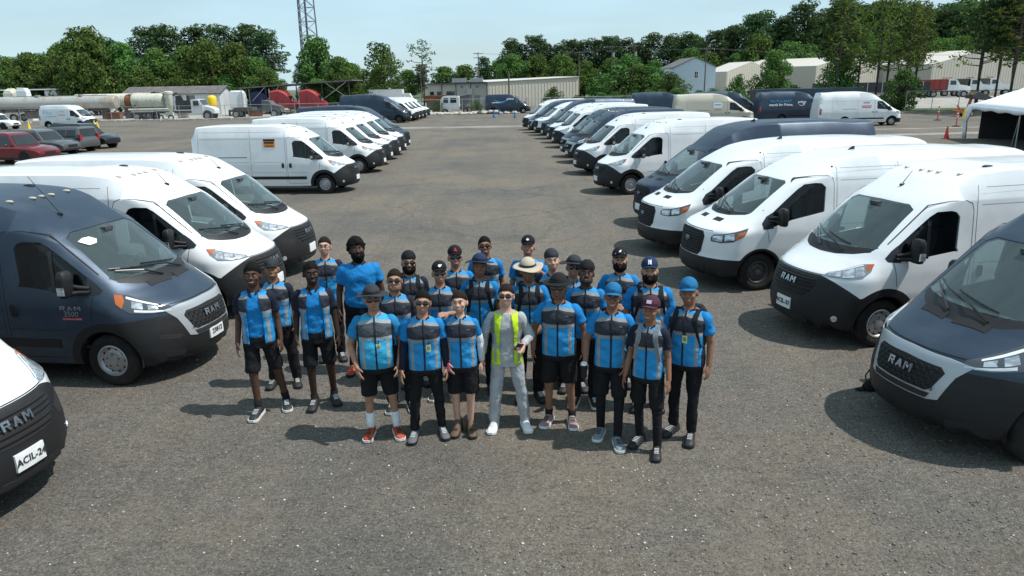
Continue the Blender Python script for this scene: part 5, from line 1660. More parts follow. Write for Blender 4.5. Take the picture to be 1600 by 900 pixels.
cap_mark('8', [[(-.6, -.1), (-.3, -.28), (0, -.33), (.3, -.28), (.6, -.1), (.3, -.16), (0, -.2), (-.3, -.16)]], .04, MATS['navy_embroidery'])

FOLDS = bpy.data.textures.new('folds', 'CLOUDS'); FOLDS.noise_scale = .10; FOLDS.noise_depth = 2
def finish_voxels():
    for o, sz, it, dec in VOX:
        r = o.modifiers.new('r', 'REMESH'); r.mode = 'VOXEL'; r.voxel_size = sz; r.use_smooth_shade = True
        s = o.modifiers.new('s', 'SMOOTH'); s.factor = .5; s.iterations = it
        if o.name.split('.')[0] in ('shirt', 'vest', 'shorts', 'trousers'):
            dp = o.modifiers.new('folds', 'DISPLACE'); dp.texture = FOLDS; dp.strength = .027 if o.name[0] != 'v' else .022; dp.mid_level = .5; dp.texture_coords = 'LOCAL'
        d = o.modifiers.new('d', 'DECIMATE'); d.ratio = dec
    bpy.context.view_layer.update()
    dg = bpy.context.evaluated_depsgraph_get()
    new = [bpy.data.meshes.new_from_object(o.evaluated_get(dg)) for o, *_ in VOX]
    for (o, *_), me in zip(VOX, new):
        o.modifiers.clear(); o.data = me
        me.polygons.foreach_set('use_smooth', [True] * len(me.polygons))
        if o.get('open', 0):
            w = o['open']; bm = bmesh.new(); bm.from_mesh(me)
            kill = [f for f in bm.faces if f.normal.z < -.75 and f.calc_center_median().z < .86]
            def g(p): return abs(p.x) - w * (1.0 if p.z < 1.22 else max(.5, 1 - (p.z - 1.22) * 1.6))
            lay = bm.faces.layers.int.new('c')
            icut(bm, g, lambda f: f.calc_center_median().y < -.01 and abs(f.calc_center_median().x) < w + .06, lay, 1)
            kill = set(f for f in kill if f.is_valid) | set(f for f in bm.faces if f[lay] == 1)
            kill |= set(f for f in bm.faces if f.calc_center_median().z > 1.435 and f.normal.z > .6)
            bmesh.ops.delete(bm, geom=list(kill), context='FACES')
            bm.to_mesh(me); bm.free()
            s = o.modifiers.new('thick', 'SOLIDIFY'); s.thickness = .007; s.offset = 0
            me.update()
        if 'open' in o: del o['open']
finish_voxels()

# the phone and the cups are held, so they are things of their own
bpy.context.view_layer.update()
ph, ow = PHONE_OBJ
ph.matrix_world = ow.matrix_world
tag(ph, 'black phone in the hand of the man in the yellow vest', 'phone')
def cup(k, p, label, lid):
    root = PEOPLE[k][0]
    w = root.matrix_world @ Vector(p)
    e = empty('drink_cup', w, .3); tag(e, label, 'cup')
    m = MB(); m.lathe([(.001, 0), (.030, 0), (.036, .13), (.036, .15)], n=16); m.build('cup_body', BLACKP, e, True, 40)
    m = MB(); m.lathe([(.037, .15), (.037, .165), (.028, .178), (.001, .178)], n=16); m.build('cup_lid', lid, e, True, 40)
cup('7', (.305, -.14, .74), 'black cup with a black lid held by the man in the black bucket hat', BLACKP)
cup('8', (-.285, -.12, .74), 'black cup with a pale lid held by the man in blue cap and glasses', SOLEW)
# ------------------------------------------------------------------ vans farther off
G_F = 'vans parked beyond the rows'
V('L11', 'pn', WHITE, -11.0, 84.1, -.12, 'white van next to the dark step van at the far end of the left row', G_L)
V('L12', 'pn', WHITE, -10.95, 87.0, -.12, 'white van third from the far end of the left row', G_L)
V('L13', 'pn', WHITE, -10.85, 90.0, -.12, 'white van second from the far end of the left row', G_L)
V('L14', 'pn', WHITE, -10.7, 92.9, -.12, 'white van at the far end of the left row', G_L)
_r, _l = van('th', NAVY, -11.7, 81.0, -.12, 'tall dark blue step van before the four last white vans on the left', G_L)
_r.scale = (1.12, 1.06, 1.10)
V('F1', 'po', NAVY, 2.0, 101.3, -.03, 'dark blue van with a blue arrow on its side at the end of the aisle', G_F)
V('F2', 'pn', WHITE, -45.5, 80.5, -.22, 'white van with faded blue lettering beside the yellow cones at the left', G_F)
V('F3', 'sp', TAN, 20.2, 64.6, -.08, 'beige van with a white notice on its side behind the right row', G_F)
V('F4', 'th', NAVY, 28.6, 68.4, -.05, 'dark blue van lettered The P in ASAP stands for Prime', G_F)
V('F5', 'sp', WHITE, 31.2, 61.4, -.06, 'white van with red lettering on its side and a red tail light, facing right', G_F)
V('F6', 'th', NAVY, 24.6, 75.5, -.05, 'dark blue van just behind the beige van', G_F)
V('F7', 'th', NAVY, 18.8, 79.0, -.05, 'dark blue van whose roof shows left of the beige van', G_F)

BLUEP = mat('printed_blue', (.03, .30, .62), rough=.4); WHITEP = mat('printed_white', (.75, .76, .77), rough=.4)
REDP = mat('printed_red', (.55, .10, .12), rough=.5); GREYP = mat('printed_grey', (.35, .38, .42), rough=.5); PALEB = mat('faded_blue_print', (.30, .52, .66), rough=.5)
ORANGEP = mat('orange_print', (.75, .25, .03), rough=.5)
def side_text(k, kind, txt, x, z, size, m, name='side_lettering', sg=-1, bold=.004, shear=0.0):
    B = Body({'pn': PROM, 'po': PROM, 'tr': TRAN, 'th': TRANH, 'sp': SPRI}[kind])
    p = B.side(x, z, sg, .006); p2 = B.side(x, z + .1, sg, .006)
    up = (p2 - p).normalized(); ax = Vector((1, 0, 0)) if sg < 0 else Vector((-1, 0, 0)); nn = ax.cross(up)
    M = Matrix.Translation(p) @ Matrix((ax, up, nn)).transposed().to_4x4()
    return lettering(name, txt, size, m, VANS[k][0], M, .004, bold, shear)
def side_panel(k, kind, x0, x1, z0, z1, m, name, off=.006, sg=-1):
    B = Body({'pn': PROM, 'po': PROM, 'tr': TRAN, 'th': TRANH, 'sp': SPRI}[kind])
    return patch(lambda a, b, o: B.side(a, b, sg, o), [(x0, z0), (x1, z0), (x1, z1), (x0, z1)], off, 2, .01, rnd_n=2).build(name, m, VANS[k][0])
def swoosh(k, kind, x0, x1, z, sag, w, m, name='smile_arrow'):
    B = Body({'pn': PROM, 'po': PROM, 'tr': TRAN, 'th': TRANH, 'sp': SPRI}[kind])
    n = 18; mb = MB(); vs = []
    for i in range(n + 1):
        t = i / n; x = x0 + (x1 - x0) * t; zz = z - sag * math.sin(math.pi * t) * (1.1 - .3 * t); ww = w * (.25 + math.sin(math.pi * min(1, t * 1.1)) * .75)
        vs += [B.side(x, zz + ww / 2, -1, .006), B.side(x, zz - ww / 2, -1, .006)]
    mb.add(vs, [(2 * i, 2 * i + 1, 2 * i + 3, 2 * i + 2) for i in range(n)])
    e = x1 - (x1 - x0) * .02
    mb.add([B.side(e + .10 * abs(x1 - x0) * .4, z + .14, -1, .006), B.side(e - .16, z + .10, -1, .006), B.side(e - .02, z - .12, -1, .006)], [(0, 1, 2)])
    return mb.build(name, m, VANS[k][0])
side_text('F4', 'th', "The 'P' in ASAP", -3.95, 1.88, .30, BLUEP); side_text('F4', 'th', 'stands for Prime.', -3.90, 1.57, .31, WHITEP, bold=.006)
side_text('F4', 'th', 'prime', -2.05, 1.80, .30, WHITEP, bold=.008); swoosh('F4', 'th', -2.33, -1.8, 1.58, .10, .05, WHITEP)
side_text('F1', 'po', 'prime', -1.75, 1.92, .40, WHITEP, bold=.012); swoosh('F1', 'po', -3.9, -2.0, 1.85, .38, .20, BLUEP)
side_panel('F1', 'po', -4.2, -2.9, 1.40, 1.50, WHITEP, 'web_address_strip')
side_text('F2', 'pn', 'F-hid', -3.95, 1.72, .62, PALEB, shear=.2)
side_panel('F2', 'pn', -4.4, -2.9, 1.28, 1.33, PALEB, 'underline'); side_panel('F2', 'pn', -2.5, -1.8, 1.78, 1.86, GREYP, 'faded_line'); side_panel('F2', 'pn', -2.6, -1.7, 1.42, 1.55, mat('faded_red_print', (.62, .35, .38)), 'faded_red_line')
side_panel('F5', 'sp', -2.35, -1.85, 1.80, 1.93, GREYP, 'grey_lettering_line'); side_panel('F5', 'sp', -2.5, -1.7, 1.56, 1.63, REDP, 'red_lettering_line'); side_panel('F5', 'sp', -2.45, -1.75, 1.44, 1.51, REDP, 'red_lettering_line')
side_panel('F3', 'sp', -2.6, -1.9, 1.55, 1.98, WHITEP, 'notice_panel'); side_panel('F3', 'sp', -2.5, -2.0, 1.76, 1.84, BLUEP, 'notice_text', .012); side_panel('F3', 'sp', -2.55, -1.95, 1.36, 1.42, REDP, 'red_line')
side_panel('L4', 'pn', -2.23, -1.79, 1.72, 2.02, ORANGEP, 'side_sign', .008); side_panel('L4', 'pn', -2.23, -1.79, 1.95, 2.02, SHADOWM, 'sign_header', .012)
side_panel('L4', 'pn', -2.19, -1.83, 1.86, 1.92, SHADOWM, 'sign_text', .012); side_panel('L4', 'pn', -2.17, -1.85, 1.76, 1.79, SHADOWM, 'sign_text', .012)
# door lettering of the near dark van
_B = Body(PROM); _p = _B.side(-.75, 1.02, -1, .008)
_m = MB(); ram_letters(_m, lambda a, b, d: _B.side(-.42 + a, 1.10 + b, -1, .004 + d), .30, .055, .004); _m.build('door_badge', CHROME, VANS['L1'][0])
side_text('L1', 'po', '3500', -.42, 1.02, .105, CHROME, 'door_badge', bold=.003); side_panel('L1', 'po', -.55, -.29, .945, .965, REDP, 'door_badge_line')
# windscreen sticker
_q = patch(lambda a, b, o: _B.front(a, b, o), [(-.60, 1.90), (-.50, 1.93), (-.40, 1.93), (-.34, 1.89), (-.40, 1.85), (-.52, 1.84)], .004, 2, .004); _q.build('sticker', STICKER, VANS['L1'][0])

# ------------------------------------------------------------------ cars
CARGLASS = mat('car_glass', (.015, .018, .02), rough=.06, coat=.6)
def car(name, label, paint, x, y, rz, L=4.6, W=1.82, H=1.66, hood=.30, hatch=.10, group='parked cars', rear_red=True):
    root = empty(name, (x, y, 0), rz); tag(root, label, 'car', group)
    f, b = L / 2, -L / 2; w = W / 2
    m = MB()
    def sec(px, hw, z0, z1, r=.10):
        return [(px, s * (hw - (r if abs(k) > 1 else 0) * (1 if k in (2, -2) else 0)), z) for s, k, z in ()]
    rings = []
    belt = .98
    for px, hw, z0, z1 in ((b, w * .80, .45, .80), (b + .06, w * .92, .34, .95), (b + .5, w, .26, belt), (-.3, w, .24, belt), (f - L * hood - .1, w, .24, belt), (f - .7, w * .98, .26, .93), (f - .25, w * .90, .30, .84), (f - .04, w * .78, .36, .72), (f, w * .68, .42, .62)):
        c = .07
        rings.append([(px, -hw + c, z0), (px, hw - c, z0), (px, hw, z0 + c), (px, hw, z1 - c * 1.4), (px, hw - c * 1.6, z1), (px, -hw + c * 1.6, z1), (px, -hw, z1 - c * 1.4), (px, -hw, z0 + c)])
    m.loft(rings)
    # cabin
    x0, x1 = b + .10, f - L * hood
    cab = [(x0, x1, w * .97, belt - .04), (x0 + hatch * 1.0, x1 - .22, w * .90, belt + .22), (x0 + hatch * 2.2, x1 - .52, w * .80, H - .09), (x0 + hatch * 3.0 + .10, x1 - .78, w * .70, H)]
    m.loft([[(a, -hw, z), (c, -hw * .95, z), (c + .05, 0, z), (c, hw * .95, z), (a, hw, z), (a - .04, 0, z)] for a, c, hw, z in cab])
    body = m.build('body', paint, root, True, 35)
    def lerp_c(t, e):
        zs = [c[3] for c in cab]
        z = zs[0] + (zs[2] - zs[0]) * t
        return [np.interp(z, zs, [c[k] for c in cab]) for k in (0, 1, 2)] + [z]
    for sg in (1, -1):
        m = MB()
        for u0, u1 in ((.07, .34), (.37, .63), (.66, .93)):
            vs = []
            for t in (.12, .88):
                a, c, hw, z = lerp_c(t, 0)
                for u in (u0, u1): vs.append((a + (c - a) * u, sg * (hw * (1 - .05 * u) + .006), z))
            m.add(vs, [(0, 1, 3, 2)])
        m.build('side_window', CARGLASS, root)
    for nm, end in (('windscreen', 1), ('rear_window', 0)):
        m = MB(); vs = []
        for t in (.10, .92):
            a, c, hw, z = lerp_c(t, 0); e = c if end else a; d = .012 if end else -.012
            for v in (-.82, 0, .82): vs.append((e + d + (.05 if end else -.04) * (1 - abs(v)), hw * v, z + .012))
        m.add(vs, [(0, 1, 4, 3), (1, 2, 5, 4)]); m.build(nm, CARGLASS, root)
    for sg in (1, -1):
        m = MB(); m.loft([[(f - .34, sg * w * .86, .80), (f - .34, sg * w * .86, .66), (f - .30, sg * w * .90, .66)], [(f - .03, sg * w * .52, .70), (f - .03, sg * w * .52, .58), (f + .01, sg * w * .52, .58)]]); m.build('headlight', LENSW, root)
        m = MB(); m.box((b + .08, sg * w * .82, .98), (.16, .20, .34)); m.build('tail_light', REDLENS, root)
        m = MB(); m.ell((x1 - .45, sg * (w + .10), 1.06), (.08, .10, .07), 8, 6); m.build('door_mirror', paint, root, True)
    m = MB(); m.box((f - .02, 0, .60), (.06, .70, .16)); m.box((f - .02, 0, .40), (.08, 1.1, .10)); m.build('grille', SHADOWM, root)
    m = MB()
    for sg in (1, -1): m.box((0, sg * (w + .002), .33), (L * .55, .03, .12))
    m.build('sill', BLACKP, root)
    t, q = wheel_meshes('light', .34)
    for wx in (f - .88, b + .85):
        m = MB()
        for sg in (1, -1): m.cone((wx, sg * (w + .004), .36), (wx, sg * (w - .25), .36), .40, .40, 18)
        m.build('wheel_arch', SHADOWM, root)
        for sg in (1, -1):
            a = obj('wheel', t, root); a.location = (wx, sg * (w - .11), .34); a.rotation_euler = (0, 0, 0 if sg > 0 else math.pi)
            obj('rim', q, a)
    return root
def cpaint(n, c, metal=.3): return mat(n, c, rough=.28, metal=metal, coat=.6)
car('parked_car', 'dark red car whose hood shows above the white van roof at the left edge', cpaint('dark_red_paint', (.17, .012, .016)), -27.9, 41.8, -.25, L=4.7, H=1.70)
car('parked_car', 'grey car between the red one and the hatchback, nose to the right', cpaint('mid_grey_paint', (.10, .105, .11)), -29.5, 46.8, -.25, L=4.6, H=1.60)
car('parked_car', 'grey hatchback showing its tall red tail lights', cpaint('warm_grey_paint', (.12, .12, .125)), -29.7, 49.5, math.pi - .25, L=4.2, H=1.62, hood=.24, hatch=.03)
car('parked_car', 'black car at the right end of the parked cars, headlights lit by the sun', cpaint('black_car_paint', (.018, .019, .022)), -29.9, 52.3, -.25, L=4.7, H=1.70)
car('parked_car', 'white car cut off by the left edge near the yellow cone', cpaint('white_car_paint', (.72, .73, .74), 0), -56.6, 82.6, -.15, L=4.6, H=1.68)

# ------------------------------------------------------------------ cones and delineators
YEL = mat('yellow_plastic', (.75, .52, .02), rough=.5); ORG = mat('orange_plastic', (.70, .12, .03), rough=.5); BLU = mat('blue_cone_plastic', (.04, .13, .33), rough=.5); REDC = mat('red_cone_plastic', (.50, .045, .03), rough=.6)
def cone(x, y, h, m, label, group, tape=None):
    e = empty('traffic_cone', (x, y, 0)); tag(e, label, 'cone', group)
    k = MB(); k.box((0, 0, .02), (h * .52, h * .52, .04)); k.build('base', m, e)
    k = MB(); k.lathe([(h * .20, .04), (h * .19, .07), (h * .045, h), (.001, h)], n=16); k.build('cone_body', m, e, True, 40)
    if tape:
        k = MB(); k.lathe([(h * .128, h * .50), (h * .085, h * .75)], n=16); k.v = [(v[0] * 1.06, v[1] * 1.06, v[2]) for v in k.v]; k.build('tape', tape, e, True)
cone(-50.5, 78.4, .95, YEL, 'yellow cone near the white car at the left edge', 'yellow cones'); cone(-42.6, 76.6, .98, YEL, 'left yellow cone of the pair before the white van', 'yellow cones'); cone(-41.2, 74.6, .98, YEL, 'right yellow cone of the pair before the white van', 'yellow cones')
cone(-1.75, 88.0, .80, BLU, 'left blue cone before the dark van across the aisle', 'blue cones'); cone(.7, 86.6, .80, BLU, 'right blue cone before the dark van across the aisle', 'blue cones'); cone(-1.25, 96.0, .75, BLU, 'blue cone close to the rear wheel of the dark van across the aisle', 'blue cones')
cone(27.5, 46.4, .78, REDC, 'red cone on the lot left of the white tent', 'red cone')
cone(43.2, 70.5, .9, YEL, 'yellow cone between the orange posts and the orange machine', 'yellow cones')
def delin(x, y, label):
    e = empty('delineator_post', (x, y, 0)); tag(e, label, 'post', 'orange delineator posts')
    k = MB(); k.lathe([(.001, 0), (.30, 0), (.30, .05), (.12, .08)], n=12); k.build('base', BLACKP, e)
    k = MB(); k.lathe([(.055, .06), (.050, 1.15), (.06, 1.16), (.06, 1.24), (.001, 1.26)], n=10); k.build('post', ORG, e, True, 40)
    for z in (.72, .95):
        k = MB(); k.lathe([(.058, z), (.058, z + .10)], n=10); k.build('reflector', WHITEP, e, True)
delin(38.4, 66.5, 'orange post with its top before the green bush, left of two'); delin(34.9, 57.8, 'orange post nearest the white tent, right of two')
car_dark = None

# ------------------------------------------------------------------ ground sheets beyond the lot
def sheet(name, pts, z, m):
    k = MB(); k.add([(a, b, z) for a, b in pts], [tuple(range(len(pts)))]); return tag(k.build(name, m), kind='structure')
PALEGR = mat('pale_gravel', (.33, .31, .28), rough=.95, var=.25, vscale=.8, bump=.4, bscale=9, dirt=(.20, .18, .15), dscale=.2, damt=.6)
CONCR = mat('worn_concrete', (.24, .225, .20), rough=.95, var=.2, vscale=.9, dirt=(.11, .105, .10), dscale=.35, damt=.7)
GRASSM = mat('grass_soil', (.055, .10, .025), rough=.95, var=.35, vscale=.6, bump=.6, bscale=14)
sheet('yard_gravel', [(-140, 98.8), (-13, 98.8), (-13, 104), (-9, 118), (-9, 175), (-140, 175)], .012, PALEGR)
sheet('yard_road', [(38, 92), (130, 88), (130, 146), (34, 146)], .012, PALEGR)
sheet('grass_verge', [(40, 84.5), (130, 79), (130, 90), (41, 93)], .016, GRASSM)
sheet('far_grass', [(-300, 175), (300, 175), (300, 600), (-300, 600)], .010, mat('far_field', (.06, .085, .035), rough=.95, var=.3, vscale=.1))
sheet('concrete_strip', [(-11, 68.6), (3, 68.0), (3, 70.8), (-11, 71.5)], .008, CONCR)
sheet('concrete_strip', [(24, 49.5), (60, 51.5), (60, 53.3), (24, 51.3)], .008, CONCR)
sheet('concrete_strip', [(22, 55.5), (60, 57.5), (60, 58.3), (22, 56.4)], .008, CONCR)
# pale kerb of broken concrete along the fence
k = MB()
for i in range(150):
    x = -80 + i * .46; k.box((x, 97.4 + rnd.uniform(-.1, .1) - (x + 46) * .012, .10), (.5, rnd.uniform(.5, .8), rnd.uniform(.16, .30)), rnd.uniform(-.1, .1))
tag(k.build('concrete_kerb', mat('broken_concrete', (.46, .43, .38), rough=.95, var=.2)), kind='structure')
k = MB()
for i in range(260):
    x = rnd.uniform(-11.5, 1.5); s_ = rnd.uniform(.12, .45)
    k.ell((x, 101.2 + rnd.gauss(0, .6), s_ * .3 + (.35 * math.exp(-((x + 2.5) / 1.6) ** 2) * rnd.random())), (s_, s_ * .8, s_ * .55), 6, 4, Matrix.Rotation(rnd.uniform(0, 3), 3, 'Z'))
tag(k.build('rubble', MATS['broken_concrete']), 'pale concrete rubble heaped along the foot of the far fence', 'rubble', kind='stuff')

# ------------------------------------------------------------------ chain-link fences
GALV = mat('galvanised_steel', (.38, .39, .40), rough=.5, metal=.5)
WIRE = mat('fence_wire', (.22, .23, .24), rough=.6, metal=.3)
def fence(pts, h, label, step=3.0, barbed=False, wire=.22):
    e = empty('chain_link_fence', (pts[0][0], pts[0][1], 0)); tag(e, label, 'fence', 'chain-link fences')
    O = Vector((pts[0][0], pts[0][1], 0))
    post = MB().cone((0, 0, 0), (0, 0, h + .05), .038, .038, 8).mesh('post', GALV)
    km = MB(); kr = MB()
    for (x0, y0), (x1, y1) in zip(pts, pts[1:]):
        a, b = Vector((x0, y0, 0)) - O, Vector((x1, y1, 0)) - O; L = (b - a).length; n = max(1, round(L / step)); d = (b - a) / L
        for i in range(n + 1):
            p = obj('post', post, e); p.location = a + (b - a) * (i / n)
        kr.cone(a + Vector((0, 0, h)), b + Vector((0, 0, h)), .028, .028, 6)
        kr.cone(a + Vector((0, 0, .12)), b + Vector((0, 0, .12)), .012, .012, 4)
        s = 0
        while s < L:
            for dr in (1, -1):
                t0, t1 = s, s + dr * h
                z0, z1 = .08, h
                if t1 < 0: z1 = h * (t0 / h); t1 = 0
                if t1 > L: z1 = h * ((L - t0) / h); t1 = L
                if z1 - z0 > .05: km.cone(a + d * t0 + Vector((0, 0, z0)), a + d * t1 + Vector((0, 0, z1)), .0045, .0045, 3, False)
            s += wire
    kr.build('rail', GALV, e); kk = km.build('wire_mesh', WIRE, e); kk['kind'] = 'stuff'
fence([(-82, 98.2), (-34, 97.6), (-12.5, 97.6)], 1.85, 'long chain-link fence before the tank trailers on the left', wire=.26)
fence([(-12.2, 101.8), (2.5, 102.6), (22, 103.5)], 1.95, 'chain-link fence behind the dark van across the aisle', wire=.26)
fence([(46, 86.5), (54, 84.5), (66, 82)], 2.2, 'chain-link fence on the grass by the dump trucks', wire=.26)

# ------------------------------------------------------------------ buildings
def ribbed(m, a, b, z0, za, zb, pitch, depth, thick=.15):
    """wall from a to b (xy) with standing ribs; top slopes from za to zb"""
    a = Vector((*a, 0)); b = Vector((*b, 0)); L = (b - a).length; d = (b - a) / L; n = Vector((d.y, -d.x, 0))
    def P(t, o, z): q = a + d * t + n * o; return (q.x, q.y, z)
    zt = lambda t: za + (zb - za) * t / L
    m.add([P(0, 0, z0), P(L, 0, z0), P(L, 0, zt(L)), P(0, 0, zt(0)), P(0, -thick, z0), P(L, -thick, z0), P(L, -thick, zt(L)), P(0, -thick, zt(0))], [(0, 1, 2, 3), (5, 4, 7, 6), (3, 2, 6, 7), (0, 3, 7, 4), (1, 5, 6, 2)])
    t = pitch / 2
    while t < L - .1:
        m.add([P(t - .09, .001, z0), P(t - .03, depth, z0), P(t + .03, depth, z0), P(t + .09, .001, z0), P(t - .09, .001, zt(t) - .02), P(t - .03, depth, zt(t) - .02), P(t + .03, depth, zt(t) - .02), P(t + .09, .001, zt(t) - .02)], [(0, 1, 5, 4), (1, 2, 6, 5), (2, 3, 7, 6)])
        t += pitch
CREAM = mat('cream_metal_siding', (.52, .48, .40), rough=.6, dirt=(.42, .38, .31), dscale=.5, damt=.4)
GREYW = mat('grey_metal_siding', (.33, .34, .35), rough=.7, dirt=(.24, .23, .22), dscale=.6, damt=.5)
WHITEW = mat('white_metal_siding', (.62, .64, .66), rough=.6, dirt=(.42, .41, .39), dscale=.5, damt=.5)
PALEBLUE = mat('pale_blue_siding', (.50, .58, .64), rough=.65, var=.05)
ROOFW = mat('pale_metal_roof', (.54, .51, .46), rough=.5, dirt=(.50, .45, .38), dscale=.3, damt=.5)
ROOFG = mat('grey_roof', (.11, .105, .105), rough=.8, var=.3, vscale=1.5, dirt=(.19, .16, .14), dscale=.8, damt=.6)
TRIMD = mat('dark_trim', (.05, .05, .052), rough=.6)
DARKOPEN = mat('dark_opening', (.010, .010, .011), rough=.9)

e = empty('metal_building', (0, 0, 0)); tag(e, 'long low building with grey offices at the left and cream ribbed siding', 'building')
m = MB(); ribbed(m, (-3.5, 128), (12.6, 135), 0, 4.15, 4.80, .62, .06); m.build('ribbed_wall', CREAM, e)
m = MB(); ribbed(m, (12.6, 135), (9.5, 148), 0, 4.8, 4.8, .62, .06); m.build('end_wall', CREAM, e)
m = MB(); m.box((-8.6, 128.2, 2.0), (10.2, .4, 4.0)); m.build('office_wall', mat('office_wall_paint', (.40, .38, .34), rough=.8, dirt=(.27, .25, .22), dscale=.6, damt=.5), e)
m = MB()
for x in (-3.6, -6.4, -8.9, -11.3): m.box((x, 127.97, 2.0), (.12, .08, 4.0))
m.build('downpipe', TRIMD, e)
m = MB(); m.prism([(-13.9, 3.98), (-3.5, 4.02), (-3.5, 4.22), (-13.9, 4.18)], 127.6, 140, 'Y'); m.build('roof', TRIMD, e)
m = MB(); m.add([(-3.5, 127.8, 4.18), (12.7, 134.8, 4.83), (9.6, 148, 5.0), (-8, 146, 4.5), (-3.5, 127.8, 4.26), (12.7, 134.8, 4.91), (9.6, 148, 5.08), (-8, 146, 4.58)], [(0, 3, 2, 1), (4, 5, 6, 7), (0, 1, 5, 4), (1, 2, 6, 5), (2, 3, 7, 6), (3, 0, 4, 7)]); m.build('roof', ROOFW, e)
for x, w_, z, h_ in ((-5.3, .95, 1.05, 2.1), (-7.6, .9, 1.05, 2.1)):
    m = MB(); m.box((x, 127.96, z), (w_, .06, h_)); d = m.build('door', mat('office_door', (.20, .20, .19), rough=.7), e)
    m = MB(); m.box((x - .3, 127.90, 1.05), (.12, .05, .05)); m.build('handle', GALV, d)
for x in (-13.0, -11.8, -10.2, -9.5):
    m = MB(); m.box((x, 127.97, 2.5), (.7, .05, .6)); d = m.build('window', TRIMD, e); m = MB(); m.box((x, 127.935, 2.5), (.56, .02, .46)); m.build('pane', CARGLASS, d)
m = MB(); m.box((-6.6, 127.7, 2.7), (.9, .6, 1.0)); m.build('air_conditioner', GALV, e)
for x in (-5.3, -7.9):
    m = MB(); m.box((x, 127.9, 3.5), (.25, .2, .2)); m.build('wall_lamp', TRIMD, e)
m = MB(); m.box((-8.5, 131, 4.6), (2.4, 2, .7)); m.box((-5.5, 132, 4.6), (2.2, 2, .65)); m.build('roof_unit', GALV, e)

def gable(name, label, cat, x0, x1, y0, y1, ze, zr, wall, roof, along='Y', ribs=None, over=.25):
    """gabled shed; ridge along the given axis"""
    e = empty(name, (x0, y0, 0)); tag(e, label, cat)
    X0, X1, Y0, Y1 = 0, x1 - x0, 0, y1 - y0
    m = MB()
    if along == 'Y':
        mx = (X0 + X1) / 2
        m.prism([(X0, 0), (X1, 0), (X1, ze), (mx, zr), (X0, ze)], Y0, Y1, 'Y')
    else:
        my = (Y0 + Y1) / 2
        m.prism([(Y0, 0), (Y1, 0), (Y1, ze), (my, zr), (Y0, ze)], X0, X1, 'X')
    m.build('wall', wall, e)
    m = MB(); t = .12
    if along == 'Y':
        s = (zr - ze) / (mx - X0)
        for sg in (-1, 1):
            xe = mx + sg * (mx - X0 + over)
            m.prism([(mx, zr + .02), (xe, ze + .02 - s * over), (xe, ze + .02 + t - s * over), (mx, zr + .02 + t)], Y0 - over, Y1 + over, 'Y')
    else:
        s = (zr - ze) / (my - Y0)
        for sg in (-1, 1):
            ye = my + sg * (my - Y0 + over)
            m.prism([(my, zr + .02), (ye, ze + .02 - s * over), (ye, ze + .02 + t - s * over), (my, zr + .02 + t)], X0 - over, X1 + over, 'X')
    m.build('roof', roof, e)
    if ribs:
        m = MB()
        for xx in np.arange(.3, X1 - .2, ribs):
            top = ze if along == 'X' else (ze + (zr - ze) * (1 - abs(xx - (X0 + X1) / 2) / ((X1 - X0) / 2)))
            m.box((xx, Y0 - .03, top / 2), (.10, .06, top - .05))
        for yy in np.arange(.3, Y1 - .2, ribs):
            top = ze if along == 'Y' else (ze + (zr - ze) * (1 - abs(yy - (Y0 + Y1) / 2) / ((Y1 - Y0) / 2)))
            m.box((X0 - .03, yy, top / 2), (.06, .10, top - .05))
        m.build('siding_rib', wall, e)['kind'] = 'stuff'
    return e
e = gable('house', 'pale blue two-storey house with a grey roof behind the bushes', 'house', 31.8, 39.8, 145, 158, 6.3, 8.05, PALEBLUE, ROOFG)
m = MB(); m.box((4.3, -.04, 4.9), (.75, .08, 1.3)); d = m.build('window', WHITEP, e); m = MB(); m.box((4.3, -.09, 4.9), (.58, .03, 1.1)); m.build('pane', CARGLASS, d)
m = MB(); m.box((4.3, -.12, 4.9), (.05, .03, 1.1)); m.box((4.3, -.12, 4.9), (.58, .03, .05)); m.build('glazing_bar', WHITEP, d)
m = MB()
for z in np.arange(.3, 6.2, .24): m.box((4, -.012, z), (8, .024, .03))
for z in np.arange(6.3, 7.9, .24): m.box((4, -.012, z), (max(.2, 8 * (8.0 - z) / 1.75), .024, .03))
m.build('clapboard', PALEBLUE, e)['kind'] = 'stuff'
gable('annex', 'low pale annex on the left of the pale blue house', 'building', 24, 31.6, 150, 160, 4.6, 5.6, WHITEW, ROOFW, 'X')
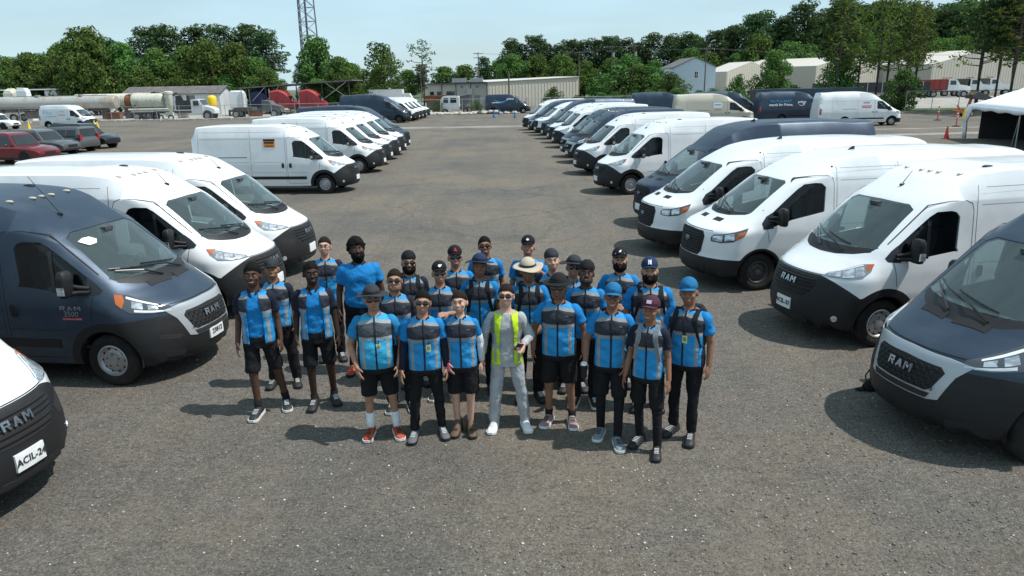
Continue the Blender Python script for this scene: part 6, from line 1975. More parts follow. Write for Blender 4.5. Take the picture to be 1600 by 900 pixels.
def warehouse(label, A, Bp, Cp, ze, zr, L):
    """A: left corner, Bp: near corner, Cp: right corner of the gable end; ridge runs back"""
    e = empty('warehouse', (Bp[0], Bp[1], 0)); tag(e, label, 'warehouse', 'cream warehouses behind the trees')
    B0 = Vector((Bp[0], Bp[1], 0)); A_ = Vector((A[0], A[1], 0)) - B0; C_ = Vector((Cp[0], Cp[1], 0)) - B0
    m = MB(); ribbed(m, (A_.x, A_.y), (0, 0), 0, ze, ze, .9, .05); m.build('side_wall', mat('cream_side_siding', (.44, .41, .34), rough=.65), e)
    mid = C_ * .5
    m = MB(); ribbed(m, (0, 0), (mid.x, mid.y), 0, ze, zr, .9, .05); ribbed(m, (mid.x, mid.y), (C_.x, C_.y), 0, zr, ze, .9, .05); m.build('gable_wall', CREAM, e)
    m = MB(); up = Vector((0, 0, 1))
    rv = A_
    m.add([p for p in (up * (ze + .02), mid + up * (zr + .02), mid + rv + up * (zr + .02), rv + up * (ze + .02))] + [p + up * .14 for p in (up * (ze + .02), mid + up * (zr + .02), mid + rv + up * (zr + .02), rv + up * (ze + .02))], [(0, 1, 2, 3), (7, 6, 5, 4), (0, 4, 5, 1), (1, 5, 6, 2), (2, 6, 7, 3), (3, 7, 4, 0)])
    m.add([C_ + up * (ze + .02), mid + up * (zr + .02), mid + rv + up * (zr + .02), C_ + rv + up * (ze + .02)] + [p + up * .14 for p in (C_ + up * (ze + .02), mid + up * (zr + .02), mid + rv + up * (zr + .02), C_ + rv + up * (ze + .02))], [(0, 3, 2, 1), (4, 5, 6, 7), (0, 1, 5, 4), (1, 2, 6, 5), (2, 3, 7, 6), (3, 0, 4, 7)])
    m.build('roof', ROOFW, e)
    return e
warehouse('cream warehouse next to the pale blue house, leftmost of three', (41.0, 158), (43.4, 150), (58, 165), 5.3, 7.3, 30)
warehouse('cream warehouse behind the thin pines, middle of three', (50, 172), (64.4, 158), (84, 172), 6.2, 8.1, 30)
warehouse('cream warehouse above the red dump truck, rightmost of three', (80, 180), (92.0, 164), (121, 176), 6.2, 9.2, 30)
e = gable('shed', 'long white shed with a brown-grey roof behind the vacuum truck', 'shed', -60.5, -45.3, 118, 124, 3.25, 4.3, WHITEW, ROOFG, 'X', ribs=.6)
e = empty('open_shed', (-84, 124, 0)); tag(e, 'open-fronted white shed at the left edge behind the tank trailer', 'shed')
m = MB(); m.box((5, 6, 2.1), (10.5, .2, 4.2)); m.box((9.6, 3, 2.1), (.2, 6, 4.2)); m.box((8.8, -.1, 2.1), (1.9, .2, 4.2)); m.build('wall', WHITEW, e)
m = MB(); m.box((4.6, 2.8, 4.35), (11, 7, .18)); m.build('roof', WHITEP, e)
# lean-to roof over the cabs
e = empty('carport', (-42, 120, 0)); tag(e, 'dark lean-to roof on thin posts above the red truck cabs', 'carport')
m = MB(); m.prism([(0, 3.85), (17.8, 4.75), (17.8, 4.95), (0, 4.05)], -3, 6, 'Y'); m.build('roof', ROOFG, e)
for x in (.5, 4.2, 9.0, 13.0, 17.2):
    for yy in (-2.6, 5.6):
        m = MB(); m.bar((x, yy, 0), (x, yy, 3.88 + x * .05), .14); m.build('post', TRIMD, e)
for x0, x1 in ((2, 4.2), (4.2, 6.4), (13, 16.8), (17.2, 13.6)):
    m = MB(); m.bar((x0, -2.6, 2.0), (x1, -2.6, 3.95 + x1 * .04), .09); m.build('brace', GALV, e)

# ------------------------------------------------------------------ trucks
TANKM = mat('weathered_steel_tank', (.48, .465, .44), rough=.45, metal=.35, dirt=(.33, .21, .10), dscale=.55, damt=.75)
RUST = mat('rusty_steel', (.20, .075, .03), rough=.9, var=.4, vscale=2, dirt=(.10, .05, .03), dscale=1.5, damt=.7)
TANKW = mat('dirty_white_tank', (.56, .55, .47), rough=.55, dirt=(.24, .17, .09), dscale=.8, damt=.6)
CHASS = mat('dusty_chassis', (.085, .078, .07), rough=.9, dirt=(.16, .14, .115), dscale=2, damt=.6)
REDT = mat('red_truck_paint', (.30, .016, .022), rough=.4, coat=.2, dirt=(.16, .03, .03), dscale=.8, damt=.5); REDD = mat('dull_red_dump_body', (.27, .032, .028), rough=.6, dirt=(.13, .06, .05), dscale=1.2, damt=.5)
BLUET = mat('dark_blue_tarp', (.010, .018, .075), rough=.6)
WTR = mat('white_truck_paint', (.70, .71, .72), rough=.4, dirt=(.45, .42, .37), dscale=1.0, damt=.35)
def twheel(par, x, y, sg, r=.52):
    t, q = wheel_meshes('light', .52) if r == .52 else wheel_meshes('light', r)
    a = obj('wheel', t, par); a.location = (x, y, r); a.rotation_euler = (0, 0, 0 if sg > 0 else math.pi); obj('rim', q, a)
def tank(m, x0, x1, r, y, z, n=28, sz=1.0):
    prof = [(.001, x0), (r * .6, x0 + .03), (r * .9, x0 + .12), (r, x0 + .30)]
    k = 7
    for i in range(1, k):
        xx = x0 + .3 + (x1 - x0 - .6) * i / k
        prof += [(r, xx - .05), (r * 1.025, xx - .04), (r * 1.025, xx + .04), (r, xx + .05)]
    prof += [(r, x1 - .30), (r * .9, x1 - .12), (r * .6, x1 - .03), (.001, x1)]
    m.lathe(prof, (0, y, z), n, 'X', sy=sz)
e = empty('tank_trailer', (-70, 104.2, 0)); tag(e, 'long weathered steel tank trailer with brown stains at the left edge', 'trailer')
m = MB(); tank(m, -1.0, 15.8, .92, 0, 2.42); m.build('tank', TANKM, e, True, 40)
m = MB(); m.box((7, 0, 1.35), (15, .9, .22)); m.box((6.5, -.8, .85), (6.5, .35, .9)); m.build('frame', CHASS, e)
for x in (4, 5, 6, 7, 8, 9):
    m = MB(); m.box((x, -1.0, .85), (.08, .1, .95)); m.build('frame_strut', CHASS, e)
m = MB(); m.prism([(-1.2, 1.25), (3.2, 1.25), (3.0, 1.38), (-1.0, 1.38)], -1.25, -.6, 'Y'); m.build('mudguard', CHASS, e)
for x in (.3, 1.75):
    for sg in (1, -1): twheel(e, x, sg * 1.0, sg)
m = MB(); m.cone((5, -.2, 3.3), (5, -.2, 3.5), .35, .35, 14); m.cone((11, -.2, 3.3), (11, -.2, 3.5), .35, .35, 14); m.box((8, 0, 3.36), (13, .5, .05)); m.build('manhole', GALV, e)
m = MB(); m.bar((-1.1, -.7, .5), (-1.1, -.7, 3.5), .35, .9); m.build('rear_panel', RUST, e)
e = empty('storage_tank', (-62.6, 108.5, 0)); tag(e, 'rust-ended pale tank lying behind the long tank trailer', 'tank')
m = MB(); tank(m, 0, 8.6, .95, 0, 2.55); m.build('tank', TANKW, e, True, 40); m = MB(); m.cone((8.5, 0, 2.5), (9.1, 0, 2.5), 1.02, 1.0, 24); m.build('end_ring', RUST, e)
m = MB()
for x in (1, 4.3, 7.6): m.box((x, 0, .8), (.5, 1.6, 1.6))
m.build('saddle', CHASS, e)
for i, (x, mm, lb) in enumerate(((-70.9, TANKW, 'pale rusty tank end standing above the tank trailer at the left edge'), (-69.0, WTR, 'pale yellowish box stacked above the tank trailer near the left edge'))):
    o = MB().loft([[(-.9, -.6, 0), (.9, -.6, 0), (.9, .6, 0), (-.9, .6, 0)], [(-.8, -.55, 4.1 - .3 * (1 - i)), (.55, -.55, 4.1 - .3 * (1 - i)), (.55, .55, 4.1), (-.8, .55, 4.1)], [(-.6, -.45, 4.6 - .4 * (1 - i)), (.3, -.45, 4.5 - .4 * (1 - i)), (.3, .45, 4.5), (-.6, .45, 4.5)]]).build('stacked_box', mm)
    o.location = (x, 107.5, 0); tag(o, lb, 'container')
# vacuum truck
e = empty('vacuum_truck', (-51.5, 100.6, 0)); tag(e, 'dirty white vacuum tank truck facing right behind the fence', 'truck')
m = MB(); tank(m, 1.2, 5.6, 1.05, 0, 2.52); m.build('tank', TANKW, e, True, 40)
m = MB(); m.cone((.5, 0, 2.45), (1.25, 0, 2.45), .95, 1.06, 24); m.build('tank_door', RUST, e)
m = MB(); m.lathe([(.001, 1.0), (.25, 1.02), (.52, 1.45), (.52, 3.35), (.56, 3.36), (.56, 3.62), (.4, 3.72), (.001, 3.74)], (6.35, -.55, 0), 20); m.build('filter_silo', TANKW, e, True, 40)
m = MB(); m.cone((1.0, -1.05, 1.42), (6.3, -1.05, 1.42), .14, .14, 12); m.build('boom_pipe', TANKW, e, True, 40)
m = MB(); m.tube([(3.9, -.3, 3.45), (4.3, -.3, 3.65), (5.6, -.3, 3.35), (6.1, -.4, 3.3)], .14, 8); m.tube([(6.9, -.5, 3.2), (7.4, -.5, 3.5), (7.9, -.5, 3.2), (8.1, -.5, 2.4)], .13, 8); m.tube([(1.0, -.6, 3.4), (1.9, -.7, 2.9), (2.2, -.8, 2.2), (1.6, -1.0, 1.8)], .09, 7); m.build('hose', CHASS, e, True)
m = MB(); m.box((8.0, 0, 1.9), (1.6, 1.6, 1.2)); m.box((7.5, -.3, 2.8), (.6, .6, .6)); m.box((9.0, 0, 2.3), (.35, 1.9, 1.7)); m.build('blower', TRIMD, e)
m = MB(); m.box((5.6, 0, 1.0), (10, .9, .28)); m.build('frame', CHASS, e)
m = MB(); m.box((6.4, -1.0, .75), (.9, .5, .6)); m.build('fuel_tank', TANKW, e)
m = MB(); m.loft([[(x, -1.1, z0), (x, 1.1, z0), (x, 1.08, z1), (x, -1.08, z1)] for x, z0, z1 in ((9.35, .85, 2.55), (9.5, .8, 2.62), (10.4, .8, 2.60), (10.85, .85, 1.85))]); m.loft([[(x, -w, z0), (x, w, z0), (x, w, z1), (x, -w, z1)] for x, w, z0, z1 in ((10.8, 1.0, .85, 1.75), (11.6, .95, .8, 1.62), (12.25, .85, .75, 1.35), (12.35, .75, .75, 1.15))]); m.build('cab', WTR, e, False)
for sg in (1, -1):
    m = MB(); m.add([(9.65, sg * 1.105, 1.75), (10.45, sg * 1.105, 1.75), (10.35, sg * 1.10, 2.42), (9.65, sg * 1.10, 2.42)], [(0, 1, 2, 3)]); m.build('side_window', CARGLASS, e)
m = MB(); m.add([(10.85, -.95, 1.88), (10.85, .95, 1.88), (10.46, .95, 2.55), (10.46, -.95, 2.55)], [(0, 1, 2, 3)]); m.v = [(v[0] + .03, v[1], v[2] + .01) for v in m.v]; m.build('windscreen', CARGLASS, e)
for sg in (1, -1):
    m = MB(); m.cone((11.35, sg * 1.02, .55), (11.35, sg * .7, .55), .66, .66, 18); m.build('fender', TRIMD, e); twheel(e, 11.35, sg * 1.0, sg, .52)
    for x in (2.0, 3.6): twheel(e, x, sg * 1.0, sg, .52)
m = MB(); m.prism([(1.2, 1.1), (4.5, 1.1), (4.3, 1.25), (1.4, 1.25)], -1.2, -.7, 'Y'); m.build('mudguard', TANKW, e)
for k_ in range(7):
    o = obj('loose_tyre', wheel_meshes('light', .36)[0]); o.location = (-44.8 - k_ * .62 + rnd.uniform(-.1, .1), 98.9, .12 if k_ % 2 else .36); o.rotation_euler = (R(90) if k_ % 2 else 0, 0, rnd.uniform(0, 1)); tag(o, 'loose black tyre among those on the ground under the vacuum truck', 'tyre', 'loose tyres')
o = MB().lathe([(.001, 0), (.62, 0), (.66, .1), (.66, 1.7), (.55, 1.95), (.25, 2.1), (.001, 2.12)], n=18).build('plastic_tank', YEL, None, True, 40); o.location = (-44.2, 112, .9); tag(o, 'yellow upright tank in front of the white shed end', 'tank')
# clutter of the yard behind the fence
CLUT = [mat('blue_drum', (.03, .09, .22), rough=.5), RUST, mat('weathered_wood', (.22, .17, .11), rough=.9, var=.3), GALV, WTR]
for i, (x, y, kd) in enumerate(((-37.6, 106, 0), (-36.4, 107.5, 1), (-30.8, 106, 2), (-29.0, 108, 3), (-27.0, 106.5, 0), (-25.4, 107, 4), (-23.2, 108.5, 1), (-20.6, 107.5, 2), (-18.4, 109, 3), (-16.2, 108, 1), (-46.4, 106.5, 2), (-43.0, 107, 3), (-56.4, 107, 1), (-52.4, 108.5, 4))):
    if kd in (0, 3):
        o = MB().lathe([(.001, 0), (.29, 0), (.30, .02), (.29, .28), (.305, .30), (.29, .32), (.29, .58), (.305, .60), (.29, .62), (.29, .86), (.30, .88), (.001, .88)], n=16).build('drum', CLUT[kd], None, True, 40); nm = ('blue', '', '', 'grey')[kd] + ' steel drum'; ct = 'drum'
    elif kd == 2:
        k = MB()
        for z in (.06, .22, .38, .54, .70):
            for j in range(5): k.box((0, -.5 + j * .25, z + .05), (1.2, .16, .025))
            for j in (-.5, 0, .5): k.box((j, 0, z), (.09, 1.1, .09))
        o = k.build('pallet_stack', CLUT[2]); nm = 'stack of weathered wooden pallets'; ct = 'pallets'; o['kind'] = 'thing'
    else:
        k = MB(); k.loft([[(-.9, -.5, 0), (.9, -.5, 0), (.9, .5, 0), (-.9, .5, 0)], [(-1.0, -.6, .9), (1.0, -.6, .9), (1.0, .6, .9), (-1.0, .6, .9)]]); k.box((0, -.62, .86), (2.1, .06, .08)); k.box((-.5, -.6, .45), (.06, .06, .8)); k.box((.5, -.6, .45), (.06, .06, .8))
        o = k.build('scrap_bin', CLUT[kd]); nm = ('', 'rusty', '', '', 'white')[kd] + ' scrap bin'; ct = 'bin'
    o.location = (x, y, .012); o.rotation_euler = (0, 0, rnd.uniform(-.5, .5)); tag(o, nm + ' ' + ('left of the rusty bin by the white sleeper cab', 'by the white sleeper cab', 'under the left red cab', 'under the right red cab', 'right of the right red cab', 'left of the box truck', 'below the box truck', 'right of the box truck', 'midway between box truck and thin lamp pole', 'left of the thin lamp pole', 'behind the vacuum truck cab', 'before the yellow tank', 'behind the vacuum truck rear', 'behind the vacuum truck tank')[i], ct, 'clutter in the yard behind the fence')
# tractor cabs
def semi(x, y, label, paint, sl=1.0, rz=0.0):
    e = empty('truck_cab', (x, y, 0), rz, .92); tag(e, label, 'truck', 'truck cabs under the lean-to')
    m = MB(); m.loft([[(px, -w, z0), (px, w, z0), (px, w, z1 - .25), (px, w * .75, z1), (px, -w * .75, z1), (px, -w, z1 - .25)] for px, w, z0, z1 in ((-1.9, 1.15, 1.0, 3.75), (-.6, 1.2, 1.0, 3.95), (.4, 1.18, 1.0, 3.6), (1.1, 1.12, 1.0, 2.95), (1.5, 1.05, 1.0, 2.2))])
    m.loft([[(px, -w, .8), (px, w, .8), (px, w, z1), (px, -w, z1)] for px, w, z1 in ((1.4, 1.0, 2.15), (2.0, .9, 1.95), (2.3, .8, 1.5))]); m.build('cab', paint, e, True, 40)
    for sg in (1, -1):
        m = MB(); m.add([(.0, sg * 1.20, 2.1), (1.05, sg * 1.14, 2.1), (.75, sg * 1.13, 2.85), (.0, sg * 1.19, 2.95)], [(0, 1, 2, 3)]); m.build('side_window', CARGLASS, e); twheel(e, 1.6, sg * 1.0, sg); twheel(e, -3.2, sg * 1.0, sg)
    m = MB(); m.add([(1.53, -.98, 2.25), (1.53, .98, 2.25), (1.14, 1.0, 2.92), (1.14, -1.0, 2.92)], [(0, 1, 2, 3)]); m.build('windscreen', CARGLASS, e)
    for c_, d_ in (((-.75, -1.21, 2.0), (.04, .03, 1.9)), ((.15, -1.19, 1.5), (.04, .04, 1.1)), ((-.3, -1.2, 1.02), (3.0, .06, .1))): MB().box(c_, d_).build('door_seam', SHADOWM, e)
    m = MB(); m.box((1.75, -1.05, 2.3), (.12, .25, .42)); m.build('door_mirror', GALV, e)
    m = MB(); m.box((-2.2, 0, .95), (4, .9, .3)); m.build('frame', CHASS, e)
    m = MB(); m.cone((-2.05, -.9, .9), (-2.05, -.9, 4.1), .08, .08, 10); m.build('exhaust', GALV, e)
    return e
semi(-34.7, 116, 'red sleeper truck cab, left of the two red ones under the lean-to', REDT); semi(-29.9, 115, 'red sleeper truck cab, right of the two red ones under the lean-to', REDT)
semi(-38.6, 118.5, 'dark blue truck cab beside the left red cab', BLUET)
semi(-40.6, 113, 'white sleeper truck cab seen from behind, left of the lean-to', WTR, rz=R(100))
e = empty('chassis_truck', (-33.0, 103, 0)); tag(e, 'dark grey truck chassis without a body behind the fence', 'truck')
m = MB(); m.box((-2.2, 0, .95), (6, .9, .28)); m.box((-3.2, 0, 1.15), (2.6, 2.0, .5)); m.build('frame', CHASS, e)
m = MB(); m.loft([[(x, -w, z0), (x, w, z0), (x, w, z1), (x, -w, z1)] for x, w, z0, z1 in ((-.6, 1.0, .8, 2.3), (.4, 1.0, .8, 2.2), (.8, .95, .8, 1.7), (1.9, .85, .8, 1.45))]); m.build('cab', mat('grey_truck_paint', (.10, .10, .105), rough=.5), e)
for sg in (1, -1): twheel(e, 1.0, sg, sg); twheel(e, -4.2, sg, sg)
e = empty('box_truck', (-24.6, 133, 0)); tag(e, 'white box truck beyond the dark step van', 'truck')
m = MB(); m.box((3, 0, 2.05), (6, 2.4, 2.5)); m.build('box', WTR, e); m = MB(); m.loft([[(x, -1.0, .6), (x, 1.0, .6), (x, 1.0, z1), (x, -1.0, z1)] for x, z1 in ((6.1, 2.6), (7.2, 2.55), (7.7, 1.6), (8.2, 1.4))]); m.build('cab', WTR, e)
for sg in (1, -1): twheel(e, 7.0, sg * .95, sg); twheel(e, 1.4, sg * .95, sg)
e = empty('cab_over_truck', (-9.6, 104.5, 0)); tag(e, 'small white crew-cab truck behind the far fence', 'truck')
m = MB(); m.loft([[(x, -.95, .55), (x, .95, .55), (x, .95, z1), (x, -.95, z1)] for x, z1 in ((.0, 1.35), (.12, 1.6), (.42, 2.25), (.6, 2.35), (2.6, 2.35), (2.75, 2.25))]); m.build('cab', WTR, e)
for a, b in ((.55, 1.25), (1.55, 2.4)):
    m = MB(); m.add([(a, -.96, 1.45), (b, -.96, 1.45), (b, -.96, 2.1), (a + (.1 if a < 1 else 0), -.96, 2.1)], [(0, 1, 2, 3)]); m.build('side_window', CARGLASS, e)
m = MB(); m.box((3.4, 0, .8), (2.2, 1.0, .3)); m.build('frame', CHASS, e)
for sg in (1, -1): twheel(e, .75, sg * .9, sg, .36); twheel(e, 3.6, sg * .9, sg, .36)
e = empty('dumpster', (-11.6, 120, 0)); tag(e, 'rust-red open container in front of the grey offices', 'container')
m = MB(); m.loft([[(-1.6, -.8, 1.2), (1.6, -.8, 1.2), (1.6, .8, 1.2), (-1.6, .8, 1.2)], [(-1.8, -1, 2.3), (1.8, -1, 2.3), (1.8, 1, 2.3), (-1.8, 1, 2.3)]]); m.build('bin', RUST, e)
for x in (-1.3, -.4, .5, 1.4):
    m = MB(); m.bar((x, -.98, 1.2), (x, -1.04, 2.3), .1); m.build('rib', RUST, e)
m = MB(); m.box((0, 0, .6), (3, 1.4, 1.2)); m.build('stand', CHASS, e)
e = empty('dump_trailer', (-8.2, 121, 0)); tag(e, 'dark grey tipped trailer body right of the rust-red container', 'trailer')
m = MB(); m.prism([(-1.7, .9), (1.9, .9), (2.1, 2.35), (1.7, 2.4), (-1.9, 1.75)], -1, 1, 'Y'); m.build('body', mat('grey_trailer', (.12, .12, .12), rough=.7), e); m = MB(); m.bar((-1.8, -1.02, 1.78), (2.0, -1.02, 2.42), .12); m.build('rim_rail', GALV, e)
for sg in (1, -1): twheel(e, .8, sg, sg, .36)
def dump(x, y, label, bodym, rz=0.0):
    e = empty('dump_truck', (x, y, 0), rz); tag(e, label, 'truck', 'dump trucks by the warehouses')
    m = MB(); m.loft([[(-5.6, -1.15, 1.35), (-.6, -1.15, 1.25), (-.6, 1.15, 1.25), (-5.6, 1.15, 1.35)], [(-5.9, -1.25, 2.75), (-.45, -1.25, 2.85), (-.45, 1.25, 2.85), (-5.9, 1.25, 2.75)]]); m.build('dump_body', bodym, e)
    for xx in (-5.0, -4.1, -3.2, -2.3, -1.4):
        m = MB(); m.bar((xx, -1.17, 1.3), (xx, -1.27, 2.78), .12); m.build('side_rib', bodym, e)
    m = MB(); m.box((-.2, 0, 3.0), (.7, 2.4, .1)); m.build('cab_shield', bodym, e)
    m = MB(); m.loft([[(px, -w, z0), (px, w, z0), (px, w * .95, z1), (px, -w * .95, z1)] for px, w, z0, z1 in ((-.2, 1.1, 1.0, 2.75), (.95, 1.1, 1.0, 2.78), (1.5, 1.05, 1.0, 2.05))]); m.loft([[(px, -w, .9), (px, w, .9), (px, w * .85, z1), (px, -w * .85, z1)] for px, w, z1 in ((1.4, .95, 2.0), (2.6, .90, 1.8), (3.2, .85, 1.6))]); m.build('cab', WTR, e)
    for sg in (1, -1):
        m = MB(); m.add([(.05, sg * 1.10, 1.95), (.95, sg * 1.10, 1.95), (.85, sg * 1.07, 2.6), (.05, sg * 1.07, 2.6)], [(0, 1, 2, 3)]); m.build('side_window', CARGLASS, e)
        for xx in (2.2, -2.2, -3.7): twheel(e, xx, sg * 1.0, sg)
    m = MB(); m.add([(1.50, -.95, 2.08), (1.50, .95, 2.08), (.99, .95, 2.72), (.99, -.95, 2.72)], [(0, 1, 2, 3)]); m.v = [(v[0] + .03, v[1], v[2]) for v in m.v]; m.build('windscreen', CARGLASS, e)
    m = MB(); m.box((3.23, 0, 1.3), (.06, 1.0, .75)); m.build('radiator_grille', CHROME, e)
    m = MB(); m.box((-2, 0, 1.0), (8, .9, .3)); m.build('frame', CHASS, e)
    e.scale = (1.15, 1.15, 1.15)
    return e
dump(81.2, 139, 'red-bodied white dump truck on the pale road behind the grass', REDD, R(-12)); dump(88.6, 144, 'white truck right behind the red-bodied dump truck', CHASS, R(-25)); dump(93.0, 145, 'white truck farthest right, partly hidden by pine trunks', CHASS, R(-25))
# dark trailers under the thin pines and the box truck behind the lettered van
e = empty('box_truck', (31.6, 77, -.35)); tag(e, 'tall dark blue box truck behind the dark van with lettering', 'truck')
m = MB(); m.box((-1.2, 0, 1.95), (10.5, 2.4, 2.5)); m.build('box', NAVY, e); m = MB(); m.box((-6.42, 0, 1.95), (.06, 2.2, 2.3)); m.build('rear_door', mat('dark_door', (.03, .035, .045), rough=.4), e); m = MB(); m.box((-1, 0, .6), (9.6, 1.1, .3)); m.build('frame', CHASS, e)
for sg in (1, -1): twheel(e, -4.6, sg, sg); twheel(e, 3.2, sg, sg)
for x, y, lb in ((52.6, 118, 'black open trailer under the thin pines, left one'), (61.8, 119, 'black open trailer under the thin pines, right one')):
    e = empty('flat_trailer', (x, y, 0)); tag(e, lb, 'trailer', 'black trailers under the pines')
    m = MB(); m.box((0, 0, 2.3), (8.8, 2.4, 1.5)); m.build('body', mat('black_trailer_paint', (.015, .016, .022), rough=.5), e); m = MB(); m.box((0, 0, 1.3), (8.4, 1.2, .3)); m.build('frame', GALV, e)
    for xx in (-3.2, -1.1, 1.0, 3.2):
        m = MB(); m.box((xx, -1.24, 2.3), (.1, .08, 1.5)); m.build('side_post', GALV, e)
    for xx in (-3, -1.8):
        for sg in (1, -1): twheel(e, xx, sg, sg)

# ------------------------------------------------------------------ poles, wires and the tower
WOODP = mat('weathered_pole_wood', (.13, .11, .095), rough=.9, var=.3, vscale=4)
POLES = {}
def pole(k, x, y, h, label, arms=1, tr=False, r=.14):
    e = empty('utility_pole', (x, y, 0)); tag(e, label, 'utility pole', 'utility poles')
    MB().cone((0, 0, 0), (0, 0, h), r, r * .65, 10).build('shaft', WOODP, e, True, 40)
    for i in range(arms):
        m = MB(); m.box((0, -.12, h - .35 - i * .9), (2.2, .10, .13)); a = m.build('crossarm', WOODP, e)
        m = MB()
        for xx in (-1, -.4, .4, 1): m.cone((xx, -.12, h - .29 - i * .9), (xx, -.12, h - .12 - i * .9), .05, .035, 6)
        m.build('insulator', GALV, a)
    if tr:
        m = MB(); m.cone((.35, -.1, h - 2.4), (.35, -.1, h - 1.5), .24, .24, 12); m.build('transformer', GALV, e, True, 40)
    POLES[k] = Vector((x, y, h - .2))
pole('a', -41.5, 135, 9.6, 'utility pole rising left of the lattice tower with a transformer', 1, True); pole('b', 0.1, 111, 5.6, 'short dark pole in front of the cream ribbed wall', 0, False, .16)
pole('c', 15.5, 165, 10.4, 'utility pole before the far woods, left of three'); pole('d', 23.0, 168, 11.6, 'utility pole before the far woods, middle of three', 2, True); pole('e', 28.2, 170, 11.8, 'utility pole before the far woods, right of three', 1, True)
pole('f', 33.9, 130, 9.3, 'utility pole in front of the pale blue house'); pole('g', -6.8, 175, 11.0, 'utility pole among the far trees left of the pine woods', 2); pole('h', -12.0, 104, 6.6, 'thin pole with two lamps at the end of the fence', 1, False, .07)
pole('i', 84.5, 122, 7.0, 'leaning sign pole right of the red-bodied dump truck', 2, False, .08)
m = MB()
def wire(a, b, sag, n=14):
    pts = [a.lerp(b, t) - Vector((0, 0, sag * 4 * t * (1 - t))) for t in np.linspace(0, 1, n)]
    m.tube(pts, .013, 4)
for o in (-.9, .9):
    d = Vector((o, 0, 0))
    wire(POLES['c'] + d, POLES['d'] + d, .3); wire(POLES['d'] + d, POLES['e'] + d, .2); wire(POLES['e'] + d, POLES['f'] + d, .5); wire(POLES['f'] + d, Vector((96, 120, 7.4)) + d, 1.0); wire(POLES['g'] + d, POLES['c'] + d, .5)
tag(m.build('overhead_wires', TRIMD), 'thin dark overhead wires strung between the utility poles', 'wires')
e = empty('lattice_tower', (-52.3, 200, 0)); tag(e, 'tall steel lattice tower rising out of frame behind the left trees', 'tower')
TOW = mat('tower_steel', (.17, .19, .23), rough=.6, metal=.3)
def tp(i, z):
    a = 2 * math.pi * i / 3 + .35; r = 3.1 - z * .022
    return Vector((math.cos(a) * r, math.sin(a) * r, z))
for i in range(3):
    MB().cone(tp(i, 0), tp(i, 46), .20, .15, 8).build('tower_leg', TOW, e, True, 40)
z = 0
while z < 45:
    for i in range(3):
        j = (i + 1) % 3
        m = MB(); m.cone(tp(i, z), tp(j, z + 3.4), .07, .07, 5); m.cone(tp(j, z), tp(i, z + 3.4), .07, .07, 5); m.build('cross_brace', TOW, e); MB().cone(tp(i, z), tp(j, z), .07, .07, 5).build('girt', TOW, e)
    z += 3.4
MB().cone((.3, 0, 0), (.3, 0, 45), .28, .24, 8).build('cable_run', mat('cable_run_blue', (.07, .08, .16), rough=.6), e)

# ------------------------------------------------------------------ white tent
FAB = mat('white_tent_fabric', (.80, .81, .83), rough=.7, bump=.3, bscale=3); LINER = mat('dark_tent_liner', (.035, .036, .040), rough=.9, bump=.4, bscale=4)  # dark grey colour stands in for the shade inside the white tent
e = empty('event_tent', (28.7, 46.6, 0), math.atan2(-.961, -.275)); tag(e, 'white party tent with a gathered side curtain and dark inside at the right edge', 'tent')
Lx, Ly, ze, zp = 16.0, 9.0, 2.05, 4.3          # x runs along the open side towards the camera, y to the east
def roofpt(x, y, dz=0): return (x, y, dz)
ap = [(3.5, Ly / 2), (Lx - 3.5, Ly / 2)]
m = MB(); n = 10
def hip(x, y):
    d = min(x / 3.5, (Lx - x) / 3.5, y / (Ly / 2), (Ly - y) / (Ly / 2), 1)
    return ze + (zp - ze) * (.85 * d + .15 * d * d)
xs = np.linspace(0, Lx, 25); ys = np.linspace(0, Ly, 19); nn = len(ys)
vs = [(x, y, hip(x, y)) for x in xs for y in ys]
fs = [(i * nn + j, (i + 1) * nn + j, (i + 1) * nn + j + 1, i * nn + j + 1) for i in range(24) for j in range(18)]
m.add(vs, fs); o = m.build('roof', FAB, e, True); s_ = o.modifiers.new('t', 'SOLIDIFY'); s_.thickness = .03
m = MB(); vs = []; per = [(x, 0) for x in np.linspace(0, Lx, 30)] + [(Lx, y) for y in np.linspace(0, Ly, 18)][1:] + [(x, Ly) for x in np.linspace(Lx, 0, 30)][1:] + [(0, y) for y in np.linspace(Ly, 0, 18)][1:]
for i, (x, y) in enumerate(per): vs += [(x, y, ze + .01), (x, y, ze - .24 - .04 * math.sin(i * 1.4))]
m.add(vs, [(2 * i, 2 * i + 2, 2 * i + 3, 2 * i + 1) for i in range(len(per) - 1)]); o = m.build('valance', FAB, e, True); s_ = o.modifiers.new('t', 'SOLIDIFY'); s_.thickness = .012
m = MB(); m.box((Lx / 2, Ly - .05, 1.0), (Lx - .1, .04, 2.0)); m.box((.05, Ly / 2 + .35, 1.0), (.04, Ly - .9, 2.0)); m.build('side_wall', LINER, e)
m = MB(); m.add([(x, y, hip(x, y) - .08) for x in xs for y in ys], fs); m.build('roof_liner', LINER, e, True)  # added layer under the white roof, coloured dark for its shade
m = MB(); vs = []
for k_, (zz, wd) in enumerate(((1.95, 1.0), (1.7, .95), (1.4, .75), (1.15, .42), (1.02, .30), (.9, .36), (.5, .55), (.03, .62))):
    for i in range(25):
        t = i / 24; vs.append((-.05 + wd * t, -.04 + .07 * math.sin(t * 34 + k_ * .4) * (1.2 - wd * .5), zz))
m.add(vs, [(r * 25 + i, r * 25 + i + 1, (r + 1) * 25 + i + 1, (r + 1) * 25 + i) for r in range(7) for i in range(24)]); o = m.build('curtain', FAB, e, True); s_ = o.modifiers.new('t', 'SOLIDIFY'); s_.thickness = .01
for x in (.05, 8.6, Lx - .05):
    for y in (.05, Ly - .05): MB().cone((x, y, 0), (x, y, ze), .035, .035, 8).build('leg', GALV, e)
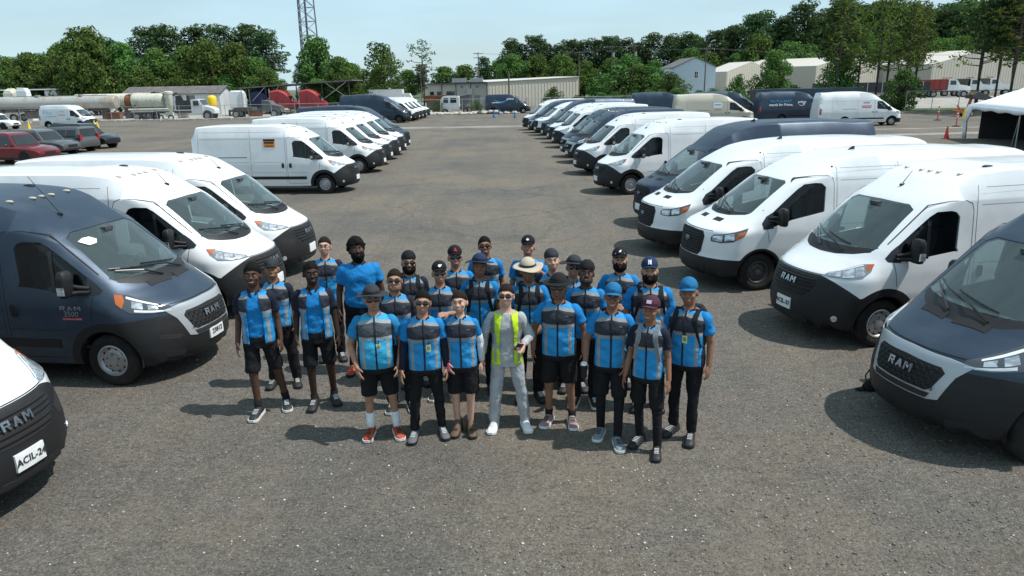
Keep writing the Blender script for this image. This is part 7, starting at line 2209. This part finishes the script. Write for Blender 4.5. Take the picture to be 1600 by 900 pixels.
MB().cone((8.0, .05, .1), (8.6, .05, ze - .1), .02, .02, 6).build('brace', GALV, e)
tw = e.matrix_basis
tt = empty('folding_table', (tw @ Vector((4.5, 3.0, 0)))[:], 1.9); tag(tt, 'dark folding table inside the white tent', 'table')
m = MB(); m.box((0, 0, .74), (1.8, .75, .04)); m.build('tabletop', TRIMD, tt)
for sx in (-.8, .8):
    for sy in (-.3, .3): MB().bar((sx, sy, 0), (sx, sy, .72), .04).build('leg', TRIMD, tt)
for i in range(4):
    o = MB().lathe([(.001, .76), (.05, .76), (.05, .95), (.02, 1.02), (.001, 1.03)], n=8).build('bottle', (GALV, REDC, STRAW, WHITEP)[i]); o.matrix_basis = Matrix.Translation(tw @ Vector((3.9 + i * .3, 3.0 + .1 * (i % 2), 0))); tag(o, ('grey', 'red', 'beige', 'white')[i] + ' bottle standing on the dark table inside the tent', 'bottle', 'bottles on the tent table')

# orange machine beside the tent
e = empty('trencher', (44.3, 72.2, 0), .2, .85); tag(e, 'orange wheeled machine with a tilted black panel behind the tent', 'machine')
m = MB(); m.box((-.6, 0, .55), (2.0, .9, .28)); m.bar((.1, 0, .6), (.55, 0, 2.1), .22); m.bar((-.9, -.3, .6), (-1.5, -.3, 1.3), .12); m.build('frame', mat('faded_orange_paint', (.36, .085, .03), rough=.7), e)
m = MB(); m.prism([(.2, 2.0), (3.2, 1.7), (3.2, 1.85), (.9, 2.75), (.2, 2.35)], -.6, .6, 'Y'); m.build('black_cover', TRIMD, e)
m = MB(); m.bar((.1, -.2, 2.6), (1.0, -.2, 2.1), .30); m.build('ochre_bracket', mat('ochre_paint', (.30, .20, .04), rough=.6), e)
for sg in (1, -1): twheel(e, .2, sg * .62, sg, .36)

# ------------------------------------------------------------------ trees
def leaf_mat(name, a, b, trans=.25):
    m = bpy.data.materials.new(name); m.use_nodes = True
    nt = m.node_tree; nt.nodes.clear()
    o = nt.nodes.new('ShaderNodeOutputMaterial')
    geo = nt.nodes.new('ShaderNodeNewGeometry'); oi = nt.nodes.new('ShaderNodeObjectInfo')
    tc = nt.nodes.new('ShaderNodeTexCoord'); nz = nt.nodes.new('ShaderNodeTexNoise'); nz.inputs['Scale'].default_value = .55; nz.inputs['Detail'].default_value = 3
    nt.links.new(tc.outputs['Object'], nz.inputs['Vector'])
    ad = nt.nodes.new('ShaderNodeMath'); ad.operation = 'MULTIPLY_ADD'; ad.inputs[1].default_value = .45; nt.links.new(geo.outputs['Random Per Island'], ad.inputs[0])
    s2 = nt.nodes.new('ShaderNodeMath'); s2.operation = 'MULTIPLY_ADD'; s2.inputs[1].default_value = 1.5; s2.inputs[2].default_value = -.5; nt.links.new(nz.outputs['Fac'], s2.inputs[0]); nt.links.new(s2.outputs[0], ad.inputs[2])
    mx = nt.nodes.new('ShaderNodeMixRGB'); mx.inputs['Color1'].default_value = (*a, 1); mx.inputs['Color2'].default_value = (*b, 1); nt.links.new(ad.outputs[0], mx.inputs['Fac']); mx.use_clamp = True
    hs = nt.nodes.new('ShaderNodeHueSaturation'); nt.links.new(mx.outputs[0], hs.inputs['Color'])
    mr = nt.nodes.new('ShaderNodeMapRange'); mr.inputs['To Min'].default_value = .72; mr.inputs['To Max'].default_value = 1.28; nt.links.new(oi.outputs['Random'], mr.inputs['Value']); nt.links.new(mr.outputs['Result'], hs.inputs['Value'])
    mh = nt.nodes.new('ShaderNodeMapRange'); mh.inputs['To Min'].default_value = .465; mh.inputs['To Max'].default_value = .525; nt.links.new(oi.outputs['Random'], mh.inputs['Value']); nt.links.new(mh.outputs['Result'], hs.inputs['Hue'])
    d = nt.nodes.new('ShaderNodeBsdfDiffuse'); t = nt.nodes.new('ShaderNodeBsdfTranslucent'); mm = nt.nodes.new('ShaderNodeMixShader'); mm.inputs['Fac'].default_value = trans
    nt.links.new(hs.outputs[0], d.inputs['Color']); nt.links.new(hs.outputs[0], t.inputs['Color']); nt.links.new(d.outputs[0], mm.inputs[1]); nt.links.new(t.outputs[0], mm.inputs[2]); nt.links.new(mm.outputs[0], o.inputs['Surface'])
    return m
LEAFB = leaf_mat('broad_leaves', (.028, .068, .024), (.165, .275, .070)); LEAFP = leaf_mat('pine_needles', (.026, .056, .028), (.110, .175, .066), .2); LEAFY = leaf_mat('yellowish_needles', (.050, .090, .024), (.190, .240, .058), .35)
BARK = mat('tree_bark', (.085, .065, .050), rough=.95, var=.4, vscale=6)

def leaf_cloud(nr, clumps, per, size, flat=1.0, aspect=.6):
    """many small folded leaf faces scattered through clumps (c, r)"""
    V_ = []; F = []; b = 0
    for (c, r) in clumps:
        n = int(per * (r[0] * r[1] * r[2]) ** (2 / 3))
        u = nr.normal(size=(n, 3)); u /= np.linalg.norm(u, axis=1)[:, None]
        rad = nr.uniform(.45, 1.05, n) ** .6
        P = np.array(c) + u * rad[:, None] * np.array(r)
        nor = u + nr.normal(size=(n, 3)) * .75; nor[:, 2] += .25; nor /= np.linalg.norm(nor, axis=1)[:, None]
        t = np.cross(nor, nr.normal(size=(n, 3))); t /= np.linalg.norm(t, axis=1)[:, None] + 1e-9
        s = np.cross(nor, t); sz = size * nr.uniform(.6, 1.35, n)[:, None]
        q = np.stack([P + t * sz, P + s * sz * aspect, P - t * sz, P - s * sz * aspect], 1).reshape(-1, 3)
        V_.append(q); F.append(np.arange(n * 4).reshape(n, 4) + b); b += n * 4
    V_ = np.concatenate(V_); F = np.concatenate(F)
    me = bpy.data.meshes.new('crown'); me.vertices.add(len(V_)); me.vertices.foreach_set('co', V_.ravel())
    me.loops.add(F.size); me.loops.foreach_set('vertex_index', F.ravel().astype(np.int32)); me.polygons.add(len(F)); me.polygons.foreach_set('loop_start', np.arange(0, F.size, 4, dtype=np.int32)); me.polygons.foreach_set('loop_total', np.full(len(F), 4, dtype=np.int32))
    me.update(calc_edges=True); me.validate()
    return me
PROTO = {}
def proto_broad(k, seed, H=10.0, W=8.0, base=.12, n=64, per=112, size=.21, mt=None, lift=0.0):
    nr = np.random.default_rng(seed); cl = []; limbs = MB()
    limbs.tube([(0, 0, 0), (.1, .05, H * .25), (-.05, .1, H * .55), (.1, 0, H * .85)], [.26, .2, .13, .05], 8)
    for i in range(n):
        t = (i + .5) / n; z = base + (1 - base) * t
        prof = math.sin(math.pi * min(1, (.18 + .82 * t)) ** .9) ** .7 if t < .97 else .3
        a = i * 2.4 + nr.uniform(-.4, .4); rr = W / 2 * prof * nr.uniform(.30, 1.16)
        c = (math.cos(a) * rr, math.sin(a) * rr, H * (.03 + .93 * z)); s = W * .125 * nr.uniform(.7, 1.7)
        cl.append((c, (s, s, s * .8))); limbs.tube([(0, 0, c[2] * .6), (c[0] * .5, c[1] * .5, c[2] * .85), c], [.09, .06, .03], 5)
    me = leaf_cloud(nr, cl, per, size); me.materials.append(mt or LEAFB)
    PROTO[k] = (limbs.mesh('trunk', BARK, True), me, H)
def proto_pine(k, seed, H=14.0, W=5.5, base=.45, n=44, per=135, size=.24, mt=None, gap=1.1):
    nr = np.random.default_rng(seed); cl = []; limbs = MB()
    limbs.tube([(0, 0, 0), (.12, -.05, H * .35), (-.06, .08, H * .7), (.05, 0, H * .97)], [.17, .13, .085, .03], 8)
    for i in range(n):
        t = (i + nr.uniform(0, 1)) / n; z = H * (base + (1 - base) * t)
        rr = W / 2 * (1.0 - .62 * t ** 1.6) * nr.uniform(.35, 1.0); a = i * 2.4 + nr.uniform(-.5, .5)
        c = (math.cos(a) * rr, math.sin(a) * rr, z + rr * .18); s = W * .135 * nr.uniform(.7, 1.35) * gap
        cl.append((c, (s * 1.25, s * 1.25, s * .62))); limbs.tube([(0, 0, z - .1), (c[0] * .6, c[1] * .6, z + .05), c], [.06, .045, .02], 5)
    cl.append(((0, 0, H * .97), (W * .10, W * .10, W * .12)))
    me = leaf_cloud(nr, cl, per, size, aspect=.36); me.materials.append(mt or LEAFP)
    PROTO[k] = (limbs.mesh('trunk', BARK, True), me, H)
for i in range(3): proto_broad('b%d' % i, 10 + i, 10.0, (8.0, 7.0, 9.0)[i])
proto_broad('bush0', 21, 3.0, 3.4, .02, 40, 420, .095); proto_broad('bush1', 22, 3.0, 3.0, .02, 36, 420, .095)
proto_broad('thin', 25, 10.0, 6.4, .18, 40, 90, .20)
for i in range(3): proto_pine('p%d' % i, 40 + i)
for i in range(2): proto_pine('y%d' % i, 60 + i, 12.0, 4.2, .36, 38, 50, .22, LEAFY, 1.0)
proto_pine('s0', 71, 11.0, 4.4, .55, 16, 60, .22, LEAFP, 1.0)
_used = set()
def tree(k, x, y, h, w, label, group, name='tree', cat='tree', rz=None):
    t, c, H = PROTO[k]
    e = empty(name, (x, y, 0), rz if rz is not None else rnd.uniform(0, 6.28)); tag(e, label, cat, group)
    s = h / H; e.scale = (s * w, s * w, s)
    obj('trunk', t, e); obj('crown', c, e)
    return e
ORD = ('first', 'second', 'third', 'fourth', 'fifth', 'sixth', 'seventh', 'eighth', 'ninth', 'tenth', 'eleventh', 'twelfth', 'thirteenth', 'fourteenth')
GL, GR_, GM = 'trees behind the tank trailers', 'pines of the far right woods', 'trees of the far horizon'
LB = ['broad bright green tree of the left woods', 'tall dark pine of the left woods']
# left woods: front row and back row
for x, h, k, w in ((-97, 10.5, 'b0', 1.1), (-90, 10.0, 'b1', 1.2), (-84, 10.6, 'b2', 1.1), (-80, 11.4, 'b0', 1.0), (-76, 13.6, 'b1', .95), (-70.3, 15.6, 'b2', .85), (-66, 13.0, 'b0', .9), (-60.5, 12.0, 'b1', .9), (-55.5, 12.2, 'b2', .95), (-50.5, 13.2, 'b1', .95), (-46.5, 12.6, 'b0', .9), (-43.0, 9.8, 'b2', .9)):
    _n = globals().get('_n', -1) + 1; tree(k, x, 130 + rnd.uniform(-2.5, 2.5), h * .88, w, ORD[_n] + ' broad green tree from the left edge in the woods behind the tank trailers', GL)
for x, h, k in ((-93, 11, 'p0'), (-86, 11, 'p1'), (-78, 12, 'p2'), (-73, 13.5, 'p0'), (-66.5, 15.4, 'p1'), (-62.0, 15.8, 'p2'), (-57.5, 15.6, 'p0'), (-52, 15.4, 'p1'), (-47.5, 15.8, 'p2'), (-43.5, 14.2, 'p0')):
    _m2 = globals().get('_m2', -1) + 1; tree(k, x, 139 + rnd.uniform(-2, 3), h * .94, 1.35, ORD[_m2] + ' dark pine from the left at the back of the left woods', GL, 'pine_tree')
for x, h, k in ((-69, 8.5, 'b1'), (-61, 7.5, 'b2'), (-54, 7.0, 'b0'), (-40.5, 7.0, 'b2'), (-47, 6.0, 'b0')):
    tree(k, x, 126.5, h, .95, 'low leafy tree ' + {-69: 'above the white van with blue lettering', -61: 'left of the brown-roofed shed', -54: 'above the middle of the brown-roofed shed', -40.5: 'between shed and lean-to roof', -47: 'above the right end of the brown-roofed shed'}[x], GL)
tree('b1', -33.6, 134, 12.2, .86, 'big bright green tree right of the lattice tower', 'single trees in the middle'); tree('b0', -28.8, 130, 8.6, .95, 'dense round tree right of the big bright green tree', 'single trees in the middle')
tree('thin', -22.4, 135, 11.2, 1.05, 'upright leafy tree standing alone left of the tall thin pine', 'single trees in the middle'); tree('s0', -15.4, 137, 11.6, 1.25, 'tall thin pine with bare trunk left of the low building', 'single trees in the middle', 'pine_tree')
tree('b2', -30.5, 121, 5.0, 1.2, 'low leafy tree over the right end of the lean-to roof', 'single trees in the middle'); tree('b1', -25.5, 122, 5.4, 1.1, 'low leafy tree right of the lean-to roof', 'single trees in the middle')
# horizon trees
for i in range(34):
    x = -150 + i * 6.4 + rnd.uniform(-2, 2)
    if -160 < x < 60: tree(('b0', 'b1', 'p0', 'b2', 'p2')[i % 5], x * 1.0, 265 + rnd.uniform(-15, 15), rnd.uniform(8.5, 13.5), 1.3, 'small distant tree on the horizon', GM)
# right woods
for i in range(46):
    x = 0.5 + i * 3.0 + rnd.uniform(-1, 1)
    top = np.interp(x, [-2, 4, 17, 30, 42, 50, 61, 73, 80, 99, 112, 140], [13, 14, 14.8, 14, 14.6, 16.5, 18, 20, 20.5, 20, 21, 22])
    tree(('p0', 'p1', 'p2')[i % 3], x, 190 + rnd.uniform(-4, 5), top * rnd.uniform(.86, 1.06), 1.25, 'dark pine of the far woods beyond the warehouses', GR_, 'pine_tree')
    if i % 2 == 0: tree(('b0', 'b2', 'b1')[i % 3], x, 183 + rnd.uniform(-3, 3), top * rnd.uniform(.55, .80), 1.0, 'leafy tree at the edge of the far woods beyond the warehouses', 'leafy trees of the far right woods')
for i in range(16):
    tree(('p0', 'p1', 'p2')[i % 3], 84 + i * 4.0 + rnd.uniform(-1, 1), 205 + rnd.uniform(-3, 3), rnd.uniform(19, 24), 1.35, 'dark pine of the far woods beyond the warehouses', GR_, 'pine_tree')
# thin pines in front of the warehouses
for j, (x, y, h, k, w) in enumerate(((41.6, 95, 13.4, 'y0', 1.15), (44.6, 96, 12.0, 'y1', 1.0), (46.0, 94, 13.2, 'y0', 1.0), (48.2, 96, 12.2, 'y1', 1.05), (48.6, 92, 12.4, 'y0', .9), (50.4, 93, 12.0, 'y1', 1.1), (43.0, 99, 12.8, 'p1', .9), (51.5, 97, 11.5, 'p2', .9))):
    tree(k, x, y, h, w, ('thin %s pine before the warehouses, ' % ('yellow-green' if k[0] == 'y' else 'dark green')) + ('leftmost of the row', 'right of a pale forked trunk', 'third from the left', 'before the middle warehouse gable', 'before the black trailers', 'rightmost yellow one', 'set back behind the leftmost', 'set back behind the rightmost')[j], 'thin pines before the warehouses', 'pine_tree')
for j, (x, y, h, k, w) in enumerate(((53.2, 85, 13.5, 'y1', 1.3), (52.0, 80, 13.4, 'p0', 1.2), (50.6, 75.5, 13.2, 'y0', 1.3), (55.5, 79, 14.0, 'p2', 1.5), (54.8, 73, 13.5, 'y1', 1.4), (58.5, 77, 14.5, 'p1', 1.5), (61, 84, 15.0, 'p0', 1.4))):
    tree(k, x, y, h, w, ('yellow-green pine nearest the dump trucks behind the tent', 'dark pine second from the dump trucks behind the tent', 'yellow-green pine close to the tent curtain corner', 'dark pine third from the dump trucks behind the tent', 'yellow-green pine over the tent roof at the right edge', 'dark pine over the tent roof at the right edge', 'tallest dark pine set back behind the tent')[j], 'pines behind the tent', 'pine_tree')
# bushes and small trees
def bush(k, x, y, h, w, label): tree(k, x, y, h, w, label, 'bushes and small trees of the yard', 'bush', 'bush')
bush('bush0', 24.5, 140, 6.3, 1.4, 'rounded bush left of the pale blue house, first of a row of four'); bush('bush1', 26.6, 139, 6.2, 1.3, 'rounded bush left of the pale blue house, second of a row of four'); bush('bush0', 20.6, 143, 6.5, 1.4, 'rounded bush between the cream ribbed building and the row of bushes'); bush('bush1', 28.6, 133, 5.2, 1.2, 'spreading bush just left of the pale blue house')
for i in range(14): bush('bush%d' % (i % 2), 9.5 + i * 1.75 + rnd.uniform(-.3, .3), 105.5 + rnd.uniform(-.5, 1), rnd.uniform(1.9, 2.7), 1.3, ORD[i] + ' bush from the left of the low hedge along the fence behind the right row')
bush('bush1', 6.2, 103.8, 3.2, .9, 'scraggly bush right of the dark van across the aisle'); bush('bush0', -9.8, 103.2, 1.7, 1.1, 'low weed bush left of the small white crew-cab truck'); bush('bush1', -4.4, 103.4, 1.6, 1.1, 'low weed bush right of the small white crew-cab truck')
tree('b2', 38.8, 110, 7.6, .72, 'small leafy tree above the dark box truck', 'bushes and small trees of the yard'); bush('bush1', 34.2, 112, 4.4, .8, 'thin bush at the right corner of the pale blue house')
bush('bush0', 46.6, 89.0, 4.3, 1.0, 'dense dark bush right of the white van with red lettering'); bush('bush0', 43.4, 98, 6.6, .75, 'leafy growth at the foot of the leftmost thin pine')
for i in range(2): bush('bush%d' % (i % 2), 34 + i * 4.2, 100 + i * .5, rnd.uniform(2, 3.0), 1.2, ('low shrub left of the thin pines by the dark box truck', 'low shrub at the foot of the thin pines')[i])
k = MB(); k.loft([[Vector((math.cos(a) * r_ * (1 + .15 * math.sin(3 * a)), math.sin(a) * r_ * .7, z)) for a in np.linspace(0, 2 * math.pi, 14, endpoint=False)] for r_, z in ((.09, 0), (.13, .02), (.11, .09), (.07, .15), (.03, .18))])
k.tube([(-.05, 0, .10), (-.09, .02, .24), (-.02, .03, .34), (.05, .02, .26), (.06, 0, .12)], .014, 6); k.tube([(-.10, -.02, .03), (-.20, -.06, .02), (-.24, 0, .02), (-.14, .05, .02)], .016, 6)
o = k.build('strap_bag', PACK, None, True)
o.location = (4.50, 8.48, 0); o.scale = (.72, .72, .8); tag(o, 'small black strapped bag on the gravel beside the bumper of the right dark van', 'bag')
